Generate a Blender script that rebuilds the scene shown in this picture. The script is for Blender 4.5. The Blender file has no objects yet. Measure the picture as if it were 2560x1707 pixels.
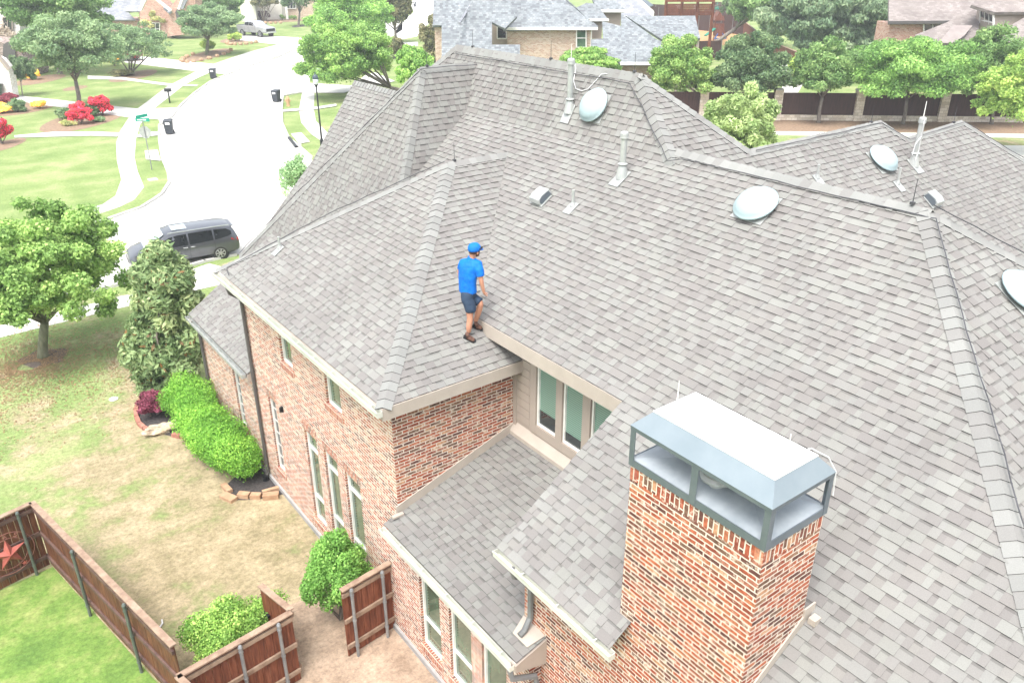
import bpy, math, random
import numpy as np
from mathutils import Vector, Matrix
R = math.radians
C = bpy.context.scene.collection
scene = bpy.context.scene
# ------------------------------------------------------------------ camera
CAMZ, FPX, PITCH, YAW = 12.423, 2043.6, 25.771, 53.079     # focal length in pixels of a 2560 px wide frame
cam = bpy.data.cameras.new('camera'); camo = bpy.data.objects.new('camera', cam); C.objects.link(camo)
cam.sensor_width = 36; cam.lens = 36 * FPX / 2560; cam.clip_start = 0.1; cam.clip_end = 2000
camo.location = (0, 0, CAMZ); camo.rotation_euler = (R(90 - PITCH), 0, R(YAW - 90))
scene.camera = camo
# ------------------------------------------------------------------ sky, sun, exposure
SUN_EL, SUN_AZ = 64, 214     # azimuth measured counter-clockwise from +X
w = bpy.data.worlds.new('World'); scene.world = w; w.use_nodes = True
nt = w.node_tree; bg = nt.nodes['Background']
sky = nt.nodes.new('ShaderNodeTexSky'); sky.sky_type = 'NISHITA'; sky.sun_disc = False
sky.sun_elevation = R(SUN_EL); sky.sun_rotation = R(90 - SUN_AZ); sky.air_density = 1.0; sky.dust_density = 4.0; sky.ozone_density = 1.0
hs = nt.nodes.new('ShaderNodeHueSaturation'); hs.inputs['Saturation'].default_value = 0.35
nt.links.new(sky.outputs[0], hs.inputs['Color']); nt.links.new(hs.outputs[0], bg.inputs[0]); bg.inputs[1].default_value = 0.15
sl = bpy.data.lights.new('sun', 'SUN'); sl.energy = 0.95; sl.angle = R(25); sl.color = (1.0, 0.965, 0.92)
so = bpy.data.objects.new('sun', sl); C.objects.link(so)
sd = Vector((math.cos(R(SUN_AZ)) * math.cos(R(SUN_EL)), math.sin(R(SUN_AZ)) * math.cos(R(SUN_EL)), math.sin(R(SUN_EL))))
so.rotation_euler = sd.to_track_quat('Z', 'Y').to_euler(); so.location = (0, 0, 60)
scene.view_settings.view_transform = 'Standard'; scene.view_settings.look = 'None'; scene.view_settings.gamma = 1
scene.view_settings.use_curve_mapping = False
scene.view_settings.exposure = 1.68
# ------------------------------------------------------------------ measuring helpers
th, ya = R(PITCH), R(YAW)
FW = np.array([math.cos(ya) * math.cos(th), math.sin(ya) * math.cos(th), -math.sin(th)])
RT = np.array([math.sin(ya), -math.cos(ya), 0.0]); UP = np.cross(RT, FW)
FH = np.array([math.cos(ya), math.sin(ya), 0.0]); CO = np.array([0, 0, CAMZ])
def ray(x, y): return FW * FPX + RT * (x - 1280) - UP * (y - 853.5)
def at(x, y, z=0.0):
    d = ray(x, y); p = CO + d * ((z - CAMZ) / d[2]); return (p[0], p[1], z)
def atd(x, y, D):
    d = ray(x, y); p = CO + d * (D / (d @ FH)); return tuple(p)
def hit(x, y, n, q):
    n = np.array(n, float); d = ray(x, y); t = (n @ (np.array(q, float) - CO)) / (n @ d); return tuple(CO + d * t)
def depth(p): return float(np.array(p)[:2] @ FH[:2])
# ------------------------------------------------------------------ material helpers
def mat(name, rough=0.8, spec=0.3, metal=0.0):
    m = bpy.data.materials.new(name); m.use_nodes = True; b = m.node_tree.nodes['Principled BSDF']
    b.inputs['Roughness'].default_value = rough; b.inputs['Specular IOR Level'].default_value = spec; b.inputs['Metallic'].default_value = metal
    return m, m.node_tree, b
def N(nt, t, **k):
    n = nt.nodes.new(t)
    for a, v in k.items():
        if a.startswith('i_'): n.inputs[a[2:].replace('_', ' ')].default_value = v
        else: setattr(n, a, v)
    return n
def ramp(nt, stops, interp='LINEAR'):
    r = nt.nodes.new('ShaderNodeValToRGB'); r.color_ramp.interpolation = interp
    while len(r.color_ramp.elements) < len(stops): r.color_ramp.elements.new(0.5)
    for e, (p, c) in zip(r.color_ramp.elements, stops): e.position = p; e.color = (*c, 1) if len(c) == 3 else c
    return r
def noisy(name, c1, c2, scale=3.0, rough=0.8, spec=0.3, metal=0.0, bump=0.0, detail=4, c3=None, stretch=None, coord='Object'):
    m, nt, b = mat(name, rough, spec, metal)
    tc = N(nt, 'ShaderNodeTexCoord'); mp = N(nt, 'ShaderNodeMapping')
    if stretch: mp.inputs['Scale'].default_value = stretch
    nt.links.new(tc.outputs[coord], mp.inputs[0])
    no = N(nt, 'ShaderNodeTexNoise'); no.inputs['Scale'].default_value = scale; no.inputs['Detail'].default_value = detail; no.inputs['Roughness'].default_value = 0.65
    nt.links.new(mp.outputs[0], no.inputs['Vector'])
    st = [(0.33, c1), (0.67, c2)] if c3 is None else [(0.3, c1), (0.5, c2), (0.7, c3)]
    r = ramp(nt, st); nt.links.new(no.outputs['Fac'], r.inputs[0]); nt.links.new(r.outputs[0], b.inputs['Base Color'])
    if bump:
        bp = N(nt, 'ShaderNodeBump'); bp.inputs['Strength'].default_value = bump; bp.inputs['Distance'].default_value = 0.02
        n2 = N(nt, 'ShaderNodeTexNoise'); n2.inputs['Scale'].default_value = scale * 6; n2.inputs['Detail'].default_value = 3
        nt.links.new(mp.outputs[0], n2.inputs['Vector']); nt.links.new(n2.outputs['Fac'], bp.inputs['Height']); nt.links.new(bp.outputs[0], b.inputs['Normal'])
    return m
def fine_noisy(*a, fs=11, lo=0.62, hi=1.38, **k):
    m = noisy(*a, **k); nt = m.node_tree; b = nt.nodes['Principled BSDF']; src = b.inputs['Base Color'].links[0].from_socket
    tc = N(nt, 'ShaderNodeTexCoord'); no = N(nt, 'ShaderNodeTexNoise'); no.inputs['Scale'].default_value = fs; no.inputs['Detail'].default_value = 8; no.inputs['Roughness'].default_value = 0.8; nt.links.new(tc.outputs['Object'], no.inputs['Vector'])
    r = ramp(nt, [(0.32, (lo,) * 3), (0.68, (hi,) * 3)]); nt.links.new(no.outputs['Fac'], r.inputs[0]); ml = N(nt, 'ShaderNodeMixRGB', blend_type='MULTIPLY'); ml.inputs[0].default_value = 1
    nt.links.new(src, ml.inputs[1]); nt.links.new(r.outputs[0], ml.inputs[2]); nt.links.new(ml.outputs[0], b.inputs['Base Color']); return m
def attr_mat(name, rough=0.9, spec=0.15, grain=0.0, gscale=60, translucent=0.0):
    m, nt, b = mat(name, rough, spec)
    a = N(nt, 'ShaderNodeAttribute'); a.attribute_name = 'Col'
    out = a.outputs['Color']
    if grain:
        tc = N(nt, 'ShaderNodeTexCoord'); no = N(nt, 'ShaderNodeTexNoise'); no.inputs['Scale'].default_value = gscale; no.inputs['Detail'].default_value = 2
        n2 = N(nt, 'ShaderNodeTexNoise'); n2.inputs['Scale'].default_value = 0.8; n2.inputs['Detail'].default_value = 3
        nt.links.new(tc.outputs['Object'], no.inputs['Vector']); nt.links.new(tc.outputs['Object'], n2.inputs['Vector'])
        ad = N(nt, 'ShaderNodeMath', operation='ADD'); nt.links.new(no.outputs['Fac'], ad.inputs[0]); nt.links.new(n2.outputs['Fac'], ad.inputs[1])
        mr = N(nt, 'ShaderNodeMapRange'); mr.inputs['From Min'].default_value = 0.6; mr.inputs['From Max'].default_value = 1.4
        mr.inputs['To Min'].default_value = 1 - grain; mr.inputs['To Max'].default_value = 1 + grain; nt.links.new(ad.outputs[0], mr.inputs['Value'])
        vm = N(nt, 'ShaderNodeVectorMath', operation='SCALE'); nt.links.new(out, vm.inputs[0]); nt.links.new(mr.outputs[0], vm.inputs['Scale']); out = vm.outputs[0]
    nt.links.new(out, b.inputs['Base Color'])
    if translucent:
        tr = N(nt, 'ShaderNodeBsdfTranslucent'); nt.links.new(out, tr.inputs[0]); mx = N(nt, 'ShaderNodeMixShader'); mx.inputs[0].default_value = translucent
        o = nt.nodes['Material Output']; nt.links.new(b.outputs[0], mx.inputs[1]); nt.links.new(tr.outputs[0], mx.inputs[2]); nt.links.new(mx.outputs[0], o.inputs[0])
    return m
def brick_mat(name, colours, mortar, bw=0.226, rh=0.0645, ms=0.0088, wash=0.0, washcol=(0.62, 0.5, 0.4), rot=False, bump=0.6, chroma=1.0):
    m, nt, b = mat(name, 0.9, 0.15)
    uv = N(nt, 'ShaderNodeTexCoord'); mp = N(nt, 'ShaderNodeMapping')
    if rot: mp.inputs['Rotation'].default_value = (0, 0, R(90))
    nt.links.new(uv.outputs['UV'], mp.inputs[0])
    # slightly ragged brick edges
    nz = N(nt, 'ShaderNodeTexNoise'); nz.inputs['Scale'].default_value = 16; nz.inputs['Detail'].default_value = 3; nt.links.new(mp.outputs[0], nz.inputs['Vector'])
    sb = N(nt, 'ShaderNodeVectorMath', operation='SUBTRACT'); sb.inputs[1].default_value = (0.5, 0.5, 0.5); nt.links.new(nz.outputs['Color'], sb.inputs[0])
    sc = N(nt, 'ShaderNodeVectorMath', operation='SCALE'); sc.inputs['Scale'].default_value = 0.016; nt.links.new(sb.outputs[0], sc.inputs[0])
    ad = N(nt, 'ShaderNodeVectorMath', operation='ADD'); nt.links.new(mp.outputs[0], ad.inputs[0]); nt.links.new(sc.outputs[0], ad.inputs[1])
    br = N(nt, 'ShaderNodeTexBrick'); br.offset = 0.5; br.squash = 1
    for k, v in (('Scale', 1.0), ('Mortar Size', ms), ('Mortar Smooth', 0.15), ('Bias', 0.0), ('Brick Width', bw), ('Row Height', rh)): br.inputs[k].default_value = v
    br.inputs['Color1'].default_value = (0, 0, 0, 1); br.inputs['Color2'].default_value = (1, 1, 1, 1); br.inputs['Mortar'].default_value = (0.5, 0.5, 0.5, 1)
    nt.links.new(ad.outputs[0], br.inputs['Vector'])
    n = len(colours); r = ramp(nt, [(i / n, c) for i, c in enumerate(colours)], 'CONSTANT'); nt.links.new(br.outputs['Color'], r.inputs[0])
    # mottling inside each brick
    n2 = N(nt, 'ShaderNodeTexNoise'); n2.inputs['Scale'].default_value = 22; n2.inputs['Detail'].default_value = 4; nt.links.new(mp.outputs[0], n2.inputs['Vector'])
    mr = N(nt, 'ShaderNodeMapRange'); mr.inputs['From Min'].default_value = 0.3; mr.inputs['From Max'].default_value = 0.7; mr.inputs['To Min'].default_value = 0.65; mr.inputs['To Max'].default_value = 1.4; nt.links.new(n2.outputs['Fac'], mr.inputs['Value'])
    vm = N(nt, 'ShaderNodeVectorMath', operation='SCALE'); nt.links.new(r.outputs[0], vm.inputs[0]); nt.links.new(mr.outputs[0], vm.inputs['Scale'])
    col = vm.outputs[0]
    if wash:   # lime smears left on the face of the bricks
        n3 = N(nt, 'ShaderNodeTexNoise'); n3.inputs['Scale'].default_value = 7.0; n3.inputs['Detail'].default_value = 8; n3.inputs['Roughness'].default_value = 0.78; nt.links.new(mp.outputs[0], n3.inputs['Vector'])
        r3 = ramp(nt, [(0.60 - wash * 0.2, (0, 0, 0)), (0.68 - wash * 0.2, (1, 1, 1))]); nt.links.new(n3.outputs['Fac'], r3.inputs[0])
        m3 = N(nt, 'ShaderNodeMath', operation='MULTIPLY'); m3.inputs[1].default_value = 0.8; nt.links.new(r3.outputs[0], m3.inputs[0])
        mx = N(nt, 'ShaderNodeMixRGB'); nt.links.new(m3.outputs[0], mx.inputs[0]); nt.links.new(col, mx.inputs[1]); mx.inputs[2].default_value = (*washcol, 1); col = mx.outputs[0]
    mm = N(nt, 'ShaderNodeMixRGB'); nt.links.new(br.outputs['Fac'], mm.inputs[0]); nt.links.new(col, mm.inputs[1]); mm.inputs[2].default_value = (*mortar, 1)
    nt.links.new(mm.outputs[0], b.inputs['Base Color'])
    iv = N(nt, 'ShaderNodeMath', operation='SUBTRACT'); iv.inputs[0].default_value = 1; nt.links.new(br.outputs['Fac'], iv.inputs[1])
    bp = N(nt, 'ShaderNodeBump'); bp.inputs['Strength'].default_value = bump; bp.inputs['Distance'].default_value = 0.01; nt.links.new(iv.outputs[0], bp.inputs['Height']); nt.links.new(bp.outputs[0], b.inputs['Normal'])
    return m
def shingle_mat(name, colours, bw=0.3, rh=0.16, dark=(0.06, 0.06, 0.07)):
    m, nt, b = mat(name, 0.92, 0.12)
    uv = N(nt, 'ShaderNodeTexCoord'); br = N(nt, 'ShaderNodeTexBrick'); br.offset = 0.37; br.offset_frequency = 2
    for k, v in (('Scale', 1.0), ('Mortar Size', 0.011), ('Mortar Smooth', 0.3), ('Bias', 0.0), ('Brick Width', bw), ('Row Height', rh)): br.inputs[k].default_value = v
    br.inputs['Color1'].default_value = (0, 0, 0, 1); br.inputs['Color2'].default_value = (1, 1, 1, 1)
    nt.links.new(uv.outputs['UV'], br.inputs['Vector'])
    n = len(colours); r = ramp(nt, [(i / n, c) for i, c in enumerate(colours)], 'CONSTANT'); nt.links.new(br.outputs['Color'], r.inputs[0])
    no = N(nt, 'ShaderNodeTexNoise'); no.inputs['Scale'].default_value = 0.5; no.inputs['Detail'].default_value = 5; nt.links.new(uv.outputs['UV'], no.inputs['Vector'])
    mr = N(nt, 'ShaderNodeMapRange'); mr.inputs['From Min'].default_value = 0.3; mr.inputs['From Max'].default_value = 0.7; mr.inputs['To Min'].default_value = 0.85; mr.inputs['To Max'].default_value = 1.15; nt.links.new(no.outputs['Fac'], mr.inputs['Value'])
    vm = N(nt, 'ShaderNodeVectorMath', operation='SCALE'); nt.links.new(r.outputs[0], vm.inputs[0]); nt.links.new(mr.outputs[0], vm.inputs['Scale'])
    mm = N(nt, 'ShaderNodeMixRGB'); nt.links.new(br.outputs['Fac'], mm.inputs[0]); nt.links.new(vm.outputs[0], mm.inputs[1]); mm.inputs[2].default_value = (*dark, 1)
    nt.links.new(mm.outputs[0], b.inputs['Base Color']); return m

BR = [(.31, .085, .048), (.22, .062, .040), (.35, .13, .07), (.11, .050, .042), (.33, .095, .052), (.22, .115, .072), (.34, .105, .058), (.16, .068, .052), (.40, .22, .13), (.27, .07, .042), (.15, .085, .06), (.30, .12, .08), (.37, .115, .06), (.20, .075, .05)]
MT = (0.60, 0.54, 0.46)
M = {}
M['brick'] = brick_mat('antique red brick', BR, MT, wash=0.34)
M['brick_pale'] = brick_mat('lime washed red brick', [tuple(min(1, c * 1.12) for c in x) for x in BR[:8]] + [(.50, .36, .26), (.30, .09, .055), (.44, .26, .17), (.34, .12, .075)], (.66, .61, .53), wash=0.5, ms=0.0105)
M['soldier'] = brick_mat('standing soldier brick', BR, MT, wash=0.25, rot=True, bw=0.213, rh=0.068)
M['sillbrick'] = brick_mat('rowlock sill brick', [(0.36, 0.13, 0.08), (0.30, 0.10, 0.07), (0.42, 0.18, 0.11), (0.28, 0.08, 0.05)], (0.55, 0.46, 0.38), wash=0.2, rot=True, bw=0.3, rh=0.077)
M['shingle'] = attr_mat('asphalt shingle', 0.95, 0.08, grain=0.13, gscale=90)
M['trim'] = noisy('cream painted trim', (0.36, 0.315, 0.27), (0.41, 0.36, 0.31), 2, 0.6)
M['siding'] = noisy('beige siding paint', (0.32, 0.27, 0.23), (0.36, 0.305, 0.26), 1.2, 0.65)
M['white'] = noisy('white metal paint', (0.62, 0.62, 0.58), (0.78, 0.77, 0.72), 3, 0.45)
M['gutter'] = noisy('chalky white gutter', (0.42, 0.44, 0.38), (0.56, 0.55, 0.49), 2, 0.45)
M['vent_blue'] = noisy('pale blue grey vent metal', (0.29, 0.375, 0.395), (0.33, 0.415, 0.43), 1.5, 0.65, 0.25)
M['grey_metal'] = noisy('grey galvanised steel', (0.115, 0.14, 0.16), (0.15, 0.175, 0.20), 3, 0.4, 0.5, 0.35)
M['pale_metal'] = noisy('weathered pale steel', (0.30, 0.32, 0.31), (0.42, 0.43, 0.41), 4, 0.4, 0.5, 0.2)
M['top_metal'] = noisy('near white cap steel', (0.72, 0.72, 0.70), (0.82, 0.82, 0.80), 2, 0.4, 0.4)  # near white tone for the flat cap top, paler than the hood
M['dark_down'] = noisy('grey brown downspout', (0.075, 0.07, 0.068), (0.10, 0.095, 0.09), 3, 0.5)
M['grey_down'] = noisy('grey downspout', (0.13, 0.135, 0.135), (0.17, 0.175, 0.175), 3, 0.45)
M['black'] = noisy('black paint', (0.012, 0.014, 0.015), (0.02, 0.022, 0.024), 3, 0.45)
M['cable'] = noisy('weathered cable', (0.05, 0.05, 0.055), (0.09, 0.09, 0.095), 5, 0.5)
M['cable_white'] = noisy('white bonded cable', (0.5, 0.5, 0.5), (0.6, 0.6, 0.6), 5, 0.5)
M['bin'] = noisy('charcoal bin plastic', (0.035, 0.04, 0.048), (0.05, 0.056, 0.065), 2, 0.5)
M['label'] = noisy('white label', (0.7, 0.72, 0.75), (0.8, 0.8, 0.8), 3, 0.5)
M['concrete'] = noisy('pale concrete', (0.50, 0.49, 0.45), (0.60, 0.59, 0.55), 0.7, 0.85, detail=8)
M['kerb'] = noisy('kerb concrete', (0.42, 0.41, 0.38), (0.56, 0.55, 0.52), 1.2, 0.85, detail=8)
M['foundation'] = noisy('slab concrete', (0.26, 0.26, 0.26), (0.36, 0.35, 0.34), 2, 0.85)
M['wood'] = noisy('stained cedar', (0.055, 0.022, 0.013), (0.12, 0.048, 0.026), 3, 0.65, stretch=(6, 6, 0.7), c3=(0.19, 0.08, 0.04))
M['wood_new'] = noisy('reddish stained cedar', (0.07, 0.022, 0.012), (0.15, 0.047, 0.024), 3, 0.6, stretch=(7, 7, 0.7), c3=(0.23, 0.085, 0.045))
M['wood_cap'] = noisy('weathered cap board', (0.20, 0.13, 0.09), (0.34, 0.25, 0.18), 5, 0.7)
M['rail'] = noisy('fence rail', (0.075, 0.045, 0.04), (0.15, 0.09, 0.07), 5, 0.7)
M['farfence'] = noisy('dark brown fence stain', (0.035, 0.018, 0.014), (0.07, 0.035, 0.027), 2, 0.75, stretch=(5, 5, 0.5))
M['post_green'] = noisy('galvanised post', (0.10, 0.12, 0.105), (0.17, 0.185, 0.165), 3, 0.45, 0.5, 0.4)
M['post_grey'] = noisy('grey galvanised post', (0.2, 0.21, 0.215), (0.29, 0.30, 0.30), 3, 0.4, 0.5, 0.4)
M['star'] = noisy('rusty red star metal', (0.30, 0.07, 0.055), (0.42, 0.13, 0.10), 4, 0.6)
M['star_ring'] = noisy('rusty ring', (0.20, 0.08, 0.06), (0.30, 0.13, 0.10), 6, 0.6)
M['bark'] = noisy('grey bark', (0.10, 0.085, 0.07), (0.24, 0.21, 0.18), 9, 0.9, bump=0.5, stretch=(1, 1, 0.3))
M['bark_green'] = noisy('mossy bark', (0.10, 0.11, 0.06), (0.22, 0.22, 0.15), 9, 0.9, bump=0.5, stretch=(1, 1, 0.3))
M['bark_pale'] = noisy('pale smooth bark', (0.30, 0.26, 0.22), (0.42, 0.38, 0.33), 9, 0.85)
M['leaf'] = attr_mat('leaves', 0.6, 0.25, translucent=0.35)
M['petal'] = attr_mat('petals', 0.7, 0.2, translucent=0.25)
M['mulch'] = noisy('dark bark mulch', (0.035, 0.032, 0.032), (0.10, 0.09, 0.088), 18, 0.95, bump=0.9, detail=8)
M['mulch_brown'] = noisy('brown mulch', (0.17, 0.115, 0.075), (0.31, 0.22, 0.15), 5, 0.95, bump=0.6, detail=10)
M['soil'] = fine_noisy('bare soil', (0.24, 0.175, 0.125), (0.42, 0.32, 0.235), 1.6, 0.95, bump=0.5, detail=12)
M['stone_edge'] = noisy('buff edging stone', (0.33, 0.20, 0.12), (0.45, 0.31, 0.20), 4, 0.9, bump=0.5)
M['brick_edge'] = noisy('terracotta edging', (0.28, 0.12, 0.085), (0.38, 0.19, 0.14), 5, 0.9, bump=0.3)
M['rock'] = noisy('tan limestone rock', (0.22, 0.15, 0.10), (0.50, 0.42, 0.32), 2.2, 0.9, bump=0.8, c3=(0.40, 0.27, 0.16))
M['glass_green'] = None
def glass_mat(name, c1, c2, rough=0.05, scale=1.2):
    m = noisy(name, c1, c2, scale, rough, 0.7); b = m.node_tree.nodes['Principled BSDF']; b.inputs['Coat Weight'].default_value = 0.6; b.inputs['Coat Roughness'].default_value = 0.03
    return m
M['glass'] = glass_mat('green tinted glass', (0.035, 0.075, 0.05), (0.10, 0.17, 0.11))
M['glass_dark'] = glass_mat('dark glass', (0.012, 0.018, 0.02), (0.03, 0.04, 0.042))
M['glass_car'] = noisy('tinted car glass', (0.004, 0.006, 0.006), (0.009, 0.011, 0.011), 1.2, 0.25, 0.25)
M['glass_sky'] = glass_mat('windscreen', (0.30, 0.38, 0.40), (0.40, 0.47, 0.48))
def blind_mat():
    m, nt, b = mat('window blinds behind tinted glass', 0.35, 0.5)
    tc = N(nt, 'ShaderNodeTexCoord'); wv = N(nt, 'ShaderNodeTexWave'); wv.wave_type = 'BANDS'; wv.bands_direction = 'Y'
    wv.inputs['Scale'].default_value = 7.5; wv.inputs['Distortion'].default_value = 0.3; nt.links.new(tc.outputs['UV'], wv.inputs['Vector'])
    r = ramp(nt, [(0.15, (0.085, 0.15, 0.12)), (0.6, (0.21, 0.34, 0.27))]); nt.links.new(wv.outputs['Fac'], r.inputs[0]); nt.links.new(r.outputs[0], b.inputs['Base Color'])
    b.inputs['Coat Weight'].default_value = 0.5
    return m
M['blind'] = blind_mat()
# ------------------------------------------------------------------ mesh helpers
class MB:
    def __init__(s): s.v = []; s.f = []; s.c = []; s.mi = []
    def poly(s, pts, col=None, mi=0):
        i = len(s.v); s.v += [tuple(float(a) for a in p) for p in pts]; s.f.append(tuple(range(i, i + len(pts)))); s.c.append(col); s.mi.append(mi)
    def box(s, a, b, mi=0, col=None):
        x0, y0, z0 = a; x1, y1, z1 = b
        p = [(x0, y0, z0), (x1, y0, z0), (x1, y1, z0), (x0, y1, z0), (x0, y0, z1), (x1, y0, z1), (x1, y1, z1), (x0, y1, z1)]
        s.hexa(p, mi, col)
    def hexa(s, p, mi=0, col=None):
        for q in ((3, 2, 1, 0), (4, 5, 6, 7), (0, 1, 5, 4), (1, 2, 6, 5), (2, 3, 7, 6), (3, 0, 4, 7)): s.poly([p[k] for k in q], col, mi)
    def bar(s, a, b, wx, h, up=(0, 0, 1), mi=0, col=None):
        a = Vector(a); b = Vector(b); d = (b - a).normalized(); u = Vector(up); r = d.cross(u).normalized(); u = r.cross(d)
        p = []
        for e in (a, b):
            p += [e - r * wx / 2 - u * h / 2, e + r * wx / 2 - u * h / 2, e + r * wx / 2 + u * h / 2, e - r * wx / 2 + u * h / 2]
        s.hexa([p[0], p[1], p[2], p[3], p[4], p[5], p[6], p[7]], mi, col)
    def tube(s, pts, rad, n=8, caps=True, mi=0, col=None):
        pts = [Vector(p) for p in pts]
        if not isinstance(rad, (list, tuple)): rad = [rad] * len(pts)
        rings = []; prev = None
        for i, p in enumerate(pts):
            d = (pts[min(i + 1, len(pts) - 1)] - pts[max(i - 1, 0)]).normalized()
            if prev is None: r = d.orthogonal().normalized()
            else:
                r = prev - d * prev.dot(d)
                r = r.normalized() if r.length > 1e-5 else d.orthogonal().normalized()
            prev = r; q = d.cross(r)
            base = len(s.v)
            for k in range(n):
                a = 2 * math.pi * k / n; s.v.append(tuple(p + (r * math.cos(a) + q * math.sin(a)) * rad[i]))
            rings.append(base)
        for a, b in zip(rings, rings[1:]):
            for k in range(n):
                s.f.append((a + k, a + (k + 1) % n, b + (k + 1) % n, b + k)); s.c.append(col); s.mi.append(mi)
        if caps:
            s.f.append(tuple(rings[0] + k for k in reversed(range(n)))); s.c.append(col); s.mi.append(mi)
            s.f.append(tuple(rings[-1] + k for k in range(n))); s.c.append(col); s.mi.append(mi)
    def lathe(s, c, prof, n=24, axis=(0, 0, 1), mi=0, sx=1, sy=1):
        ax = Vector(axis).normalized(); r = ax.orthogonal().normalized(); q = ax.cross(r); c = Vector(c); rings = []
        for (rr, h) in prof:
            b = len(s.v); rings.append(b)
            for k in range(n):
                a = 2 * math.pi * k / n; s.v.append(tuple(c + ax * h + (r * math.cos(a) * sx + q * math.sin(a) * sy) * rr))
        for a, b in zip(rings, rings[1:]):
            for k in range(n): s.f.append((a + k, a + (k + 1) % n, b + (k + 1) % n, b + k)); s.c.append(None); s.mi.append(mi)
        s.f.append(tuple(rings[0] + k for k in reversed(range(n)))); s.c.append(None); s.mi.append(mi)
        s.f.append(tuple(rings[-1] + k for k in range(n))); s.c.append(None); s.mi.append(mi)
    def prism(s, pts, dvec, mi=0, col=None):
        d = Vector(dvec); a = [Vector(p) for p in pts]; b = [p + d for p in a]
        s.poly(list(reversed(a)), col, mi); s.poly(b, col, mi)
        for i in range(len(a)): j = (i + 1) % len(a); s.poly([a[i], a[j], b[j], b[i]], col, mi)
    def build(s, name, m, parent=None, smooth=False, kind=None, world=True):
        rt = parent
        while rt is not None and rt.parent is not None: rt = rt.parent
        off = Vector(rt['_w']) if (rt is not None and world and '_w' in rt) else Vector((0, 0, 0))
        me = bpy.data.meshes.new(name); V = np.array(s.v, np.float64)
        me.from_pydata((V - np.array(off)).tolist(), [], s.f)
        for x in (m if isinstance(m, (list, tuple)) else [m]): me.materials.append(x)
        me.polygons.foreach_set('material_index', s.mi)
        uvl = me.uv_layers.new(name='UVMap'); uv = np.zeros((len(me.loops), 2)); k = 0
        for f in s.f:
            P = V[list(f)]
            n = np.zeros(3)
            for i in range(len(f)):
                a = P[i]; b = P[(i + 1) % len(f)]; n += np.cross(a, b)
            L = np.linalg.norm(n); n = n / L if L > 1e-12 else np.array([0, 0, 1.0])
            if abs(n[2]) > 0.9995: u = np.array([1.0, 0, 0]); v = np.array([0, 1.0, 0])
            else: u = np.cross([0, 0, 1.0], n); u /= np.linalg.norm(u); v = np.cross(n, u)
            if u[0] + u[1] * 0.7 < 0: u = -u
            uv[k:k + len(f), 0] = P @ u; uv[k:k + len(f), 1] = P @ v; k += len(f)
        uvl.data.foreach_set('uv', uv.ravel())
        if any(c is not None for c in s.c):
            ca = me.color_attributes.new('Col', 'FLOAT_COLOR', 'CORNER'); arr = np.ones((len(me.loops), 4)); k = 0
            for f, c in zip(s.f, s.c):
                if c is not None: arr[k:k + len(f), :3] = c
                k += len(f)
            ca.data.foreach_set('color', arr.ravel())
        if smooth: me.polygons.foreach_set('use_smooth', [True] * len(me.polygons))
        me.update(); o = bpy.data.objects.new(name, me); C.objects.link(o)
        if parent is not None: o.parent = parent
        if kind: o['kind'] = kind
        return o
def tag(o, label, cat, group=None):
    o['label'] = label; o['category'] = cat
    if group: o['group'] = group
    return o
def thing(name, label, cat, loc=(0, 0, 0), rz=0.0, group=None, scale=1.0):
    o = bpy.data.objects.new(name, None); C.objects.link(o); o.location = loc; o.rotation_euler = (0, 0, rz); o.scale = (scale,) * 3
    o['_w'] = tuple(float(a) for a in loc); o.empty_display_size = 0.3
    return tag(o, label, cat, group)
def copy_tree(o, parent=None):
    c = o.copy(); C.objects.link(c)
    if parent is not None: c.parent = parent; c.matrix_parent_inverse = o.matrix_parent_inverse
    for ch in list(o.children): copy_tree(ch, c)
    return c
def clip(poly, a, b, c):      # keep a*u+b*v<=c
    out = []
    for i in range(len(poly)):
        p, q = poly[i], poly[(i + 1) % len(poly)]; dp = a * p[0] + b * p[1] - c; dq = a * q[0] + b * q[1] - c
        if dp <= 0: out.append(p)
        if (dp < 0 < dq) or (dq < 0 < dp): t = dp / (dp - dq); out.append((p[0] + (q[0] - p[0]) * t, p[1] + (q[1] - p[1]) * t))
    return out
SH = [(0.213, 0.213, 0.197), (0.206, 0.203, 0.191), (0.198, 0.192, 0.182), (0.19, 0.182, 0.173), (0.18, 0.171, 0.163), (0.219, 0.22, 0.204), (0.192, 0.183, 0.173), (0.201, 0.194, 0.181), (0.21, 0.209, 0.197)]
SHD = [tuple(c * 0.80 for c in x) for x in SH]
def inside(poly, x, y):
    r = False
    for i in range(len(poly)):
        (x0, y0), (x1, y1) = poly[i], poly[(i + 1) % len(poly)]
        if (y0 > y) != (y1 > y) and x < (x1 - x0) * (y - y0) / (y1 - y0) + x0: r = not r
    return r
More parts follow.
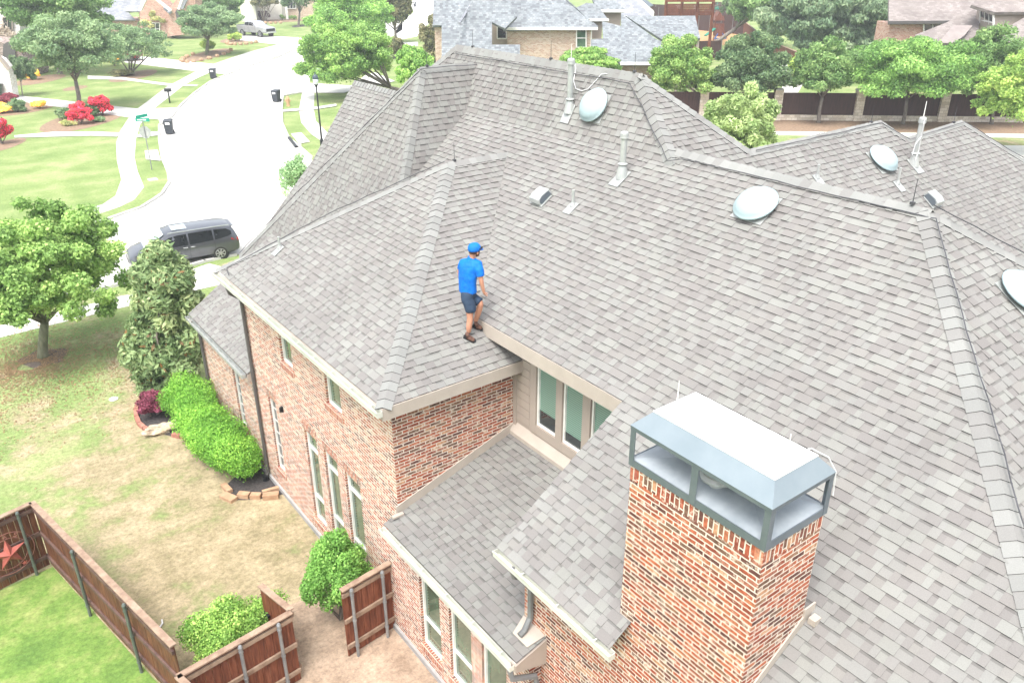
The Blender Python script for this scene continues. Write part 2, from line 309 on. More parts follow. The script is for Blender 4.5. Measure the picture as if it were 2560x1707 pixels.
def shingles(mb, pieces, n, pal=SH, e=0.137, seed=1, base=True):
    """pieces: convex 3D polygons all lying in the plane of upward normal n; rows of laminated tabs with real butt edges"""
    n = np.array(n, float); n /= np.linalg.norm(n); u = np.cross([0, 0, 1.0], n); u /= np.linalg.norm(u); v = np.cross(n, u)
    rnd = random.Random(seed); o = np.array(pieces[0][0], float); n0 = n @ o
    P2 = [[(float(np.array(p) @ u), float(np.array(p) @ v)) for p in pc] for pc in pieces]
    def area(pl): return 0.5 * sum(pl[i][0] * pl[(i + 1) % len(pl)][1] - pl[(i + 1) % len(pl)][0] * pl[i][1] for i in range(len(pl)))
    P2 = [pl if area(pl) > 0 else pl[::-1] for pl in P2]
    def to3(p, h): return tuple(u * p[0] + v * p[1] + n * (n0 + h))
    if base:
        for pl in P2: mb.poly([to3(p, 0.0) for p in pl], (0.07, 0.066, 0.064))
    umin = min(p[0] for pl in P2 for p in pl); umax = max(p[0] for pl in P2 for p in pl); vmin = min(p[1] for pl in P2 for p in pl); vmax = max(p[1] for pl in P2 for p in pl)
    bb = [(min(p[0] for p in pl), max(p[0] for p in pl), min(p[1] for p in pl), max(p[1] for p in pl)) for pl in P2]
    ed = []
    for pl in P2:
        E = []
        for i in range(len(pl)):
            p, q = pl[i], pl[(i + 1) % len(pl)]; a, b = q[1] - p[1], -(q[0] - p[0]); E.append((a, b, a * p[0] + b * p[1]))
        ed.append(E)
    def put(u0, u1, v0, v1, h0, h1, col, butt):
        for pl, b_, E in zip(P2, bb, ed):
            if u1 < b_[0] or u0 > b_[1] or v1 < b_[2] or v0 > b_[3]: continue
            q = [(u0, v0), (u1, v0), (u1, v1), (u0, v1)]; full = True
            for (a, b, c) in E:
                if any(a * p[0] + b * p[1] > c + 1e-9 for p in q): q = clip(q, a, b, c); full = False
                if len(q) < 3: break
            if len(q) < 3: continue
            H = lambda p: h0 + (h1 - h0) * (p[1] - v0) / (v1 - v0)
            mb.poly([to3(p, H(p)) for p in q], col)
            if butt:
                for i in range(len(q)):
                    a, b = q[i], q[(i + 1) % len(q)]
                    if abs(a[1] - v0) < 1e-6 and abs(b[1] - v0) < 1e-6 and abs(a[0] - b[0]) > 1e-4:
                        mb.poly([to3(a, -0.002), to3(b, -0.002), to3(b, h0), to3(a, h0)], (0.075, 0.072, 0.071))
    nrow = int((vmax - vmin) / e) + 2
    for k in range(nrow):
        v0 = vmin + k * e; v1 = v0 + e; x = umin - rnd.random() * 0.3; hi = rnd.random() < 0.5
        jit = rnd.uniform(-0.003, 0.003)
        while x < umax:
            wd = rnd.choice((0.08, 0.11, 0.14, 0.16, 0.19, 0.23)) if hi else rnd.choice((0.07, 0.10, 0.13, 0.16))
            cc = rnd.choice(pal); f = rnd.uniform(0.97, 1.03); cc = tuple(c * f for c in cc)
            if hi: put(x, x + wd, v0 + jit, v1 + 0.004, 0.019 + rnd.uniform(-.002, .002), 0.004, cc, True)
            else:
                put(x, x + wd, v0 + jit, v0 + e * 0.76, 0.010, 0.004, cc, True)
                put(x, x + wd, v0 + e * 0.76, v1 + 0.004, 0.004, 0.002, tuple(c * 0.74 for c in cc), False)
            x += wd; hi = not hi if rnd.random() < 0.85 else hi
def ridge_caps(mb, p0, p1, n1, n2, wd=0.15, e=0.185, seed=3, lift=0.012):
    """folded cap shingles laid from p0 (low end) to p1 (high end)"""
    rnd = random.Random(seed); p0 = Vector(p0); p1 = Vector(p1); d = (p1 - p0); L = d.length; d.normalize()
    up = (Vector(n1).normalized() + Vector(n2).normalized()).normalized(); s = []
    for n in (n1, n2):
        n = Vector(n).normalized(); t = d.cross(n).normalized()
        if t.z > -1e-6 and abs(t.z) > 1e-6: t = -t
        s.append((t, n))
    if abs(s[0][0].z) < 1e-6 or abs(s[1][0].z) < 1e-6: pass
    if (s[0][0] - s[1][0]).length < 0.2: s[1] = (-s[1][0], s[1][1])
    k = 0; x = 0.0
    while x < L - 0.02:
        a = x - 0.005; b = min(x + e + 0.03, L); h0 = lift + 0.022; h1 = lift + 0.006
        c = rnd.choice(((0.222, 0.226, 0.214), (0.208, 0.210, 0.200), (0.234, 0.236, 0.224), (0.20, 0.197, 0.188)))
        A = p0 + d * a + up * h0; B = p0 + d * b + up * h1
        for (t, n) in s:
            A2 = p0 + d * a + t * wd + n * (h0 * 0.75); B2 = p0 + d * b + t * wd * 0.97 + n * h1 * 0.75
            q = [A, A2, B2, B]
            nn = (A2 - A).cross(B - A)
            if nn.dot(n) < 0: q.reverse()
            mb.poly(q, c)
            mb.poly([A, A2, A2 - n * 0.02, A - up * 0.018], (0.035, 0.035, 0.036))
            mb.poly([A2, B2, B2 - n * 0.012, A2 - n * 0.02], (0.035, 0.035, 0.036))
        x += e
# ================================================================== FOLIAGE
BOOST = 2.05; LEAFN = 2.3; LEAFS = 0.62
def leaves_obj(name, parent, cen, blobs, n, size, pal, seed=1, material=None, shell=0.5, up=0.25, elong=1.7, droop=0.0, accents=None):
    n = int(n * LEAFN); size = size * LEAFS; rs = np.random.RandomState(seed); B = np.array([b[:3] for b in blobs], float); RR = np.array([b[3:6] for b in blobs], float)
    wgt = (RR.prod(1)) ** (2 / 3.); wgt /= wgt.sum(); idx = rs.choice(len(B), n, p=wgt)
    d = rs.normal(size=(n, 3)); d /= np.linalg.norm(d, axis=1)[:, None]
    r = (shell - .08) + (1.10 - shell) * rs.rand(n) ** 0.6 + np.abs(rs.normal(size=n)) * 0.15
    P = B[idx] + d * RR[idx] * r[:, None]
    keep = P[:, 2] > 0.03 - (parent.location.z if parent else 0); P = P[keep]; d = d[keep]; idx = idx[keep]; n = len(P)
    nn = d * 0.7 + rs.normal(size=(n, 3)) * 0.55 + np.array([0, 0, up]); nn /= np.linalg.norm(nn, axis=1)[:, None]
    a = rs.normal(size=(n, 3)); a[:, 2] -= droop; a -= nn * (a * nn).sum(1)[:, None]; a /= np.linalg.norm(a, axis=1)[:, None]; b = np.cross(nn, a)
    sz = size * rs.uniform(0.6, 1.35, n)[:, None]; L = sz * elong * 0.5; W = sz * 0.5
    V = np.stack([P - a * L, P + b * W - a * L * 0.1, P + a * L, P - b * W - a * L * 0.1], 1).reshape(-1, 3) - np.array(cen)
    pal = np.array(pal, float)
    if material is None: lum = (pal @ np.array([.3, .6, .1]))[:, None]; pal = (pal * .82 + lum * .18) * BOOST * np.array([1.18, 1.0, 0.95])
    bt = rs.rand(len(B))
    t = np.clip(0.5 * bt[idx] + 0.5 * rs.rand(n) + rs.normal(size=n) * 0.08, 0, 0.9999) * (len(pal) - 1); i0 = t.astype(int); f = (t - i0)[:, None]
    col = pal[i0] * (1 - f) + pal[i0 + 1] * f; col *= rs.uniform(0.85, 1.15, n)[:, None]
    if accents is not None:
        frac, ac = accents; mk = rs.rand(n) < frac; ac = np.array(ac, float); col[mk] = ac[rs.randint(len(ac), size=mk.sum())] * rs.uniform(0.8, 1.15, mk.sum())[:, None]
    me = bpy.data.meshes.new(name); me.vertices.add(4 * n); me.vertices.foreach_set('co', V.ravel()); me.loops.add(4 * n); me.loops.foreach_set('vertex_index', np.arange(4 * n))
    me.polygons.add(n); me.polygons.foreach_set('loop_start', np.arange(n) * 4); me.polygons.foreach_set('loop_total', np.full(n, 4)); me.update(calc_edges=True)
    ca = me.color_attributes.new('Col', 'FLOAT_COLOR', 'CORNER'); arr = np.ones((4 * n, 4)); arr[:, :3] = np.repeat(col, 4, 0); ca.data.foreach_set('color', arr.ravel())
    me.materials.append(material or M['leaf']); o = bpy.data.objects.new(name, me); C.objects.link(o)
    if parent is not None: o.parent = parent
    return o
G_BRIGHT = [(0.035, 0.11, 0.015), (0.07, 0.19, 0.03), (0.13, 0.28, 0.045), (0.20, 0.36, 0.07)]
G_MID = [(0.03, 0.085, 0.02), (0.055, 0.145, 0.035), (0.09, 0.20, 0.05), (0.15, 0.27, 0.08)]
G_GREY = [(0.04, 0.10, 0.042), (0.075, 0.16, 0.07), (0.115, 0.22, 0.095), (0.17, 0.28, 0.135)]
G_DARK = [(0.02, 0.06, 0.025), (0.04, 0.10, 0.04), (0.075, 0.15, 0.06), (0.12, 0.21, 0.09)]
G_YEL = [(0.06, 0.15, 0.02), (0.13, 0.26, 0.03), (0.22, 0.36, 0.05), (0.32, 0.42, 0.08)]
G_PALE = [(0.10, 0.16, 0.045), (0.18, 0.25, 0.08), (0.28, 0.34, 0.13), (0.38, 0.42, 0.20)]
G_OLIVE = [(0.035, 0.06, 0.02), (0.07, 0.095, 0.035), (0.12, 0.14, 0.06), (0.18, 0.19, 0.09)]
def crown_blobs(c, rx, ry, rz, nb, seed, br=0.38):
    rs = np.random.RandomState(seed); out = [(c[0], c[1], c[2], rx * 0.62, ry * 0.62, rz * 0.62)]; nb = int(nb * (5 if rx > 1.2 else 3.2)); br = br * (0.46 if rx > 1.2 else 0.68); out[0] = (c[0], c[1], c[2], rx * .5, ry * .5, rz * .5)
    for i in range(nb):
        d = rs.normal(size=3); d /= np.linalg.norm(d)
        if d[2] < -0.5: d[2] *= -0.6
        k = rs.uniform(0.42, 0.93); s = br * rs.uniform(0.65, 1.15)
        out.append((c[0] + d[0] * rx * k, c[1] + d[1] * ry * k, c[2] + d[2] * rz * k, rx * s, ry * s, rz * s * 0.85))
    return out
def tree(name, label, base, bbox, pal, n=9000, leaf=0.14, seed=1, trunk=0.12, bark='bark', nb=16, group=None, cat='tree', stems=1, shell=0.5, droop=0.0, br=0.38, accents=None, depthr=1.0, elong=1.7, spots=None):
    """base: ground point (x,y); bbox: crown x0,x1,y0,y1 as measured in the photo, turned into metres at the tree's own distance"""
    D = depth(base); x0, x1, y0, y1 = bbox; cx, cy = (x0 + x1) / 2, (y0 + y1) / 2
    c = np.array(atd(cx, cy, D)); off = np.array([base[0], base[1]]) - c[:2]; dist = np.linalg.norm(c - CO)
    rx = (x1 - x0) / 2 * dist / FPX; sn = abs((c - CO)[2]) / dist; rz = (y1 - y0) / 2 * dist / FPX
    rz = max(rz * 0.95, 0.3)
    root = thing(name, label, cat, (base[0], base[1], 0), group=group)
    rnd = random.Random(seed); blobs = crown_blobs(c, rx, rx * depthr, rz, nb, seed, br)
    if spots:
        rs_b = np.random.RandomState(seed); blobs = []
        for (sx, sy, sr) in spots:
            for q_ in range(9):
                e_ = sr * dist / FPX; cc = np.array(atd(sx + rs_b.uniform(-.55, .55) * sr, sy + rs_b.uniform(-.55, .55) * sr, D + rs_b.uniform(-.7, .7) * e_)); f_ = e_ * rs_b.uniform(.35, .6); blobs.append((cc[0], cc[1], cc[2], f_, f_, f_))
    mb = MB(); b0 = Vector((base[0], base[1], -0.05)); hub = Vector((base[0] * 0.5 + c[0] * 0.5, base[1] * 0.5 + c[1] * 0.5, max(c[2] - rz * 0.75, 0.25)))
    if stems == 1:
        mid = b0.lerp(hub, 0.5) + Vector((rnd.uniform(-.05, .05), rnd.uniform(-.05, .05), 0))
        mb.tube([b0, b0 + Vector((0, 0, 0.15)), mid, hub], [trunk * 1.35, trunk, trunk * 0.9, trunk * 0.75], 10)
        for b in blobs[:11]:
            e = Vector(b[:3]); m_ = hub.lerp(e, 0.5) + Vector((rnd.uniform(-.2, .2), rnd.uniform(-.2, .2), rnd.uniform(0, .3))) * rx * 0.3
            mb.tube([hub, m_, e], [trunk * 0.5, trunk * 0.3, trunk * 0.1], 6)
    else:
        for k in range(stems):
            b = blobs[1 + k % (len(blobs) - 1)]; e = Vector(b[:3]); m_ = b0.lerp(e, 0.45) + Vector((0, 0, 0.1)) + Vector((rnd.uniform(-.3, .3), rnd.uniform(-.3, .3), 0))
            s0 = b0 + Vector((rnd.uniform(-.12, .12), rnd.uniform(-.12, .12), 0)); mb.tube([s0, m_, e], [trunk, trunk * 0.65, trunk * 0.2], 7)
            for j in range(2):
                b2 = blobs[rnd.randrange(len(blobs))]; mb.tube([m_, m_.lerp(Vector(b2[:3]), 0.6), Vector(b2[:3])], [trunk * 0.5, trunk * 0.3, trunk * 0.1], 5)
    mb.build('trunk', M[bark], root, smooth=True)
    leaves_obj('crown', root, (base[0], base[1], 0), blobs, n, leaf, pal, seed, shell=shell, droop=droop, accents=accents, elong=elong)
    return root
def shrub(name, label, c, r, pal, n=2500, leaf=0.06, seed=1, nb=10, group=None, cat='shrub', accents=None, shell=0.6, elong=1.6, material=None, br=0.4):
    """c: centre at ground; r: (rx, ry, height)"""
    root = thing(name, label, cat, (c[0], c[1], 0), group=group); rx, ry, h = r
    blobs = crown_blobs((c[0], c[1], h * 0.5), rx, ry, h * 0.52, nb, seed, br)
    rnd = random.Random(seed); mb = MB()
    for k in range(5):
        b = blobs[k]; mb.tube([(c[0] + rnd.uniform(-.05, .05), c[1] + rnd.uniform(-.05, .05), -0.03), b[:3]], [0.02 + 0.01 * h, 0.008], 5)
    mb.build('stem', M['bark'], root); leaves_obj('leaves', root, (c[0], c[1], 0), blobs, n, leaf, pal, seed, shell=shell, accents=accents, elong=elong, material=material)
    return root
# ================================================================== GROUND
def sheet(name, pts, z, m, kind='structure', label=None, cat=None, thick=0.0):
    mb = MB(); P = [(p[0], p[1], z) for p in pts]
    a = sum(P[i][0] * P[(i + 1) % len(P)][1] - P[(i + 1) % len(P)][0] * P[i][1] for i in range(len(P)))
    if a < 0: P.reverse()
    mb.poly(P); o = mb.build(name, m, None); o['kind'] = kind
    if label: o['label'] = label; o['category'] = cat
    return o
def lawn_mat():
    m, nt, b = mat('lawn', 0.95, 0.1); tc = N(nt, 'ShaderNodeTexCoord'); ob = tc.outputs['Object']
    def noise(s, d=6, r=0.65):
        n = N(nt, 'ShaderNodeTexNoise'); n.inputs['Scale'].default_value = s; n.inputs['Detail'].default_value = d; n.inputs['Roughness'].default_value = r; nt.links.new(ob, n.inputs['Vector']); return n.outputs['Fac']
    g = ramp(nt, [(0.3, (0.13, 0.20, 0.065)), (0.5, (0.20, 0.265, 0.10)), (0.7, (0.32, 0.335, 0.175))]); nt.links.new(noise(0.35, 8), g.inputs[0])
    s = ramp(nt, [(0.30, (0.17, 0.15, 0.085)), (0.5, (0.29, 0.245, 0.155)), (0.70, (0.44, 0.365, 0.25))]); nt.links.new(noise(1.1, 12, 0.75), s.inputs[0])
    sx = N(nt, 'ShaderNodeSeparateXYZ'); nt.links.new(ob, sx.inputs[0])
    # dormant turf along the house wall, greener away from it
    def mrange(src, a, b_, c, d):
        q = N(nt, 'ShaderNodeMapRange'); q.interpolation_type = 'SMOOTHSTEP'
        for k, v in (('From Min', a), ('From Max', b_), ('To Min', c), ('To Max', d)): q.inputs[k].default_value = v
        nt.links.new(src, q.inputs['Value']); return q.outputs[0]
    def mth(op, a, b_):
        q = N(nt, 'ShaderNodeMath', operation=op)
        for i, v in enumerate((a, b_)):
            if isinstance(v, (int, float)): q.inputs[i].default_value = v
            else: nt.links.new(v, q.inputs[i])
        return q.outputs[0]
    yy = mrange(sx.outputs['Y'], 15.0, 34.0, 1.0, 0.30); far = mrange(sx.outputs['Y'], 33.5, 38.0, 1.0, 0.0)
    xl = mrange(sx.outputs['X'], -3.5, 4.5, 0.42, 1.05); base = mth('MULTIPLY', mth('MULTIPLY', yy, xl), far)
    k = mth('ADD', mth('MULTIPLY', base, 1.05), mth('MULTIPLY', mth('SUBTRACT', noise(0.55, 8, 0.7), 0.5), 3.2))
    kk = mrange(mth('SUBTRACT', k, 0.12), 0.25, 0.85, 0.0, 1.0)
    mx = N(nt, 'ShaderNodeMixRGB'); nt.links.new(kk, mx.inputs[0]); nt.links.new(g.outputs[0], mx.inputs[1]); nt.links.new(s.outputs[0], mx.inputs[2])
    f = ramp(nt, [(0.32, (0.60, 0.60, 0.58)), (0.68, (1.40, 1.38, 1.34))]); nt.links.new(noise(9, 8, 0.8), f.inputs[0])
    ml = N(nt, 'ShaderNodeMixRGB', blend_type='MULTIPLY'); ml.inputs[0].default_value = 1; nt.links.new(mx.outputs[0], ml.inputs[1]); nt.links.new(f.outputs[0], ml.inputs[2])
    nt.links.new(ml.outputs[0], b.inputs['Base Color'])
    bp = N(nt, 'ShaderNodeBump'); bp.inputs['Strength'].default_value = 0.6; bp.inputs['Distance'].default_value = 0.04; nt.links.new(noise(14, 6, 0.8), bp.inputs['Height']); nt.links.new(bp.outputs[0], b.inputs['Normal'])
    return m
M['lawn'] = lawn_mat()
M['yard'] = fine_noisy('green yard turf', (0.075, 0.145, 0.03), (0.13, 0.215, 0.045), 1.3, 0.95, bump=0.8, detail=10, c3=(0.26, 0.29, 0.10))
M['lawn_green'] = noisy('mown lawn', (0.13, 0.23, 0.05), (0.19, 0.31, 0.07), 0.35, 0.95, bump=0.4, detail=10, c3=(0.30, 0.36, 0.13))
S = 700
sheet('ground', [(-S, -S), (S, -S), (S, S), (-S, S)], 0.0, M['lawn'])
z = 0.36565
T1 = lambda x, y: at(x * z, y * z); ML = lambda x, y: at(x * z, 560 + y * z); BL = lambda x, y: at(x * z, 1137 + y * z)
leftcurb = [T1(*p) for p in [(1060, 1365), (1110, 1330), (1160, 1250), (1150, 1180), (1110, 1090), (1090, 960), (1090, 860), (1175, 800), (1240, 720), (1330, 640), (1440, 560), (1560, 510), (1700, 455), (1890, 400), (2045, 325)]]
rightcurb = [T1(*p) for p in [(2130, 1080), (2050, 1010), (1975, 950), (1930, 850), (1925, 760), (1935, 660), (2065, 636)]]
crossN = [(-60, 46.5), (-20, 44.6), (6.8, 43.6), (9.5, 45.2), (10.6, 46.4)]
crossS = [(18.5, 42.5), (14.5, 36.0), (10.9, 35.05), (9.5, 35.0), (6.75, 34.4), (5.3, 34.35), (-8, 33.2), (-60, 31)]
street = crossN + leftcurb + [(62, 128), (75, 150), (86, 150), (72, 126), (50, 98), (38, 86)] + rightcurb[::-1] + crossS
# note: listed counter-clockwise; earcut by Blender handles the concave outline
sheet('street', street, 0.004, M['concrete'])
def strip(name, pts, wd, z0, h, m, label=None):
    mb = MB()
    for a, b in zip(pts, pts[1:]):
        a = Vector((a[0], a[1], 0)); b = Vector((b[0], b[1], 0)); d = (b - a).normalized(); n = Vector((-d.y, d.x, 0)) * wd / 2; e = d * wd * 0.2
        p = [a - n - e, b - n + e, b + n + e, a + n - e]
        mb.hexa([(q.x, q.y, z0) for q in p] + [(q.x, q.y, z0 + h) for q in p])
    o = mb.build(name, m, None); o['kind'] = 'structure'; return o
strip('kerb', leftcurb, 0.16, 0.0, 0.11, M['kerb']); strip('kerb', rightcurb, 0.16, 0.0, 0.11, M['kerb'])
strip('kerb', [(6.7, 43.6), (9.5, 45.2), (10.5, 46.4)], 0.15, 0.0, 0.11, M['kerb']); strip('kerb', crossS[2:7], 0.16, 0.0, 0.11, M['kerb'])
# kerbside drain mouths
mb = MB(); a = at(722, 346); b = at(741, 370); mb.bar((a[0], a[1], 0.06), (b[0], b[1], 0.06), 0.20, 0.125); mb.build('drain_mouth', M['black'], None)['kind'] = 'structure'
walkL = [T1(*p) for p in [(480, 1460), (700, 1400), (790, 1340), (830, 1230), (800, 1100), (795, 980), (820, 900), (880, 810), (940, 745), (1150, 590), (1340, 490), (1460, 440), (1690, 360), (1890, 310)]]
walkR = [T1(*p) for p in [(2000, 312), (1740, 380), (1550, 445), (1310, 555), (1250, 590), (1050, 748), (960, 850), (930, 950), (920, 1080), (940, 1170), (985, 1280), (920, 1365), (820, 1415), (600, 1490)]]
sheet('sidewalk', walkL + walkR, 0.010, M['concrete'])
wl = [T1(*p) for p in [(2150, 640), (2145, 750), (2160, 830), (2240, 910), (2300, 980)]]; wr = [T1(*p) for p in [(2260, 1010), (2190, 960), (2130, 920), (2060, 840), (2045, 750), (2065, 640)]]
sheet('sidewalk', wl + wr, 0.010, M['concrete'])
sheet('sidewalk', [ML(820, 495), ML(905, 480), (9.2, 34.6), (9.6, 34.7), (10.2, 33.2), (10.2, 32.0), (5.6, 31.9), (-30, 30.0), (-30, 31.2), (4.6, 33.0)], 0.010, M['concrete'])
for i, q in enumerate([[(820, 385), (950, 385), (1460, 440), (1340, 490), (860, 430), (800, 420)],
    [(0, 655), (120, 655), (940, 745), (1250, 740), (1150, 800), (880, 805), (100, 690), (0, 690)],
    [(1560, 240), (1660, 238), (2080, 262), (2110, 330), (2040, 330), (1890, 318), (1900, 308), (1620, 275)],
    [(1890, 318), (2045, 330), (1700, 460), (1530, 445)],
    [(1460, 440), (1730, 450), (1560, 512), (1420, 500), (1250, 590), (1340, 490)],
    [(1245, 738), (1180, 800), (1100, 860), (1085, 820), (940, 810), (960, 748)],
    [(100, 930), (375, 905), (690, 905), (820, 912), (800, 938), (620, 932), (100, 945)],
    [(600, 520), (830, 530), (1040, 560), (1160, 575), (1360, 585), (1340, 592), (1150, 590), (1030, 575), (830, 548), (600, 545)],
    [(1040, 905), (1085, 905), (1080, 930), (940, 945), (940, 925)],
    [(990, 1035), (1080, 1030), (1100, 1105), (1000, 1095)],
    [(1990, 920), (2060, 912), (2120, 975), (2060, 985), (2060, 1010)],
    [(1925, 755), (2145, 738), (2300, 715), (2300, 730), (2145, 755), (1925, 770)],
    [(2030, 560), (2140, 575), (2400, 590), (2500, 520), (2560, 500), (2700, 560), (2350, 640), (2060, 640), (1985, 640)]]):
    sheet('driveway' if i < 6 else 'path', [T1(*p) for p in q], (0.014 + 0.004 * i), M['concrete'])
# joints in the slab by the parked van
strip('road_joint', [(5.8, 40.5), (5.95, 34.5)], 0.03, 0.003, 0.003, M['foundation'])
# far right: mulch strip, path, verge and street beyond the roofs
def SF(t, off=0.0):     # along the stone fence line
    a = np.array([53.0, 43.4]); b = np.array([71.4, 28.0]); d = (b - a) / np.linalg.norm(b - a); n = np.array([d[1], -d[0]])
    if n @ FH[:2] > 0: n = -n
    p = a + d * t + n * off; return (p[0], p[1])
sheet('mulch_bed', [SF(-20, 0), SF(50, 0), SF(50, 4.6), SF(-20, 4.6)], 0.006, M['mulch_brown'])
sheet('path', [SF(-20, 4.6), SF(50, 4.6), SF(50, 6.0), SF(-20, 6.0)], 0.010, M['concrete'])
sheet('street', [SF(-5, 8.6), SF(60, 8.6), SF(60, 20), SF(-5, 20)], 0.004, M['concrete'])
# top centre: a lane running away beside the blue-grey roofed house
sheet('street', [at(1000, 100), at(1042, 92), at(1090, 40), at(1090, -12), at(1020, 5), at(1035, 30), at(1000, 62), at(985, 85)], 0.004, M['concrete'])
sheet('path', [at(985, 118), at(1045, 115), at(1045, 105), at(985, 108)], 0.010, M['concrete'])
# near soil and beds
sheet('yard_lawn', [(-14, 17.3), (-0.7, 17.35), (0.36, 17.5), (1.55, 11.6), (1.55, 11.0), (1.0, 3), (-14, 3)], 0.006, M['yard'])
rs_ = np.random.RandomState(5)
ring = [(2.6 + 2.6 * math.cos(t) * rs_.uniform(.8, 1.15), 9.4 + 3.0 * math.sin(t) * rs_.uniform(.8, 1.1)) for t in np.linspace(0, 2 * math.pi, 26)[:-1]]
sheet('bare_soil', [(1.7, 11.5), (2.1, 12.4), (2.9, 12.9), (3.6, 13.3), (4.3, 13.2), (5.55, 13.6), (5.6, 3.0), (1.2, 3.0)], 0.005, M['soil'])
sheet('mulch_bed', [(5.55, 24.6), (4.6, 24.4), (3.9, 23.9), (3.7, 23.6), (3.5, 22.8), (3.6, 22.2), (4.1, 21.4), (4.55, 20.9), (5.0, 20.3), (5.1, 18.6), (4.5, 18.2), (4.4, 17.5), (4.9, 17.15), (5.55, 16.95)], 0.008, M['mulch'])
pb = [(2.14 + 0.72 * math.cos(t) * (1 + .12 * math.sin(3 * t)), 29.0 + 0.72 * math.sin(t) * (1 + .15 * math.sin(5 * t))) for t in np.linspace(0, 2 * math.pi, 22)[:-1]]
sheet('mulch_bed', pb, 0.008, fine_noisy('leaf littered mulch', (0.10, 0.08, 0.065), (0.18, 0.14, 0.11), 2.5, 0.95, bump=0.6, detail=10))
# ================================================================== MAIN HOUSE
H = thing('brick_house', 'large two storey red brick house under steep grey shingle hip roofs', 'house', (5.57, 10.85, 0.0))
p68 = 0.684
PM = lambda x, y, h=0: (x, y, 6.208 + p68 * (x - 7.818) + h)
PA = 0.676
PL = lambda x, y: (x, y, 5.568 + PA * (x - 5.30))
PN_ = lambda x, y: (x, y, 5.568 + PA * (y - 10.605))
PU = lambda x, y: (x, y, 8.743 + 1.786 * (x - 11.52))
PNN = lambda x, y: (x, y, 8.743 + 0.77 * (y - 10.31))
PE = lambda x, y: (x, y, 8.951 + p68 * (y - 5.638))
PF = lambda x, y: (x, y, 8.951 - p68 * (x - 11.828))
PB = lambda x, y: (x, y, 9.81 - 2.55 * (17.64 - y))
PBL = lambda x, y: (x, y, 9.81 - 2.0 * (10.54 - x))
PC = lambda x, y: (x, y, 8.7 - 1.2 * (11.71 - x))
PLL = lambda x, y: (x, y, 3.08 + 0.68 * (x - 5.39))
PLT = lambda x, y: (x, y, 3.06 + 0.30 * (x - 5.25))
apk = (9.3225, 14.6225); zpk = 5.568 + PA * 4.0175
def roof(name, pieces, n, seed, parent=H, **k):
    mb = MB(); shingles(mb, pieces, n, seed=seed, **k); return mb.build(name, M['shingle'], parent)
nM, nA, nN2, nU = (-p68, 0, 1), (-PA, 0, 1), (0, -PA, 1), (-1.786, 0, 1)
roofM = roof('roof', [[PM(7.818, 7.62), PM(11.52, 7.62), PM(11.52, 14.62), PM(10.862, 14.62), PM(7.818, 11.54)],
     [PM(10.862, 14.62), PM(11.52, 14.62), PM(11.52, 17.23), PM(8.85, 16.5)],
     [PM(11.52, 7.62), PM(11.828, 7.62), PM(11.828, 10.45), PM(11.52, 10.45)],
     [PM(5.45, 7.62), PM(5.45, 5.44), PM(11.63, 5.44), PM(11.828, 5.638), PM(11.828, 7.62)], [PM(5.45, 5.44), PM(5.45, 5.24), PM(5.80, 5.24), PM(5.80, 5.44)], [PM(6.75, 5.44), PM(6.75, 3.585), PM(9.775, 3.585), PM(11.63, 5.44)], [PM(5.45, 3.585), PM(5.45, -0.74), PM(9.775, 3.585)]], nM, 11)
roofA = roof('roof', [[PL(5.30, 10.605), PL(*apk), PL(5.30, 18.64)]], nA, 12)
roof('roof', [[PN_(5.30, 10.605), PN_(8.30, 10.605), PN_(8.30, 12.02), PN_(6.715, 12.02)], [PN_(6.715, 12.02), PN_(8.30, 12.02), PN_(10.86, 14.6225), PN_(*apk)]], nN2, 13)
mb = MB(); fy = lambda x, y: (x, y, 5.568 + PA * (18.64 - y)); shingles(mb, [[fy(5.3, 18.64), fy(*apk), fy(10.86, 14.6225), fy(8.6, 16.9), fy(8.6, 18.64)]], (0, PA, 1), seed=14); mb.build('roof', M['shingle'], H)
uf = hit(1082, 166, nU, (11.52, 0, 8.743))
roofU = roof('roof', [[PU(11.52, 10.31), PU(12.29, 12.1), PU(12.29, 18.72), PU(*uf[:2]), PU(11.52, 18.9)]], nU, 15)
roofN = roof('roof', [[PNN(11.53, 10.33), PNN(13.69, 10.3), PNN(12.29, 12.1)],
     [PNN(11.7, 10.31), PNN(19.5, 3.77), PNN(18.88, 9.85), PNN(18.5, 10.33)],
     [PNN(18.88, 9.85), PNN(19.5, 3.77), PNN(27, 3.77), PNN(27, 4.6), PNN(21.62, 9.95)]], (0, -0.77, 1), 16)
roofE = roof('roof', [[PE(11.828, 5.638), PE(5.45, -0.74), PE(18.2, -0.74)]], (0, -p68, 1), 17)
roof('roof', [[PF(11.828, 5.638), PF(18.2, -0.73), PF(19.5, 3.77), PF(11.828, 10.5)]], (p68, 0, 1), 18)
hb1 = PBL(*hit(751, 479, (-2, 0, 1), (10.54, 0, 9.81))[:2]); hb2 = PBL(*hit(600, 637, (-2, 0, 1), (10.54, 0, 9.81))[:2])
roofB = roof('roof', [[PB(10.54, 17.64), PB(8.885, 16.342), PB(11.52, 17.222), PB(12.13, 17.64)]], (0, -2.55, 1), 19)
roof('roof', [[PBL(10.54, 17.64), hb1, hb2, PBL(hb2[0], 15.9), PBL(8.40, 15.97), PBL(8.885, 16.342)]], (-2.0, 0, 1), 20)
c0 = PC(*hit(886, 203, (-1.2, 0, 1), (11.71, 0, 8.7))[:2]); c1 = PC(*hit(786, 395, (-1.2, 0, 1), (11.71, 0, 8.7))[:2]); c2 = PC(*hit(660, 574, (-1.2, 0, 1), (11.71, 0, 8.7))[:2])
roofC = roof('roof', [[c0, c1, PC(c1[0], 18.2), PC(c0[0], 18.2)], [c1, c2, PC(c2[0], 18.2), PC(c1[0], 18.2)]], (-1.2, 0, 1), 21)
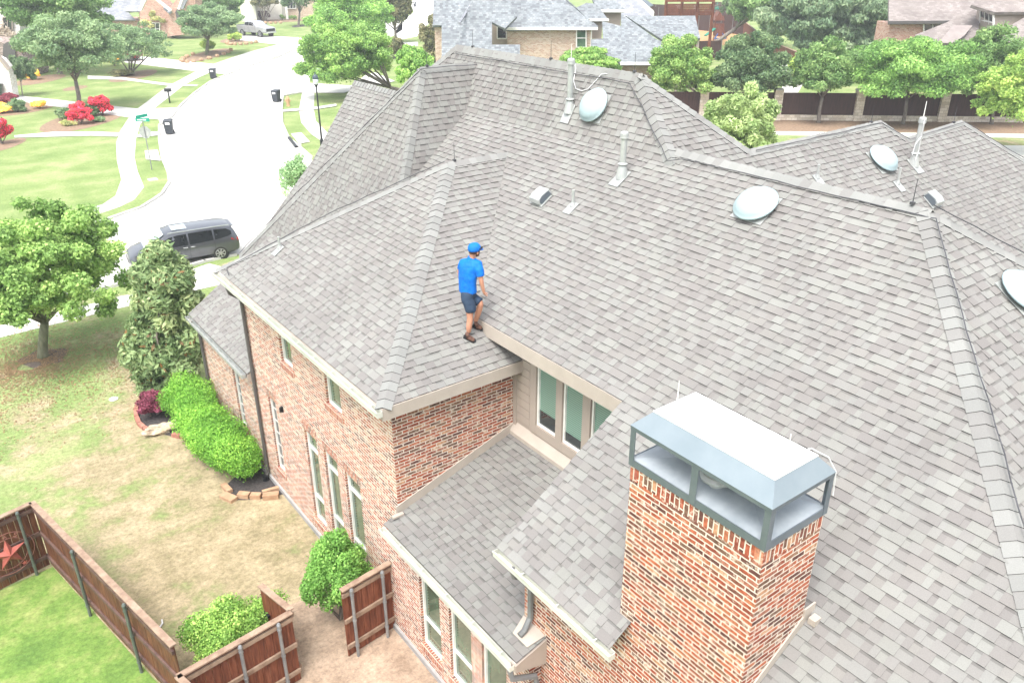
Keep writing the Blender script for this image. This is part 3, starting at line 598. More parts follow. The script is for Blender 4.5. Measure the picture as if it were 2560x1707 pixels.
roof('roof', [[PLL(5.39, 17.86), PLL(8.7, 17.86), PLL(8.7, 22.38), PLL(5.39, 22.38)]], (-0.68, 0, 1), 22)
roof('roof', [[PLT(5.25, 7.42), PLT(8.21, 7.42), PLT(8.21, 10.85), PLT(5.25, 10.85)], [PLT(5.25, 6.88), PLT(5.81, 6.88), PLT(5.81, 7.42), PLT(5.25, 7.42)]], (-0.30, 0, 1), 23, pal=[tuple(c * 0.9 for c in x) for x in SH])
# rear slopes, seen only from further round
mb = MB()
def quad(*p): mb.poly(p, (0.2, 0.19, 0.185))
quad(PU(12.29, 12.1), (15.8, 10.3, 6.6), (15.8, 20, 6.6), PU(12.29, 18.72)); quad(PU(12.29, 18.72), (15.8, 19.5, 6.6), PU(*uf[:2]))
quad(PNN(13.69, 10.3), (13.69, 14, 5.9), (18.5, 14, 5.9), PNN(18.5, 10.33)); quad(PNN(18.88, 9.85), (18.88, 14, 5.6), (26, 14, 5.6), PNN(21.62, 9.95)); quad(PNN(21.62, 9.95), (26, 14, 5.6), (27, 4.6, 4.35))
quad(PB(10.54, 17.64), PB(12.13, 17.64), (12.13, 19.3, 5.6), (hb2[0], hb2[1], hb2[2]), hb1)
quad(c0, (c0[0], 18.2, c0[2]), (c0[0] + 3, 18.2, 5.2), (c0[0] + 3, c0[1] - 1.5, 5.2)); quad(c0, c1, c2, (c2[0], c2[1], 0.2), (c1[0], c1[1], 0.2), (c0[0] + .5, c0[1] - .5, 0.2), (c0[0] + 3, c0[1] - 1.5, 5.2))
mb.build('rear_roof', M['shingle'], H)
# ridge and hip caps
def caps(par, a, b, n1, n2, seed, **k):
    mb = MB(); ridge_caps(mb, a, b, n1, n2, seed=seed, **k); return mb.build('ridge_cap', M['shingle'], par)
caps(roofA, PL(5.30, 10.605), (apk[0], apk[1], zpk), nA, nN2, 31)
caps(roofA, PL(5.30, 18.64), (apk[0], apk[1], zpk), nA, (0, PA, 1), 32)
caps(roofA, (10.9, 14.6225, zpk), (apk[0] - 0.05, apk[1], zpk), nN2, (0, PA, 1), 33)
caps(roofM, PM(5.45, -0.74), PM(11.828, 5.638), nM, (0, -p68, 1), 34, wd=0.16)
caps(roofM, (11.828, 10.5, 8.951), (11.828, 5.55, 8.951), nM, (p68, 0, 1), 35, wd=0.16)
caps(roofE, PE(18.2, -0.73), PE(11.828, 5.638), (0, -p68, 1), (p68, 0, 1), 36, wd=0.16)
caps(roofU, PU(11.52, 10.31), PU(12.29, 12.1), nU, (0, -0.77, 1), 37, wd=0.16)
caps(roofU, (12.29, 18.72, PU(12.29, 0)[2]), (12.29, 12.0, PU(12.29, 0)[2]), nU, (1.0, 0, 1), 38, wd=0.17)
caps(roofU, PNN(13.69, 10.3), PNN(12.29, 12.1), (0, -0.77, 1), (1, 0, 1), 39, wd=0.16)
caps(roofN, PNN(18.5, 10.33), PNN(13.6, 10.3), (0, -0.77, 1), (0, 1, 1), 40)
caps(roofN, PNN(18.88, 9.85), PNN(18.5, 10.33), (0, -0.77, 1), (1, 0, 1), 41); caps(roofN, PNN(21.62, 9.95), PNN(18.88, 9.85), (0, -0.77, 1), (0, 1, 1), 42); caps(roofN, PNN(27, 4.6), PNN(21.62, 9.95), (0, -0.77, 1), (1, 0, 1), 43)
caps(roofB, PB(8.885, 16.342), PB(10.54, 17.64), (-2, 0, 1), (0, -2.55, 1), 44, wd=0.14)
caps(roofB, (12.05, 17.64, 9.81), (10.5, 17.64, 9.81), (0, -2.55, 1), (0, 2.0, 1), 45, wd=0.14)
caps(roofB, hb2, (10.54, 17.64, 9.81), (-2, 0, 1), (0.2, 1.5, 1), 46, wd=0.14)
caps(roofC, (c0[0], 19.6, c0[2]), c0, (-1.2, 0, 1), (1.2, 0, 1), 47)
caps(roofU, uf, PU(12.29, 18.72), nU, (0, 1, 1), 48)
# walls ----------------------------------------------------------------
def wall_grid(mb, plane, const, u0, u1, z0, z1, holes, depth_=0.1, mi=0, sign=-1):
    """plane 'x': wall at x=const facing sign*x, u is y.  plane 'y': wall at y=const, u is x"""
    P = (lambda u, zz, d=0: (const - sign * d, u, zz)) if plane == 'x' else (lambda u, zz, d=0: (u, const - sign * d, zz))
    us = sorted({u0, u1, *[h[0] for h in holes], *[h[1] for h in holes]}); zs = sorted({z0, z1, *[h[2] for h in holes], *[h[3] for h in holes]})
    us = [u for u in us if u0 <= u <= u1]; zs = [q for q in zs if z0 <= q <= z1]
    flip = (plane == 'x') == (sign < 0)
    for a, b in zip(us, us[1:]):
        for c, d in zip(zs, zs[1:]):
            if any(h[0] < (a + b) / 2 < h[1] and h[2] < (c + d) / 2 < h[3] for h in holes): continue
            q = [P(a, c), P(b, c), P(b, d), P(a, d)]; mb.poly(q[::-1] if flip else q, None, mi)
    for h in holes:
        a, b, c, d = h; d = min(d, z1)
        for e, f in (((a, c), (a, d)), ((a, d), (b, d)), ((b, d), (b, c)), ((b, c), (a, c))): mb.poly([P(*e), P(*f), P(*f, depth_), P(*e, depth_)], None, 2 if len(mb_slots) > 2 else mi)
mb_slots = [0, 1, 2]
def window(par, plane, const, u0, u1, z0, z1, rails=(), munt=(), glass='glass', sign=-1, fr=0.045, name='window', frame_m='white', depth_=0.085, sill=None):
    P = (lambda u, zz, d: (const - sign * d, u, zz)) if plane == 'x' else (lambda u, zz, d: (u, const - sign * d, zz))
    def bx(mb, a, b, c, d, e, f): 
        p0 = P(a, c, e); p1 = P(b, d, f); mb.box([min(p0[i], p1[i]) for i in range(3)], [max(p0[i], p1[i]) for i in range(3)])
    mb = MB(); e, f = depth_ - 0.035, depth_ + 0.02
    bx(mb, u0, u0 + fr, z0, z1, e, f); bx(mb, u1 - fr, u1, z0, z1, e, f); bx(mb, u0 + fr, u1 - fr, z0, z0 + fr, e, f); bx(mb, u0 + fr, u1 - fr, z1 - fr, z1, e, f)
    for r in rails: bx(mb, u0 + fr, u1 - fr, r - 0.025, r + 0.025, e + 0.004, f)
    o = mb.build(name, M[frame_m], par)
    mb = MB(); g = depth_ + 0.004; mb.poly([P(u0 + fr, z0 + fr, g), P(u1 - fr, z0 + fr, g), P(u1 - fr, z1 - fr, g), P(u0 + fr, z1 - fr, g)]); mb.build('pane', M[glass], o)
    if munt:
        mb = MB(); nu, nz = munt
        for i in range(1, nu): u = u0 + (u1 - u0) * i / nu; bx(mb, u - 0.009, u + 0.009, z0 + fr, z1 - fr, g - 0.012, g - 0.003)
        for i in range(1, nz): q = z0 + (z1 - z0) * i / nz; bx(mb, u0 + fr, u1 - fr, q - 0.009, q + 0.009, g - 0.014, g - 0.004)
        mb.build('muntin', M['white'], o)
    if sill:
        mb = MB(); bx(mb, u0 - 0.04, u1 + 0.04, z0 - 0.13, z0 - 0.005, -0.035, depth_ + 0.02); mb.build('sill', M[sill], o)
    return o
XW = 5.57
Wup = [(15.22, 15.84, 4.22, 4.98), (12.90, 13.57, 4.20, 4.97)]
Wlo = [(16.67, 17.15, 0.72, 2.78), (14.40, 15.03, 0.48, 2.90), (13.42, 14.05, 0.48, 2.88), (12.40, 13.07, 0.48, 2.86)]
mb = MB(); wall_grid(mb, 'x', XW, 10.85, 17.90, 0.12, 5.36, Wup + Wlo)
wall_grid(mb, 'x', XW, 17.90, 22.12, 0.12, 3.02, [(19.22, 19.70, 0.75, 2.60)])
Wlt = [(9.55, 10.23, 0.50, 2.30), (8.56, 9.24, 0.50, 2.30), (7.56, 8.25, 0.50, 2.30)]
wall_grid(mb, 'x', XW, 6.98, 10.85, 0.12, 2.98, Wlt)
w1 = mb.build('wall', [M['brick_pale'], M['brick_pale'], M['brick']], H)
mb = MB(); wall_grid(mb, 'y', 10.85, XW, 8.21, 2.6, 5.36, []); mb.build('wall', M['brick'], H); mb = MB()
wall_grid(mb, 'y', 6.98, XW, 5.80, 0.12, 3.1, [])
wall_grid(mb, 'x', 5.80, 5.44, 7.40, 0.12, 4.50, []); wall_grid(mb, 'x', 5.80, -0.4, 3.585, 0.12, 4.50, [])
w2 = mb.build('wall', M['brick'], H)
mb = MB(); mb.poly([(5.8, 7.40, 0.12), (5.8, 7.40, 4.5), (8.21, 7.40, 6.35), (8.21, 7.40, 0.12)]); mb.poly([(XW, 17.90, 0.12), (XW, 17.90, 5.4), (8.7, 17.90, 5.4), (8.7, 17.9, 0.12)])
mb.poly([(XW, 22.12, 0.12), (XW, 22.12, 3.0), (8.7, 22.12, 5.2), (8.7, 22.12, 0.12)]); mb.box((9.0, 17.9, 0), (14.5, 20.5, 5.0)); mb.box((11.0, -0.3, 0), (18.0, 9.0, 4.9)); mb.poly([(5.8, -0.4, 0.1), (5.8, -0.4, 4.4), (11.0, -0.3, 4.6), (11.0, -0.3, 0.1)])
mb.box((14.5, 9.0, 0), (26, 13.9, 5.2))
mb.build('wall', M['brick'], H)
mb = MB(); wall_grid(mb, 'x', 8.21, 7.40, 11.45, 3.85, 6.32, [(9.60, 10.17, 4.39, 5.63), (8.90, 9.43, 4.39, 5.63), (8.14, 8.70, 4.39, 5.63)], 0.06)
for zz in np.arange(4.25, 6.2, 0.17): mb.box((8.195, 10.36, zz), (8.207, 10.80, zz + 0.155))
mb.build('siding', M['siding'], H)
mb = MB()   # flat casing boards round the three dormer windows, corner board
mb.box((8.185, 10.17, 4.2), (8.208, 10.34, 5.98)); mb.box((8.185, 9.43, 4.2), (8.208, 9.60, 5.98)); mb.box((8.185, 8.70, 4.2), (8.208, 8.90, 5.98)); mb.box((8.188, 7.9, 5.632), (8.2065, 10.169, 5.979)); mb.box((8.188, 7.9, 4.2), (8.2065, 10.169, 4.388)); mb.box((8.17, 10.76, 4.1), (8.208, 10.85, 5.98))
mb.build('window_casing', M['siding'], H)
for i, (a, b) in enumerate([(9.60, 10.17), (8.90, 9.43), (8.14, 8.70)]): window(H, 'x', 8.21, a, b, 4.39, 5.63, (), (), 'blind', depth_=0.05, fr=0.04)
mb = MB(); mb.box((8.255, 9.64, 4.43), (8.2575, 10.13, 4.72)); mb.build('dark_pane', M['glass_dark'], H); mb = MB(); mb.box((8.255, 8.94, 4.43), (8.2575, 9.39, 4.62)); mb.build('dark_pane', M['glass_dark'], H)
mb = MB(); mb.hexa([(8.08, 7.5, 3.92), (8.21, 7.5, 3.97), (8.21, 10.85, 3.97), (8.08, 10.85, 3.92), (8.08, 7.5, 4.00), (8.21, 7.5, 4.16), (8.21, 10.85, 4.16), (8.08, 10.85, 4.00)]); mb.build('flashing', M['trim'], H)
mb = MB()  # raking skirt board on the brick return
mb.hexa([(5.53, 10.825, 3.06), (8.2, 10.825, 3.92), (8.2, 10.85, 3.92), (5.53, 10.85, 3.06), (5.53, 10.825, 3.33), (8.2, 10.825, 4.14), (8.2, 10.85, 4.14), (5.53, 10.85, 3.33)]); mb.box((5.40, 10.72, 3.17), (5.62, 10.80, 3.21)); mb.build('skirt_board', M['trim'], H)
mb = MB(); mb.box((5.52, 6.95, -0.05), (5.60, 22.14, 0.12)); mb.box((5.60, 6.93, -0.05), (14, 6.98, 0.12)); mb.box((5.76, -0.4, -0.05), (5.84, 7.0, 0.12)); mb.build('foundation', M['foundation'], H)
for h in Wup: window(H, 'x', XW, *h, (h[3] - 0.12,), (), 'glass', sill='sillbrick')
window(H, 'x', XW, *Wlo[0], (), (2, 6), 'glass_dark', sill='sillbrick')
for h in Wlo[1:]: window(H, 'x', XW, *h, (2.44, 1.12), (), 'glass', sill='sillbrick')
window(H, 'x', XW, 19.22, 19.70, 0.75, 2.60, (), (2, 6), 'glass_dark', sill='sillbrick')
for h in Wlt: window(H, 'x', XW, *h, (1.14,), (), 'glass', sill='sillbrick')
for h in Wlo: mb = MB(); mb.box((XW - 0.004, h[0] - 0.06, h[3] - 0.005), (XW + 0.05, h[1] + 0.06, h[3] + 0.21)); mb.build('lintel', M['soldier'], H)
mb = MB()
for k in range(int((8.18 - 5.60) / 0.115)): x = 5.62 + 0.115 * k; mb.box((x, 10.815, 5.215), (x + 0.055, 10.85, 5.27))
mb.box((5.57, 10.825, 5.27), (8.2, 10.85, 5.33)); mb.build('dentil_course', M['sillbrick'], H)
# eaves: soffits, fascias, gutters
mb = MB(); mb.box((5.28, 10.605, 5.33), (5.58, 18.62, 5.36)); mb.box((5.28, 10.600, 5.33), (8.30, 10.86, 5.359)); mb.box((5.28, 10.575, 5.335), (8.30, 10.602, 5.565))
mb.box((5.272, 10.58, 5.335), (5.298, 18.64, 5.56)); mb.box((7.84, 7.6, 5.93), (8.21, 11.4, 5.96)); mb.box((7.80, 7.62, 5.945), (7.832, 11.45, 6.205)); mb.box((7.88, 7.62, 5.88), (7.93, 11.3, 5.93)); mb.box((8.28, 10.6, 5.34), (8.302, 10.86, 5.56))
mb.hexa([PM(5.5, 7.60, -0.22), PM(7.83, 7.60, -0.22), PM(7.83, 7.625, -0.22), PM(5.5, 7.625, -0.22), PM(5.5, 7.60, -0.006), PM(7.83, 7.60, -0.006), PM(7.83, 7.625, -0.006), PM(5.5, 7.625, -0.006)])
mb.box((5.42, 3.6 - 4, 4.36), (5.80, 3.585, 4.39)); mb.box((5.48, 5.46, 4.36), (5.80, 7.62, 4.39)); mb.box((5.26, 6.9, 2.86), (5.57, 10.85, 2.89)); mb.box((5.38, 17.9, 2.92), (5.57, 22.3, 2.95))
mb.box((5.36, 22.10, 2.93), (8.0, 22.36, 2.96)); mb.build('soffit', M['trim'], H)
mb = MB(); mb.prism([(5.22, 6.86, 2.90), (5.81, 6.86, 2.72), (5.81, 6.86, PLT(5.81, 0)[2] - 0.02), (5.22, 6.86, PLT(5.22, 0)[2] - 0.02)], (0, 0.12, 0)); mb.build('gable_return', M['siding'], H)
mb = MB(); mb.prism([(5.39, 17.86, 2.86), (5.7, 17.86, 2.86), (5.7, 17.86, 3.26), (5.39, 17.86, 3.05)], (0, 0.05, 0)); mb.build('gable_return', M['siding'], H)
def gutter(x, y0, y1, zt, m='gutter', w_=0.105, h_=0.10):
    mb = MB(); x0 = x - w_; t = 0.006
    mb.box((x0, y0, zt - h_), (x0 + t, y1, zt)); mb.box((x - t, y0, zt - h_), (x, y1, zt + 0.01)); mb.box((x0 + t, y0 + t, zt - h_), (x - t, y1 - t, zt - h_ + t)); mb.box((x0 + t, y0, zt - h_), (x - t, y0 + t, zt - 0.005)); mb.box((x0 + t, y1 - t, zt - h_), (x - t, y1, zt - 0.005))
    mb.box((x0 - 0.012, y0, zt - 0.02), (x0 - 0.0005, y1, zt + 0.002))
    yy = y0 + 0.3
    while yy < y1: mb.box((x0 + t, yy, zt - 0.012), (x - t, yy + 0.02, zt - 0.004)); yy += 0.75
    return mb.build('gutter', M[m], H)
gutter(5.27, 10.56, 18.62, 5.535); gutter(5.47, 5.16, 7.60, 4.59); gutter(5.25, 6.90, 10.82, 3.03); gutter(5.38, 17.95, 22.36, 3.05, 'pale_metal'); gutter(5.47, -0.6, 3.55, 4.59)
def downspout(pts, m, w_=0.075):
    mb = MB(); mb.tube(pts, w_ / 2 * 1.15, 6); return mb.build('downspout', M[m], H)
downspout([(5.22, 17.80, 5.42), (5.26, 17.80, 5.25), (5.50, 17.84, 5.05), (5.51, 17.84, 4.9), (5.51, 17.84, 0.22), (5.44, 17.80, 0.10)], 'dark_down')
downspout([(5.33, 22.05, 2.95), (5.50, 22.04, 2.75), (5.51, 22.04, 0.2), (5.42, 22.04, 0.1)], 'dark_down')
downspout([(5.42, 7.22, 4.50), (5.45, 7.20, 4.35), (5.74, 7.19, 4.2), (5.745, 7.19, 3.42), (5.62, 7.17, 3.24), (5.52, 7.16, 3.21)], 'grey_down', 0.085)
downspout([(5.19, 6.97, 2.93), (5.22, 6.94, 2.72), (5.62, 6.90, 2.55), (5.66, 6.90, 2.35), (5.66, 6.90, 0.2)], 'grey_down', 0.085)
mb = MB(); mb.tube([(5.40, 17.78, 0.02), (5.40, 17.78, 0.16)], 0.07, 10); mb.build('drain_pipe', M['black'], H)
mb = MB(); mb.hexa([PLT(5.50, 6.95)[:2] + (3.155,), PLT(5.80, 6.90)[:2] + (3.245,), PLT(5.80, 7.42)[:2] + (3.245,), PLT(5.50, 7.30)[:2] + (3.155,), (5.50, 6.95, 3.165), (5.80, 6.90, 3.255), (5.80, 7.42, 3.255), (5.50, 7.30, 3.165)]); mb.build('flashing', M['trim'], H)
# wall lantern
mb = MB(); mb.box((5.53, 16.17, 2.76), (5.565, 16.23, 2.90)); mb.lathe((5.51, 16.2, 2.76), [(0.015, 0), (0.03, 0.02), (0.03, 0.10), (0.035, 0.11), (0.01, 0.14)], 8); mb.build('wall_lamp', M['black'], H)
# chimney --------------------------------------------------------------
cx0, cx1, cy0, cy1, cz = 5.80, 6.78, 3.585, 5.44, 7.11
mb = MB(); mb.box((cx0, cy0, 0.0), (cx1, cy1, cz - 0.225)); 
chim = mb.build('chimney', M['brick'], H)
mb = MB(); mb.box((cx0 - 0.001, cy0 - 0.001, cz - 0.225), (cx1 + 0.001, cy1 + 0.001, cz)); mb.build('soldier_course', M['soldier'], chim)
for (x, y) in ((cx0 - .003, cy0 - .003), (cx1 - 0.1, cy0 - .003), (cx0 - .003, cy1 - 0.1)): mb = MB(); mb.box((x, y, cz - 0.23), (x + 0.105, y + 0.105, cz + 0.001)); mb.build('corner_brick', M['sillbrick'], chim)
a, b, c, d = cx0 - 0.02, cx1 + 0.02, cy0 - 0.02, cy1 + 0.02; sh = 0.075
mb = MB()   # skirt, posts and band of the open cap
z0, z1 = cz - 0.035, cz + 0.06
for (p, q) in (((a, c, z0), (b, c + 0.012, z1)), ((a, d - 0.012, z0), (b, d, z1)), ((a, c + 0.013, z0), (a + 0.012, d - 0.013, z1)), ((b - 0.012, c + 0.013, z0), (b, d - 0.013, z1))): mb.box(p, q)
zr = 7.60
def ang(x, y, sx, sy):
    mb.box((min(x, x + sx * sh), min(y, y + sy * 0.010), z1 - 0.09), (max(x, x + sx * sh), max(y, y + sy * 0.010), zr)); mb.box((min(x, x + sx * 0.010), min(y + sy * 0.0102, y + sy * sh), z1 - 0.09), (max(x, x + sx * 0.010), max(y + sy * 0.0102, y + sy * sh), zr))
ang(a - .004, c - .004, 1, 1); ang(b + .004, c - .004, -1, 1); ang(a - .004, d + .004, 1, -1); ang(b + .004, d + .004, -1, -1)
for x in (a - 0.006, b - 0.004): mb.box((x, (c + d) / 2 - 0.045, z1 - 0.085), (x + 0.010, (c + d) / 2 + 0.045, zr))
for (p, q) in (((a - .008, c - .008, zr - 0.05), (b + .008, c + 0.002, zr)), ((a - .008, d - 0.002, zr - 0.05), (b + .008, d + .008, zr)), ((a - .008, c + 0.003, zr - 0.05), (a + .002, d - 0.003, zr)), ((b - .002, c + 0.003, zr - 0.05), (b + .008, d - .003, zr))): mb.box(p, q)
capo = mb.build('chimney_cap', M['grey_metal'], chim)
t = [(5.93, 3.68), (6.62, 3.68), (6.62, 5.29), (5.93, 5.29)]; o_ = [(a - .012, c - .012), (b + .012, c - .012), (b + .012, d + .012), (a - .012, d + .012)]; zt = 7.80
mb = MB()
for i in range(4): j = (i + 1) % 4; mb.poly([(*o_[i], zr + .002), (*o_[j], zr + .002), (*t[j], zt), (*t[i], zt)])
mb.build('cap_hood', noisy('blue grey hood steel', (0.175, 0.215, 0.24), (0.205, 0.245, 0.27), 2, 0.4, 0.4, 0.1), chim)
mb = MB(); mb.box((5.925, 3.675, zt + 0.001), (6.625, 5.295, zt + 0.014)); mb.build('cap_top', M['top_metal'], chim)
mb = MB()   # chase cover inside the cap: shallow hipped pan with creases
e_ = [(a + .012, c + .012), (b - .012, c + .012), (b - .012, d - .012), (a + .012, d - .012)]; f1 = (6.29, 4.20, cz + 0.18); f2 = (6.29, 4.85, cz + 0.18)
E4 = [(*p, cz + 0.055) for p in e_]; mb.poly([E4[0], E4[1], f1]); mb.poly([E4[1], E4[2], f2, f1]); mb.poly([E4[2], E4[3], f2]); mb.poly([E4[3], E4[0], f1, f2]); mb.build('chase_cover', noisy('dull zinc pan', (0.22, 0.255, 0.28), (0.34, 0.375, 0.40), 1.5, 0.4, 0.4, 0.2), chim)
mb = MB(); mb.lathe((6.12, 4.47, cz + 0.06), [(0.10, 0), (0.10, 0.13), (0.19, 0.14), (0.20, 0.17), (0.17, 0.20), (0.05, 0.23)], 28); mb.build('flue_cap', M['pale_metal'], chim, smooth=False)
mb = MB(); mb.prism([(cx1 + .0, cy0 - 0.02, PM(cx1, 0)[2] + .02), (cx0, cy0 - 0.02, PM(cx0, 0)[2] + .02), (cx0, cy0 - 0.02, PM(cx0, 0)[2] + .15), (cx1, cy0 - 0.02, PM(cx1, 0)[2] + .15)], (0, 0.018, 0)); mb.box((cx1, cy0 - 0.02, 5.4), (cx1 + 0.2, cy0 + 0.0, 5.75)); mb.box((cx1 + 0.04, cy0 - 0.14, 5.56), (cx1 + 0.16, cy0 - 0.05, 5.64)); mb.build('chimney_flashing', M['trim'], chim)
# lightning protection: cable clipped along ridges, and rods ----------------
def cable(pts, r=0.009, m='cable', name='lightning_cable', lift=0.05):
    rnd = random.Random(len(pts)); P = []
    for a, b in zip(pts, pts[1:]):
        a = Vector(a); b = Vector(b); n = max(2, int((b - a).length / 0.35))
        for i in range(n): P.append(a.lerp(b, i / n) + Vector((rnd.uniform(-.02, .02), rnd.uniform(-.02, .02), lift + rnd.uniform(-.008, .012))))
    P.append(Vector(pts[-1]) + Vector((0, 0, lift))); mb = MB(); mb.tube(P, r, 5); return mb.build(name, M[m], H)
zU = PU(12.29, 0)[2]
cable([(12.14, 18.6, zU - .20), (12.14, 12.2, zU - .20), (11.45, 10.4, 8.78), (11.62, 10.2, 8.85), (11.68, 5.6, 8.86), (11.73, 5.45, 8.87), (5.6, -0.75, 4.7)], lift=0.03)
cable([(11.83, 5.55, 9.0), (18.0, -0.6, 4.8)]); cable([(9.25, 14.7, zpk - 0.02), (7.3, 16.7, 6.95), (5.45, 18.3, 5.65), (5.34, 17.9, 5.6)]); cable([(12.1, 17.55, 9.72), (10.5, 17.55, 9.75), hb1, hb2], lift=0.06); cable([(13.8, 10.2, 8.68), (18.4, 10.24, 8.7), (18.9, 9.75, 8.34), (21.6, 9.85, 8.42), (26.6, 4.8, 4.55)])
def rod(px, py_top, p, r=0.008, m='cable', name='lightning_rod'):
    mb = MB(); a = Vector(p); h = 0.6; 
    lo, hi = 0, 2.5
    mb.tube([a, a + Vector((0, 0, 0.38))], [r, r * 0.5], 6); mb.box((a.x - .03, a.y - .03, a.z - .01), (a.x + .03, a.y + .03, a.z + .03)); return mb.build(name, M[m], H)
for p in ((12.29, 18.0, zU + .03), (12.29, 14.9, zU + .03), (12.29, 12.25, zU + .03), (11.80, 5.85, 9.0), (9.45, 14.62, zpk + .03), (10.7, 17.64, 9.84), (18.1, 10.33, 8.78), (21.2, 9.93, 8.48)): rod(0, 0, p)
for (x, y) in ((6.20, 5.20), (6.35, 3.85)):
    mb = MB(); mb.tube([(x, y, zt), (x, y, zt + (0.34 if y > 5 else 0.28))], [0.008, 0.004], 6); mb.box((x - .05, y - .03, zt + .012), (x + .05, y + .03, zt + 0.03)); mb.build('lightning_rod', M['white'], chim)
mb = MB(); mb.tube([(6.37, 3.85, 7.84), (6.55, 3.72, 7.90), (6.72, 3.62, 7.78), (6.81, 3.56, 7.6), (6.83, 3.55, 7.3)], 0.008, 5); mb.build('bonding_cable', M['cable_white'], chim)
# roof vents -----------------------------------------------------------
def frame_on(n, p):
    n = Vector(n).normalized(); u = Vector((0, 0, 1)).cross(n).normalized(); v = n.cross(u); return Vector(p), u, v, n
def plate(mb, fr, w_, l, h=0.01, du=0, dv=0):
    p, u, v, n = fr; q = [p + u * (du + s * w_ / 2) + v * (dv + t_ * l / 2) + n * 0.022 for s, t_ in ((-1, -1), (1, -1), (1, 1), (-1, 1))]; mb.hexa([tuple(k) for k in q] + [tuple(k + n * h) for k in q])
def dome_vent(n, p, r=0.37):
    fr = frame_on(n, p); mb = MB(); plate(mb, fr, 0.62, 0.62, dv=-0.02); o = mb.build('attic_vent', M['pale_metal'], H)
    mb = MB(); c = fr[0] + fr[3] * 0.03; mb.lathe(c, [(0.2, 0), (0.2, 0.09)], 24, fr[3]); mb.build('vent_throat', M['grey_metal'], o, smooth=True)
    mb = MB(); mb.lathe(c, [(r * 0.9, 0.07), (r, 0.065), (r * 1.02, 0.085), (r * 0.99, 0.10), (r * 0.93, 0.115), (r * 0.90, 0.14), (r * 0.78, 0.185), (r * 0.58, 0.222), (r * 0.33, 0.246), (r * 0.1, 0.256)], 40, fr[3]); mb.build('vent_dome', M['vent_blue'], o, smooth=True)
    return o
dome_vent(nU, hit(1491, 268, nU, (11.52, 0, 8.743)), 0.36); dome_vent(nM, hit(1893, 520, nM, (7.818, 0, 6.208))); dome_vent((0, -.77, 1), hit(2201, 404, (0, -.77, 1), (0, 10.31, 8.743)), 0.36); dome_vent((0, -p68, 1), hit(2545, 738, (0, -p68, 1), (0, 5.638, 8.951)), 0.36)
def flue(n, p, h, r=0.062, cap='ring', m='pale_metal'):
    fr = frame_on(n, p); mb = MB(); plate(mb, fr, 0.26, 0.42, dv=-0.06); q = fr[0] + Vector((0, 0, 0.02)); mb.lathe(q - Vector((0, 0, 0.05)), [(r * 2.1, 0), (r * 1.3, 0.24), (r * 1.25, 0.25)], 16); o = mb.build('flue_pipe', M['pale_metal'], H)
    mb = MB(); mb.lathe(q, [(r, 0), (r, h)], 18); mb.lathe(q + Vector((0, 0, 0.22)), [(r * 1.5, 0), (r * 1.6, 0.02), (r * 1.05, 0.045)], 18); mb.build('pipe', M[m], o, smooth=False)
    mb = MB(); mb.lathe(q + Vector((0, 0, h - 0.11)), [(r * 1.3, 0), (r * 1.35, 0.02), (r * 1.3, 0.03), (r * 1.35, 0.05), (r * 1.3, 0.06), (r * 1.35, 0.08), (r * 1.25, 0.11), (r * 0.9, 0.13)], 18); mb.build('rain_cap', M[m], o)
    return o, q + Vector((0, 0, h))
_, tp = flue(nU, hit(1424, 279, nU, (11.52, 0, 8.743)), 1.05); mb = MB(); mb.tube([tp, tp + Vector((0, 0, .3))], [.008, .004], 6); mb.build('lightning_rod', M['white'], H)
f2p = hit(1555, 443, nM, (7.818, 0, 6.208)); flue(nM, f2p, 0.83)
_, tp = flue((0, -.77, 1), hit(2283, 412, (0, -.77, 1), (0, 10.31, 8.743)), 1.02); mb = MB(); mb.tube([tp, tp + Vector((0, 0, .36))], [.011, .007], 6); mb.build('lightning_rod', M['white'], H)
mb = MB(); mb.tube([tp + Vector((-.03, -.05, .03)), tp + Vector((-.12, -.1, -.1)), tp + Vector((-.06, -.08, -.38)), tp + Vector((-.3, -.1, -.52)), tp + Vector((-.33, -.1, -.75)), tp + Vector((-.15, -.1, -.9)), tp + Vector((-.05, -.08, -.7)), tp + Vector((-.07, -.07, -.3))], 0.010, 6); mb.build('bonding_cable', M['cable_white'], H)
a = Vector(hit(1438, 222, nU, (11.52, 0, 8.743))); pts = [hit(x, y, nU, (11.52, 0, 8.743)) for x, y in ((1436, 160), (1440, 175), (1434, 205), (1440, 226), (1455, 231), (1470, 226), (1490, 205), (1503, 190), (1518, 188))]
mb = MB(); mb.tube([Vector(q) + Vector((-.02, -.02, .03)) for q in pts], 0.010, 6); mb.build('bonding_cable', M['cable_white'], H)
def pvc(n, p, h=0.34, r=0.03):
    fr = frame_on(n, p); mb = MB(); plate(mb, fr, 0.2, 0.3, dv=-0.05); mb.lathe(fr[0], [(r * 2, 0.02), (r * 1.2, 0.10)], 14); o = mb.build('plumbing_vent', M['pale_metal'], H)
    mb = MB(); mb.lathe(fr[0], [(r, 0), (r, h)], 12); mb.build('pipe', M['pale_metal'], o); return o
pvc(nM, hit(1432, 518, nM, (7.818, 0, 6.208))); pvc((0, -.77, 1), hit(2243, 463, (0, -.77, 1), (0, 10.31, 8.743)), 0.38); pvc((0, -.77, 1), hit(2042, 448, (0, -.77, 1), (0, 10.31, 8.743)), 0.3); pvc(nA, hit(700, 624, nA, (5.3, 0, 5.568)), 0.3)
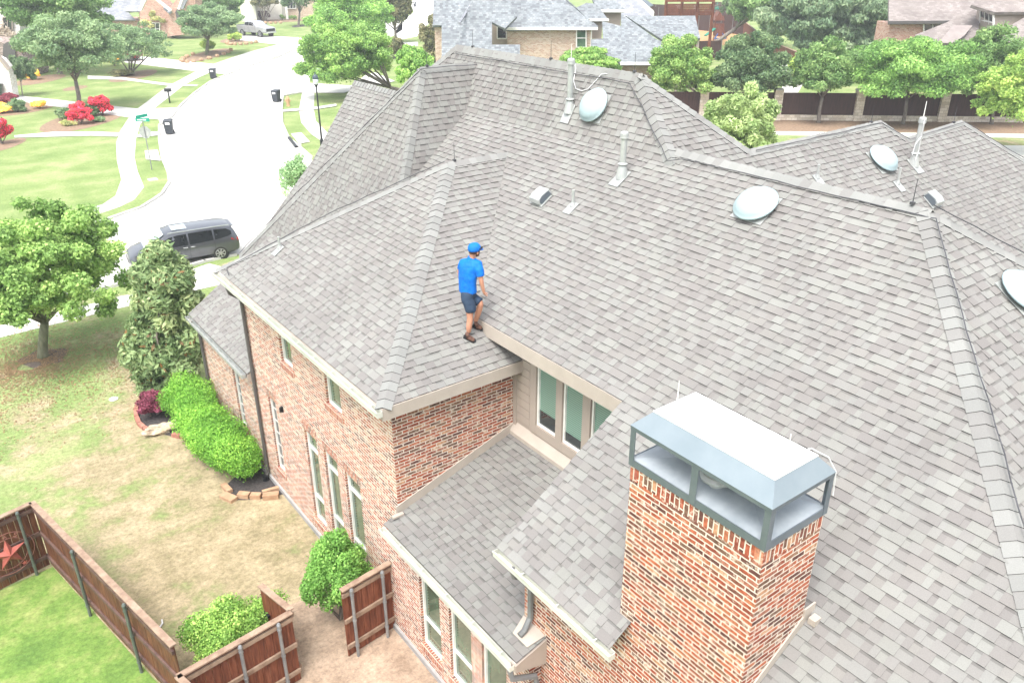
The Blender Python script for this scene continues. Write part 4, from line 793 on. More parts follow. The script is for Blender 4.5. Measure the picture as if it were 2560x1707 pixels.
def hood_vent(n, p):
    fr = frame_on(n, p); mb = MB(); plate(mb, fr, 0.38, 0.34, dv=-0.03); o = mb.build('exhaust_hood', M['pale_metal'], H); p_, u, v, nn = fr; mb = MB(); prof = [(-0.17, 0.02), (-0.20, 0.08), (-0.16, 0.15), (-0.05, 0.18), (0.17, 0.15), (0.19, 0.03)]
    A = [tuple(p_ - u * 0.15 + v * a_ + nn * (b_ + .01)) for a_, b_ in prof]; mb.prism(A, tuple(u * 0.30)); mb.build('hood', M['pale_metal'], o); 
    mb = MB(); mb.prism([tuple(p_ - u * 0.156 + v * a_ * .8 + nn * (b_ * .85 + .02)) for a_, b_ in prof], tuple(u * 0.005)); mb.prism([tuple(p_ + u * 0.151 + v * a_ * .8 + nn * (b_ * .85 + .02)) for a_, b_ in prof], tuple(u * 0.005)); mb.build('louvre', M['grey_metal'], o)
hood_vent(nM, hit(1356, 498, nM, (7.818, 0, 6.208))); hood_vent((0, -.77, 1), hit(2327, 503, (0, -.77, 1), (0, 10.31, 8.743)))
# ================================================================== WOODEN FENCES
def fence_run(root, a, b, h=1.68, posts=(), wood='wood', post='post_green', side=1, rails=(0.28, 0.92, 1.55), cap=True, bw_=0.14, name='board_panel', post_in=0.06):
    """a,b ground points; pickets face -side, rails and posts on the side of the normal"""
    a = Vector((a[0], a[1], 0)); b = Vector((b[0], b[1], 0)); d = (b - a).normalized(); L = (b - a).length; n = Vector((-d.y, d.x, 0)) * side; rnd = random.Random(int(L * 100)); mb = MB(); x = 0.0
    while x < L - 0.02:
        w_ = min(bw_, L - x); p = a + d * (x + 0.002); q = a + d * (x + w_ - 0.004); o = n * rnd.uniform(-.003, .003); hh = h + rnd.uniform(-.006, .006); t_ = n * 0.016; z0 = Vector((0, 0, 0.03)); zz = Vector((0, 0, hh))
        P = [p + o, q + o, q + o + t_, p + o + t_]; mb.hexa([k + z0 for k in P] + [k + zz for k in P]); x += bw_
    mb.build(name, M[wood], root)
    for r in rails:
        mb = MB(); mb.bar(a + n * 0.04 + Vector((0, 0, r)), b + n * 0.04 + Vector((0, 0, r)), 0.042, 0.085); mb.build('rail', M['rail'] if wood == 'wood' else M['wood_cap'], root)
    if cap: mb = MB(); mb.bar(a + n * 0.015 + Vector((0, 0, h + 0.02)), b + n * 0.015 + Vector((0, 0, h + 0.02)), 0.12, 0.03); mb.build('cap_board', M['wood_cap'], root)
    for t_ in posts:
        p = a + d * t_ + n * (0.06 + post_in); mb = MB(); mb.tube([p + Vector((0, 0, -.05)), p + Vector((0, 0, h - 0.02))], 0.032, 12); mb.lathe(p + Vector((0, 0, h - 0.03)), [(0.04, 0), (0.04, 0.03), (0.025, 0.06)], 12)
        for r in rails: mb.lathe(p + Vector((0, 0, r - .02)), [(0.04, 0), (0.04, 0.04)], 12)
        mb.build('post', M[post], root)
fc = (0.36, 17.62); fe = (1.58, 11.70)
r_ = thing('wooden_fence', 'long brown board fence with green posts running from the star to the brown gate', 'fence', (fc[0], fc[1], 0))
fence_run(r_, fc, fe, posts=(2.25, 4.45), side=-1)
r_ = thing('wooden_fence', 'short brown board fence carrying the red metal star', 'fence', (fc[0], fc[1], 0))
fence_run(r_, (-3.2, 16.75), (0.33, 17.60), posts=(3.3,), side=-1)
ga = at(*[1272 * z, 0]) 
r_ = thing('wooden_gate', 'reddish brown board fence section with two grey posts behind the small green bush', 'gate', (1.6, 11.25, 0))
fence_run(r_, (1.42, 11.02), (3.50, 11.27), posts=(1.05, 1.78), wood='wood_new', post='post_grey', side=-1, h=1.66)
fence_run(r_, (1.42, 11.02), (1.75, 9.6), posts=(), wood='wood_new', post='post_grey', side=1, h=1.66)
r_ = thing('wooden_gate', 'open wooden gate leaf standing out behind the small green bush', 'gate', (3.5, 11.3, 0))
fence_run(r_, (3.50, 11.30), (3.30, 12.25), posts=(), wood='wood_new', side=-1, h=1.66)
mb = MB(); mb.box((3.29, 12.02, 1.05), (3.34, 12.12, 1.09)); mb.tube([(3.27, 12.1, 1.2), (3.27, 12.1, 1.0)], 0.008, 6); mb.build('latch', M['black'], r_)
r_ = thing('wooden_gate', 'brown gate leaf with two grey posts fixed against the brick house wall', 'gate', (5.0, 11.3, 0))
fence_run(r_, (4.45, 11.22), (5.56, 11.36), posts=(0.16, 0.86), wood='wood_new', post='post_grey', side=-1, h=1.66)
# star ornament hanging on the short fence ------------------------------
d = (Vector((0.33, 17.60, 0)) - Vector((-3.2, 16.75, 0))).normalized(); nrm = Vector((d.y, -d.x, 0)); 
sc_ = Vector(hit(17, 1240 + 830 / 6.03, tuple(nrm), (0.33, 17.60, 0))) + nrm * 0.12
st = thing('star_ornament', 'rusty red metal star inside two rings on the brown fence', 'ornament', tuple(sc_ - Vector((0, 0, .4))))
def SP(u, v, o=0.0): return sc_ + d * u + Vector((0, 0, v)) + nrm * o
mb = MB(); ro, ri = 0.36, 0.145
pts = [(ro if i % 2 == 0 else ri) for i in range(10)]
pp = [SP(r0 * math.sin(i * math.pi / 5 + 0.0), r0 * math.cos(i * math.pi / 5 + 0.0)) for i, r0 in enumerate(pts)]; cen = SP(0, 0, 0.10)
for i in range(10): mb.poly([cen, pp[i], pp[(i + 1) % 10]])
mb.poly([SP(0, 0, -.004) + (p - SP(0, 0)) for p in reversed(pp)]); mb.build('star', M['star'], st)
for rr in (0.37, 0.50):
    mb = MB(); mb.tube([SP(rr * math.sin(t_), rr * math.cos(t_)) for t_ in np.linspace(0, 2 * math.pi, 49)], 0.007, 6, caps=False); mb.build('ring', M['star_ring'], st)
def letter(ch, ang):
    u0, v0 = math.sin(ang) * 0.435, math.cos(ang) * 0.435; ca, sa = math.cos(-ang), math.sin(-ang); s_ = 0.085
    L = {'A': [[(-.4, -.5), (0, .5), (.4, -.5)], [(-.22, -.1), (.22, -.1)]], 'S': [[(.38, .38), (.1, .5), (-.25, .42), (-.35, .22), (-.1, .04), (.2, -.06), (.35, -.25), (.2, -.45), (-.15, -.5), (-.38, -.36)]]}[ch]
    mb = MB()
    for st_ in L: mb.tube([SP(u0 + (x * ca - y * sa) * s_, v0 + (x * sa + y * ca) * s_, 0.004) for x, y in st_], 0.0095, 5)
    mb.build('letter', M['star_ring'], st)
letter('A', R(2)); letter('S', R(30))
mb = MB(); q = [SP(0.435 * math.sin(R(150)) + (0.06 if i % 2 == 0 else 0.025) * math.sin(i * math.pi / 5), 0.435 * math.cos(R(150)) + (0.06 if i % 2 == 0 else 0.025) * math.cos(i * math.pi / 5), 0.005) for i in range(10)]
mb.prism([tuple(k) for k in q], tuple(nrm * 0.01)); mb.build('small_star', M['star'], st)
# ================================================================== GARDEN NEAR THE HOUSE
def blob_mesh(name, c, r, m, label, cat, seed=1, sub=3, amp=0.25, group=None):
    import bmesh
    from mathutils import noise as mn
    bm = bmesh.new(); bmesh.ops.create_icosphere(bm, subdivisions=sub, radius=1)
    for v in bm.verts:
        k = 1 + amp * mn.fractal(v.co * 1.3 + Vector((seed * 7.1, 0, 0)), 0.8, 2.0, 5); v.co = Vector((v.co.x * r[0] * k, v.co.y * r[1] * k, v.co.z * r[2] * k))
    me = bpy.data.meshes.new(name); bm.to_mesh(me); bm.free(); me.materials.append(m); o = bpy.data.objects.new(name, me); C.objects.link(o); o.location = c
    tag(o, label, cat, group); return o
ro1 = at(405, 1080); ro = blob_mesh('rock', (ro1[0], ro1[1], 0.12), (0.46, 0.17, 0.17), M['rock'], 'tan limestone rock lying on the edge of the dark mulch bed', 'rock', 4, 4, 0.5); ro.rotation_euler = (0, 0, R(-8))
eb = [ML(990, 1175), ML(955, 1230), ML(932, 1280), ML(935, 1330), ML(955, 1375), ML(990, 1405), ML(1030, 1425), None, ML(1180, 1450), ML(1240, 1462), ML(1300, 1475), ML(1345, 1482)]
er = thing('bed_edging', 'curved row of terracotta edging bricks round the dark mulch bed', 'edging', (eb[3][0], eb[3][1], 0)); seg = [(a, b) for a, b in zip(eb, eb[1:]) if a and b]
for a, b in seg:
    a = Vector(a); b = Vector(b); k = (b - a) * 0.04; mb = MB(); mb.bar(a + k + Vector((0, 0, .05)), b - k + Vector((0, 0, .05)), 0.12, 0.11); mb.build('edging_brick', M['brick_edge'], er)
BX = lambda x, y: BL(x, y)
for i, (p, q, wd, hh, nm) in enumerate([((1530, 215), (1575, 262), .15, .10, 'buff edging block at the left end of the small mulch bed'), ((1525, 282), (1605, 318), .22, .09, 'flat buff edging block lying on the bare lawn'), ((1632, 285), (1708, 292), .16, .13, 'buff stone block left of the middle of the bed edge'), ((1716, 292), (1786, 294), .16, .12, 'buff stone block at the middle of the bed edge'), ((1800, 300), (1908, 290), .17, .14, 'long buff stone block below another near the downspout'), ((1795, 268), (1925, 232), .10, .10, 'slim buff stone block leaning towards the brick wall')]):
    a = Vector(BX(*p)); b = Vector(BX(*q)); mb = MB(); mb.bar(a + Vector((0, 0, hh / 2)), b + Vector((0, 0, hh / 2)), wd, hh)
    o = mb.build('edging_stone', M['stone_edge'], None); tag(o, nm, 'stone', 'buff stone blocks round the small bed'); bv = o.modifiers.new('b', 'BEVEL'); bv.width = 0.015; bv.segments = 2
p = at(284, 998); mb = MB(); mb.lathe((p[0], p[1], 0.01), [(0.13, 0), (0.13, 0.012), (0.02, 0.02)], 20); tag(mb.build('valve_cover', M['label'], None), 'small round pale cover set in the side lawn', 'cover')
mb = MB(); mb.tube([(p[0] + 0, p[1], 0.02) for p in [BL(1070, 1200), BL(1095, 1180), BL(1112, 1155), BL(1108, 1130)]], 0.018, 6); tag(mb.build('pipe_offcut', M['cable_white'], None), 'short curved white pipe lying on the lawn by the fence', 'pipe')
mb = MB(); mb.tube([(q[0], q[1], 0.025) for q in [ML(1160, 1330), ML(1180, 1270), ML(1215, 1240), ML(1230, 1290), ML(1220, 1350), ML(1250, 1430), ML(1320, 1440)]], 0.012, 6); tag(mb.build('garden_hose', M['black'], None), 'thin black hose curling over the dark mulch', 'hose')
# shrubs against the wall
HG = [(0.025, 0.12, 0.004), (0.06, 0.21, 0.006), (0.10, 0.30, 0.010), (0.17, 0.38, 0.02)]
hd = thing('hedge', 'bright lime green hedge growing along the brick wall', 'hedge', (4.9, 20.2, 0)); blobs = []
rs = np.random.RandomState(8)
for t_ in np.linspace(0, 1, 34):
    bx = 4.84 + 0.1 * math.sin(t_ * 9); by = 22.6 - t_ * 4.35
    for j in range(3): blobs.append((bx + rs.uniform(-.28, .25), by + rs.uniform(-.25, .25), 0.55 + rs.uniform(-.1, .38), 0.42 * rs.uniform(.8, 1.1), 0.38 * rs.uniform(.8, 1.1), 0.38 * rs.uniform(.8, 1.1)))
leaves_obj('leaves', hd, (4.9, 20.2, 0), blobs, 60000, 0.05, HG, 5, shell=0.72)
mb = MB()
for i in range(9): mb.tube([(4.75, 22.2 - i * 0.45, -.02), (4.7, 22.2 - i * 0.45, 0.6)], 0.02, 6)
mb.build('stem', M['bark'], hd)
shrub('round_bush', 'rounded glossy green bush beside the gate leaf at the brick wall', (4.80, 12.22), (0.66, 0.60, 2.05), HG[:1] + [(0.06, 0.19, 0.02), (0.10, 0.28, 0.035), (0.2, 0.42, 0.07)], 22000, 0.055, 11, 20, shell=0.72, br=0.42)
shrub('low_bush', 'low green bush just behind the wooden gate posts', (2.72, 12.45), (0.98, 0.66, 1.45), HG[:1] + [(0.08, 0.2, 0.02), (0.14, 0.32, 0.04), (0.27, 0.44, 0.08)], 14000, 0.05, 12, 18, shell=0.65)
shrub('purple_shrub', 'purple leaved shrub on the dark mulch next to the lime green hedge', (4.15, 22.95), (0.62, 0.50, 0.75), [(0.05, 0.012, 0.022), (0.13, 0.03, 0.06), (0.22, 0.06, 0.11)], 5000, 0.06, 13, 14)
tree('tall_shrub', 'tall loose evergreen shrub with long leaves at the corner of the brick house', at(418, 985)[:2], (300, 512, 600, 992), [(0.045, 0.10, 0.035), (0.085, 0.165, 0.06), (0.14, 0.235, 0.095), (0.24, 0.33, 0.15)], 17000, 0.13, 14, 0.05, 'bark', 34, cat='shrub', stems=6, elong=2.6, br=0.30, shell=0.4, accents=(0.03, [(0.30, 0.17, 0.07), (0.24, 0.16, 0.08)]), spots=[(385, 655, 50), (365, 690, 40), (430, 700, 55), (470, 690, 32), (365, 760, 48), (420, 770, 60), (475, 760, 38), (350, 820, 48), (410, 840, 60), (465, 850, 45), (350, 885, 48), (400, 910, 60), (455, 915, 50), (375, 960, 40), (425, 965, 45)])
# fallen leaves round the oak, nobody could count them
rs = np.random.RandomState(77); n = 9000; ang_ = rs.rand(n) * 2 * math.pi; rad = np.abs(rs.normal(size=n)) * 2.6 + .3
X_ = 2.14 + np.cos(ang_) * rad * 1.2 - .5; Y_ = 28.6 + np.sin(ang_) * rad; mb = MB()
for x, y, a in zip(X_, Y_, rs.rand(n) * 6.3):
    if x > 5.0 or y > 32.2: continue
    c_, d_ = math.cos(a) * .035, math.sin(a) * .035; k = rs.rand(); mb.poly([(x - c_, y - d_, .012), (x + d_ * .6, y - c_ * .6, .016), (x + c_, y + d_, .03), (x - d_ * .6, y + c_ * .6, .02)], (.26 + .16 * k, .17 + .12 * k, .09 + .07 * k))
o = mb.build('fallen_leaves', M['leaf'], None); tag(o, 'scattered tan fallen leaves on the lawn round the oak', 'leaves'); o['kind'] = 'stuff'
# ================================================================== TREES
tree('oak_tree', 'spreading bright green oak in a dark mulch ring on the side lawn', (2.14, 29.1), (-85, 292, 498, 850), [(0.05, 0.125, 0.022), (0.085, 0.20, 0.035), (0.14, 0.29, 0.055), (0.24, 0.40, 0.10)], 42000, 0.12, 21, 0.17, 'bark_green', 44, br=0.27, shell=0.35)
tree('street_tree', 'round grey green tree with a leaning bare trunk in the flower bed', at(200, 272)[:2], (68, 285, 40, 212), G_GREY, 22000, 0.20, 22, 0.20, 'bark', 26)
tree('shade_tree', 'big bright green tree at the top left behind the grey green tree', at(150, 185)[:2], (32, 250, -60, 100), G_MID, 20000, 0.30, 23, 0.28, 'bark', 22)
tree('multi_stem_tree', 'thin leaved small tree with several bare stems by a driveway', at(325, 187)[:2], (245, 420, 55, 165), G_GREY, 7500, 0.20, 24, 0.09, 'bark', 26, stems=6, shell=0.2, br=0.3)
tree('lawn_tree', 'compact grey green tree in a stone ringed bed on the far lawn', at(517, 138)[:2], (450, 596, 14, 108), G_GREY, 17000, 0.24, 25, 0.22, 'bark_green', 22)
tree('shade_tree', 'green tree right behind the stone ringed tree', at(545, 82)[:2], (478, 604, -45, 62), G_MID, 14000, 0.30, 26, 0.24, 'bark', 18)
tree('young_tree', 'slim dark leaved tree in a small round mulch ring on the far lawn', at(746, 66)[:2], (702, 800, -70, 40), G_DARK, 6000, 0.34, 27, 0.20, 'bark', 18, shell=0.2)
tree('bright_tree', 'large yellow green tree standing behind the street lamp', (40.5, 66.0), (748, 985, 42, 240), G_BRIGHT, 42000, 0.20, 28, 0.20, 'bark', 40, br=0.30, shell=0.35)
tree('bright_tree', 'pale green tree partly hidden behind the large yellow green tree', at(977, 131)[:2], (768, 988, -45, 128), [tuple(min(1, c * 1.25) for c in x) for x in G_BRIGHT], 28000, 0.26, 29, 0.24, 'bark', 30, br=0.3)
tree('olive_tree', 'dark olive tree beside the lane at the top', at(990, 108)[:2], (938, 1030, -60, 88), G_OLIVE, 13000, 0.26, 30, 0.2, 'bark', 22, br=0.3)
shrub('dark_shrub', 'dark broadleaved shrub against the left corner of the blue grey roofed house', (51.5, 83.0), (2.0, 1.6, 5.6), G_OLIVE, 7000, 0.24, 31, 20, cat='shrub')
tree('small_tree', 'light green tree just behind the left end of the highest ridge', (33.5, 47.5), (985, 1086, 112, 232), [tuple(min(1, c * 1.15) for c in x) for x in G_BRIGHT], 15000, 0.16, 32, 0.12, 'bark', 26, shell=0.3)
tree('crape_tree', 'light green round tree between the tall flue and the tan brick wall', (47.5, 51.0), (1398, 1550, 122, 205), G_BRIGHT, 14000, 0.18, 33, 0.1, 'bark', 24, shell=0.4)
ROWG = 'trees standing in a row in front of the stone and timber fence'
tree('row_tree', 'bushy green tree of the fence row nearest the highest ridge', (54.3, 43.4), (1618, 1790, 96, 262), [(0.035, 0.11, 0.02), (0.07, 0.18, 0.03), (0.13, 0.26, 0.05), (0.20, 0.34, 0.09)], 20000, 0.19, 34, 0.16, 'bark', 28, group=ROWG)
tree('row_tree', 'dark green dense tree of the fence row behind the pale feathery shrub', (56.0, 41.0), (1785, 1968, 92, 268), G_DARK, 22000, 0.19, 35, 0.16, 'bark', 28, group=ROWG)
tree('row_tree', 'small round tree of the fence row with its grey trunk against the brown boards', at(2046, 307)[:2], (1985, 2145, 102, 258), G_MID, 18000, 0.18, 36, 0.15, 'bark', 26, group=ROWG)
tree('row_tree', 'widest green tree of the fence row left of the dark one', at(2257, 311)[:2], (2138, 2420, 96, 262), [(0.03, 0.10, 0.018), (0.065, 0.18, 0.03), (0.11, 0.27, 0.04), (0.19, 0.36, 0.08)], 28000, 0.19, 37, 0.15, 'bark', 36, group=ROWG)
tree('row_tree', 'green tree of the fence row at the right behind the drooping yellow one', at(2478, 311)[:2], (2402, 2600, 84, 285), G_MID, 20000, 0.19, 38, 0.15, 'bark', 28, group=ROWG)
tree('drooping_tree', 'yellow green feathery tree cut by the right edge of the photo', (60.5, 22.5), (2465, 2660, 138, 338), [tuple((a + b) / 2 for a, b in zip(x, y)) for x, y in zip(G_YEL, G_BRIGHT)], 20000, 0.17, 39, 0.12, 'bark', 34, shell=0.3, br=0.28)
tree('willowy_tree', 'large blue green tree with hanging sprays behind the fence row', (86.0, 61.0), (1905, 2228, -50, 150), [(0.03, 0.075, 0.035), (0.055, 0.125, 0.06), (0.10, 0.18, 0.09), (0.16, 0.25, 0.13)], 34000, 0.34, 40, 0.3, 'bark', 40, droop=1.5, elong=2.6, br=0.3)
tree('shade_tree', 'bushy tree between the play yard and the large blue green tree', (92.0, 78.0), (1828, 1995, -50, 80), G_MID, 18000, 0.34, 41, 0.3, 'bark', 24, droop=.8)
tree('corner_tree', 'grey green sapling leaning over the play yard fence', (88, 84), (1805, 1850, -30, 48), G_GREY, 3500, 0.3, 42, 0.12, 'bark', 10)
shrub('feather_shrub', 'pale yellow green feathery shrub behind the valley of the roofs', (36.1, 27.9), (2.3, 2.3, 6.0), [tuple(x * k for x, k in zip(c, (.72, .95, .9))) for c in G_PALE], 20000, 0.13, 43, 34, elong=3.2, br=0.28)
shrub('vine_patch', 'yellowish vine hanging over the brown side fence', (77, 53), (2.6, 1.5, 2.6), G_YEL, 3500, 0.3, 44, 10)
tree('verge_tree', 'airy small green tree just behind the left roof edge by the street', (17.0, 36.5), (700, 785, 385, 520), [tuple(c * 1.5 for c in x) for x in G_GREY], 3000, 0.10, 45, 0.06, 'bark', 22, shell=0.2)
tree('bare_tree', 'nearly bare grey tree at the top left edge', at(8, 175)[:2], (-40, 55, 55, 150), [(0.2, 0.22, 0.17), (0.3, 0.3, 0.26)], 1800, 0.22, 46, 0.08, 'bark', 22, stems=6, shell=0.2, br=0.3)
tree('young_tree', 'young dark green tree on a slim pale trunk at the left edge', at(57, 240)[:2], (18, 78, 140, 210), G_DARK, 7000, 0.17, 47, 0.06, 'bark_pale', 14)
tree('yellow_tree', 'small yellow green tree in front of the red brick front', at(412, 92)[:2], (355, 432, 22, 78), G_PALE, 6500, 0.26, 48, 0.1, 'bark', 18)
tree('multi_stem_tree', 'small tree with pale bare stems in front of the white house', at(660, 54)[:2], (628, 690, -30, 28), G_OLIVE, 4200, 0.32, 49, 0.12, 'bark_pale', 16, stems=5, shell=0.2)
shrub('round_shrub', 'small brownish round shrub under the pale green tree', at(990, 147), (1.6, 1.6, 2.6), G_OLIVE, 3500, 0.2, 50, 10)
shrub('low_hedge', 'low clipped green hedge at the top near the lane', (63.0, 61.0), (1.3, 1.3, 1.1), G_MID, 2500, 0.18, 51, 10)
# flower bed by the leaning tree
def fl(px, py, rpx, hpx, label, pal, n=1800, leaf=0.12, nm='flowering_shrub', cat='shrub', seed=1, group=None, mat_=None, accents=None, elong=1.4):
    g = at(px, py); s = np.linalg.norm(np.array(g) - CO) / FPX; return shrub(nm, label, g, (rpx * s, rpx * s, hpx * s * 1.08), pal, n, leaf, seed, 9, group, cat, accents, 0.7, elong, mat_)
RED = [(0.36, 0.008, 0.035), (0.50, 0.015, 0.07), (0.62, 0.05, 0.13)]; AG = (0.22, [(0.05, 0.10, 0.02), (0.08, 0.14, 0.03)])
fl(204, 310, 27, 40, 'crimson flowering bush in front of the leaning trunk', RED, 6000, 0.13, seed=61, accents=AG, group='crimson flowering bushes'); fl(257, 289, 24, 42, 'crimson flowering bush at the right rim of the flower bed', RED, 6000, 0.13, seed=62, accents=AG, group='crimson flowering bushes'); fl(6, 360, 24, 54, 'crimson flowering bush cut by the left edge of the photo', RED, 6000, 0.11, seed=63, accents=AG, group='crimson flowering bushes')
YEL = [(0.40, 0.36, 0.03), (0.55, 0.50, 0.05), (0.66, 0.60, 0.10)]
for i, (x, y, r0, h0, lb) in enumerate([(100, 272, 15, 18, 'round yellow bush at the end of the small front bed'), (6, 282, 24, 20, 'wide yellow bush under the dark red shrub'), (85, 200, 16, 22, 'yellow bush beside the dark green young tree'), (287, 165, 15, 24, 'yellow green bush at the foot of the many stemmed tree'), (520, 130, 20, 24, 'yellow green bush round the trunk in the stone ring'), (590, 104, 16, 18, 'yellow bush at the left of the stone edged bed near the pickup')]): fl(x, y, r0, h0, lb, YEL if i < 4 else G_YEL, 2600, 0.14, 'yellow_bush', seed=70 + i)
for i, (x, y, r0, h0, lb, pl) in enumerate([(22, 262, 24, 20, 'dark red low shrub against the pale brick corner', [(0.10, 0.015, 0.03), (0.2, 0.04, 0.06)]), (45, 280, 19, 22, 'spiky grey green plant between the yellow bushes', G_GREY), (168, 300, 20, 24, 'spiky grey green plant left of the crimson bush', G_GREY), (232, 292, 20, 26, 'spiky dark green plant between the two crimson bushes', G_DARK), (172, 315, 14, 10, 'low pale green plant in front of the spiky plants', G_PALE), (248, 305, 14, 10, 'low pale green plant below the right crimson bush', G_GREY),
    (655, 52, 20, 20, 'dark purple clipped hedge in front of the white house', [(0.03, 0.012, 0.02), (0.06, 0.02, 0.035)]), (679, 48, 6, 9, 'leftmost clipped green ball by the white house', G_MID), (692, 48, 6, 9, 'second clipped green ball from the left by the white house', G_MID), (706, 50, 6, 10, 'third clipped green ball from the left by the white house', G_BRIGHT), (721, 50, 7, 9, 'clipped green ball left of the slim tree trunk', G_BRIGHT), (735, 50, 7, 9, 'clipped green ball right by the slim tree trunk', G_BRIGHT), (722, 44, 22, 8, 'long low yellow green hedge behind the clipped balls', G_YEL), (598, 103, 6, 14, 'small upright dark shrub near the pickup', G_DARK), (430, 95, 14, 12, 'green bush in front of the brick arch', G_MID), (305, 190, 30, 12, 'dark low planting under the grey green tree', G_OLIVE), (700, 38, 18, 18, 'dark shrub group under the slim tree by the white house', G_DARK)]):
    fl(x, y, r0, h0, lb, pl, 1800, 0.16, 'garden_shrub', seed=90 + i, elong=3 if 'spiky' in lb else 1.6)
def pring(px, py, rx, ry, m=M['mulch_brown'], z_=0.013): 
    c_ = at(px, py); s = np.linalg.norm(np.array(c_) - CO) / FPX; k = 1 / max(0.12, abs(CAMZ) / np.linalg.norm(np.array(c_) - CO)); pts = []
    for t_ in np.linspace(0, 2 * math.pi, 25)[:-1]: q = np.array(c_[:2]) + RT[:2] * rx * s * math.cos(t_) + FH[:2] * ry * s * k * math.sin(t_); pts.append((q[0], q[1]))
    sheet('mulch_bed', pts, z_, m); return pts
pring(215, 298, 66, 24); pring(520, 138, 33, 15); pring(746, 66, 13, 4, M['mulch']); pring(335, 190, 34, 12); pring(60, 270, 55, 14); pring(188, 221, 20, 5); pring(600, 100, 38, 9); pring(700, 52, 52, 6); pring(5, 365, 30, 14); pring(100, 200, 36, 10)
def stone_ring(px, py, rx, ry, a0, a1, label, nst, h=0.35):
    c_ = at(px, py); s = np.linalg.norm(np.array(c_) - CO) / FPX; k = np.linalg.norm(np.array(c_) - CO) / CAMZ; o = thing('stone_edging', label, 'edging', c_); rnd = random.Random(nst)
    for i in range(nst):
        t_ = R(a0 + (a1 - a0) * i / (nst - 1)); q = np.array(c_[:2]) + RT[:2] * rx * s * math.cos(t_) + FH[:2] * ry * s * k * math.sin(t_); r0 = rnd.uniform(.75, 1.1); mb = MB()
        mb.lathe((q[0], q[1], 0), [(0.30 * r0, 0), (0.34 * r0, h * .5), (0.24 * r0, h), (0.05, h * 1.1)], 7); mb.build('edging_rock', M['stone_edge'], o)
stone_ring(520, 139, 33, 14, 180, 400, 'ring of orange tan rocks round the compact grey green tree', 13); stone_ring(610, 106, 33, 6, 195, 345, 'row of reddish rocks edging the bed near the pickup', 9); stone_ring(690, 55, 45, 4, 190, 300, 'low orange rocks edging the bed of the white house', 9)
# ================================================================== MAN ON THE ROOF
import bmesh
mp_ = hit(1186, 832, (0, -PA, 1), (5.3, 10.605, 5.568)); MD = depth(mp_)
def J(x, y, away=0.0): return Vector(atd(1090 + x / 5.227, 580 + y / 5.227, MD + away))
man = thing('person', 'man in a blue cap, blue polo shirt and navy shorts walking on the roof', 'person', mp_)
M['skin'] = noisy('skin', (0.42, 0.20, 0.125), (0.50, 0.25, 0.165), 6, 0.6)
M['shirt'] = noisy('royal blue knit', (0.0, 0.10, 0.44), (0.0, 0.15, 0.58), 5, 0.7, bump=0.3)
M['shorts'] = noisy('navy cotton', (0.022, 0.038, 0.07), (0.034, 0.058, 0.10), 5, 0.8, bump=0.3)
M['shoe'] = noisy('brown suede', (0.07, 0.035, 0.025), (0.14, 0.075, 0.055), 20, 0.8)
M['cap'] = noisy('blue cap cloth', (0.0, 0.10, 0.42), (0.0, 0.14, 0.52), 5, 0.7)
M['hair'] = noisy('short reddish brown hair', (0.06, 0.028, 0.015), (0.12, 0.055, 0.03), 30, 0.9)
def skin_body(name, V, E, m, parent, sub=2):
    off = Vector(parent['_w']); me = bpy.data.meshes.new(name); me.from_pydata([tuple(v[0] - off) for v in V], E, []); o = bpy.data.objects.new(name, me); C.objects.link(o); o.parent = parent
    o.modifiers.new('skin', 'SKIN'); sd_ = me.skin_vertices[0].data
    for i, v in enumerate(V): r = v[1]; sd_[i].radius = r if isinstance(r, tuple) else (r, r); sd_[i].use_root = (i == 0)
    s_ = o.modifiers.new('sub', 'SUBSURF'); s_.levels = sub; s_.render_levels = sub; me.materials.append(m); o.modifiers['skin'].use_smooth_shade = True; return o
ra, la = J(425, 1325, -.10), J(512, 1180, .13); rk, lk = J(448, 1115, -.10), J(588, 925, .02); rh, lh = J(412, 865, -.08), J(450, 850, .09)
pel, wst, chs, nck, hd0 = J(425, 800, 0), J(412, 690, 0), J(430, 480, .02), J(470, 345, .03), J(500, 262, .03)
rs1, re, rw = J(560, 425, -.06), J(590, 640, -.14), J(622, 770, -.12); ls, le, lw = J(350, 400, .10), J(302, 520, .16), J(345, 650, .22)
V = [(pel, .12), (wst, .12), (chs, .13), (nck, .055), (J(484, 300, .03), .062), (J(495, 240, .03), .095), (J(500, 205, .03), .08),
     (rh, .095), (rk, .062), (ra, .04), (lh, .095), (lk, .065), (la, .042), (rs1, .048), (re, .045), (rw, .029), (ls, .048), (le, .045), (lw, .03), (J(432, 1230, -.11), .06), (J(556, 1040, .07), .062), (J(632, 800, -.11), (.035, .02)), (J(350, 690, .22), (.035, .02))]
Ed = [(0, 1), (1, 2), (2, 3), (3, 4), (4, 5), (5, 6), (0, 7), (7, 8), (8, 19), (19, 9), (0, 10), (10, 11), (11, 20), (20, 12), (2, 13), (13, 14), (14, 15), (2, 16), (16, 17), (17, 18), (15, 21), (18, 22)]
skin_body('body', V, Ed, M['skin'], man)
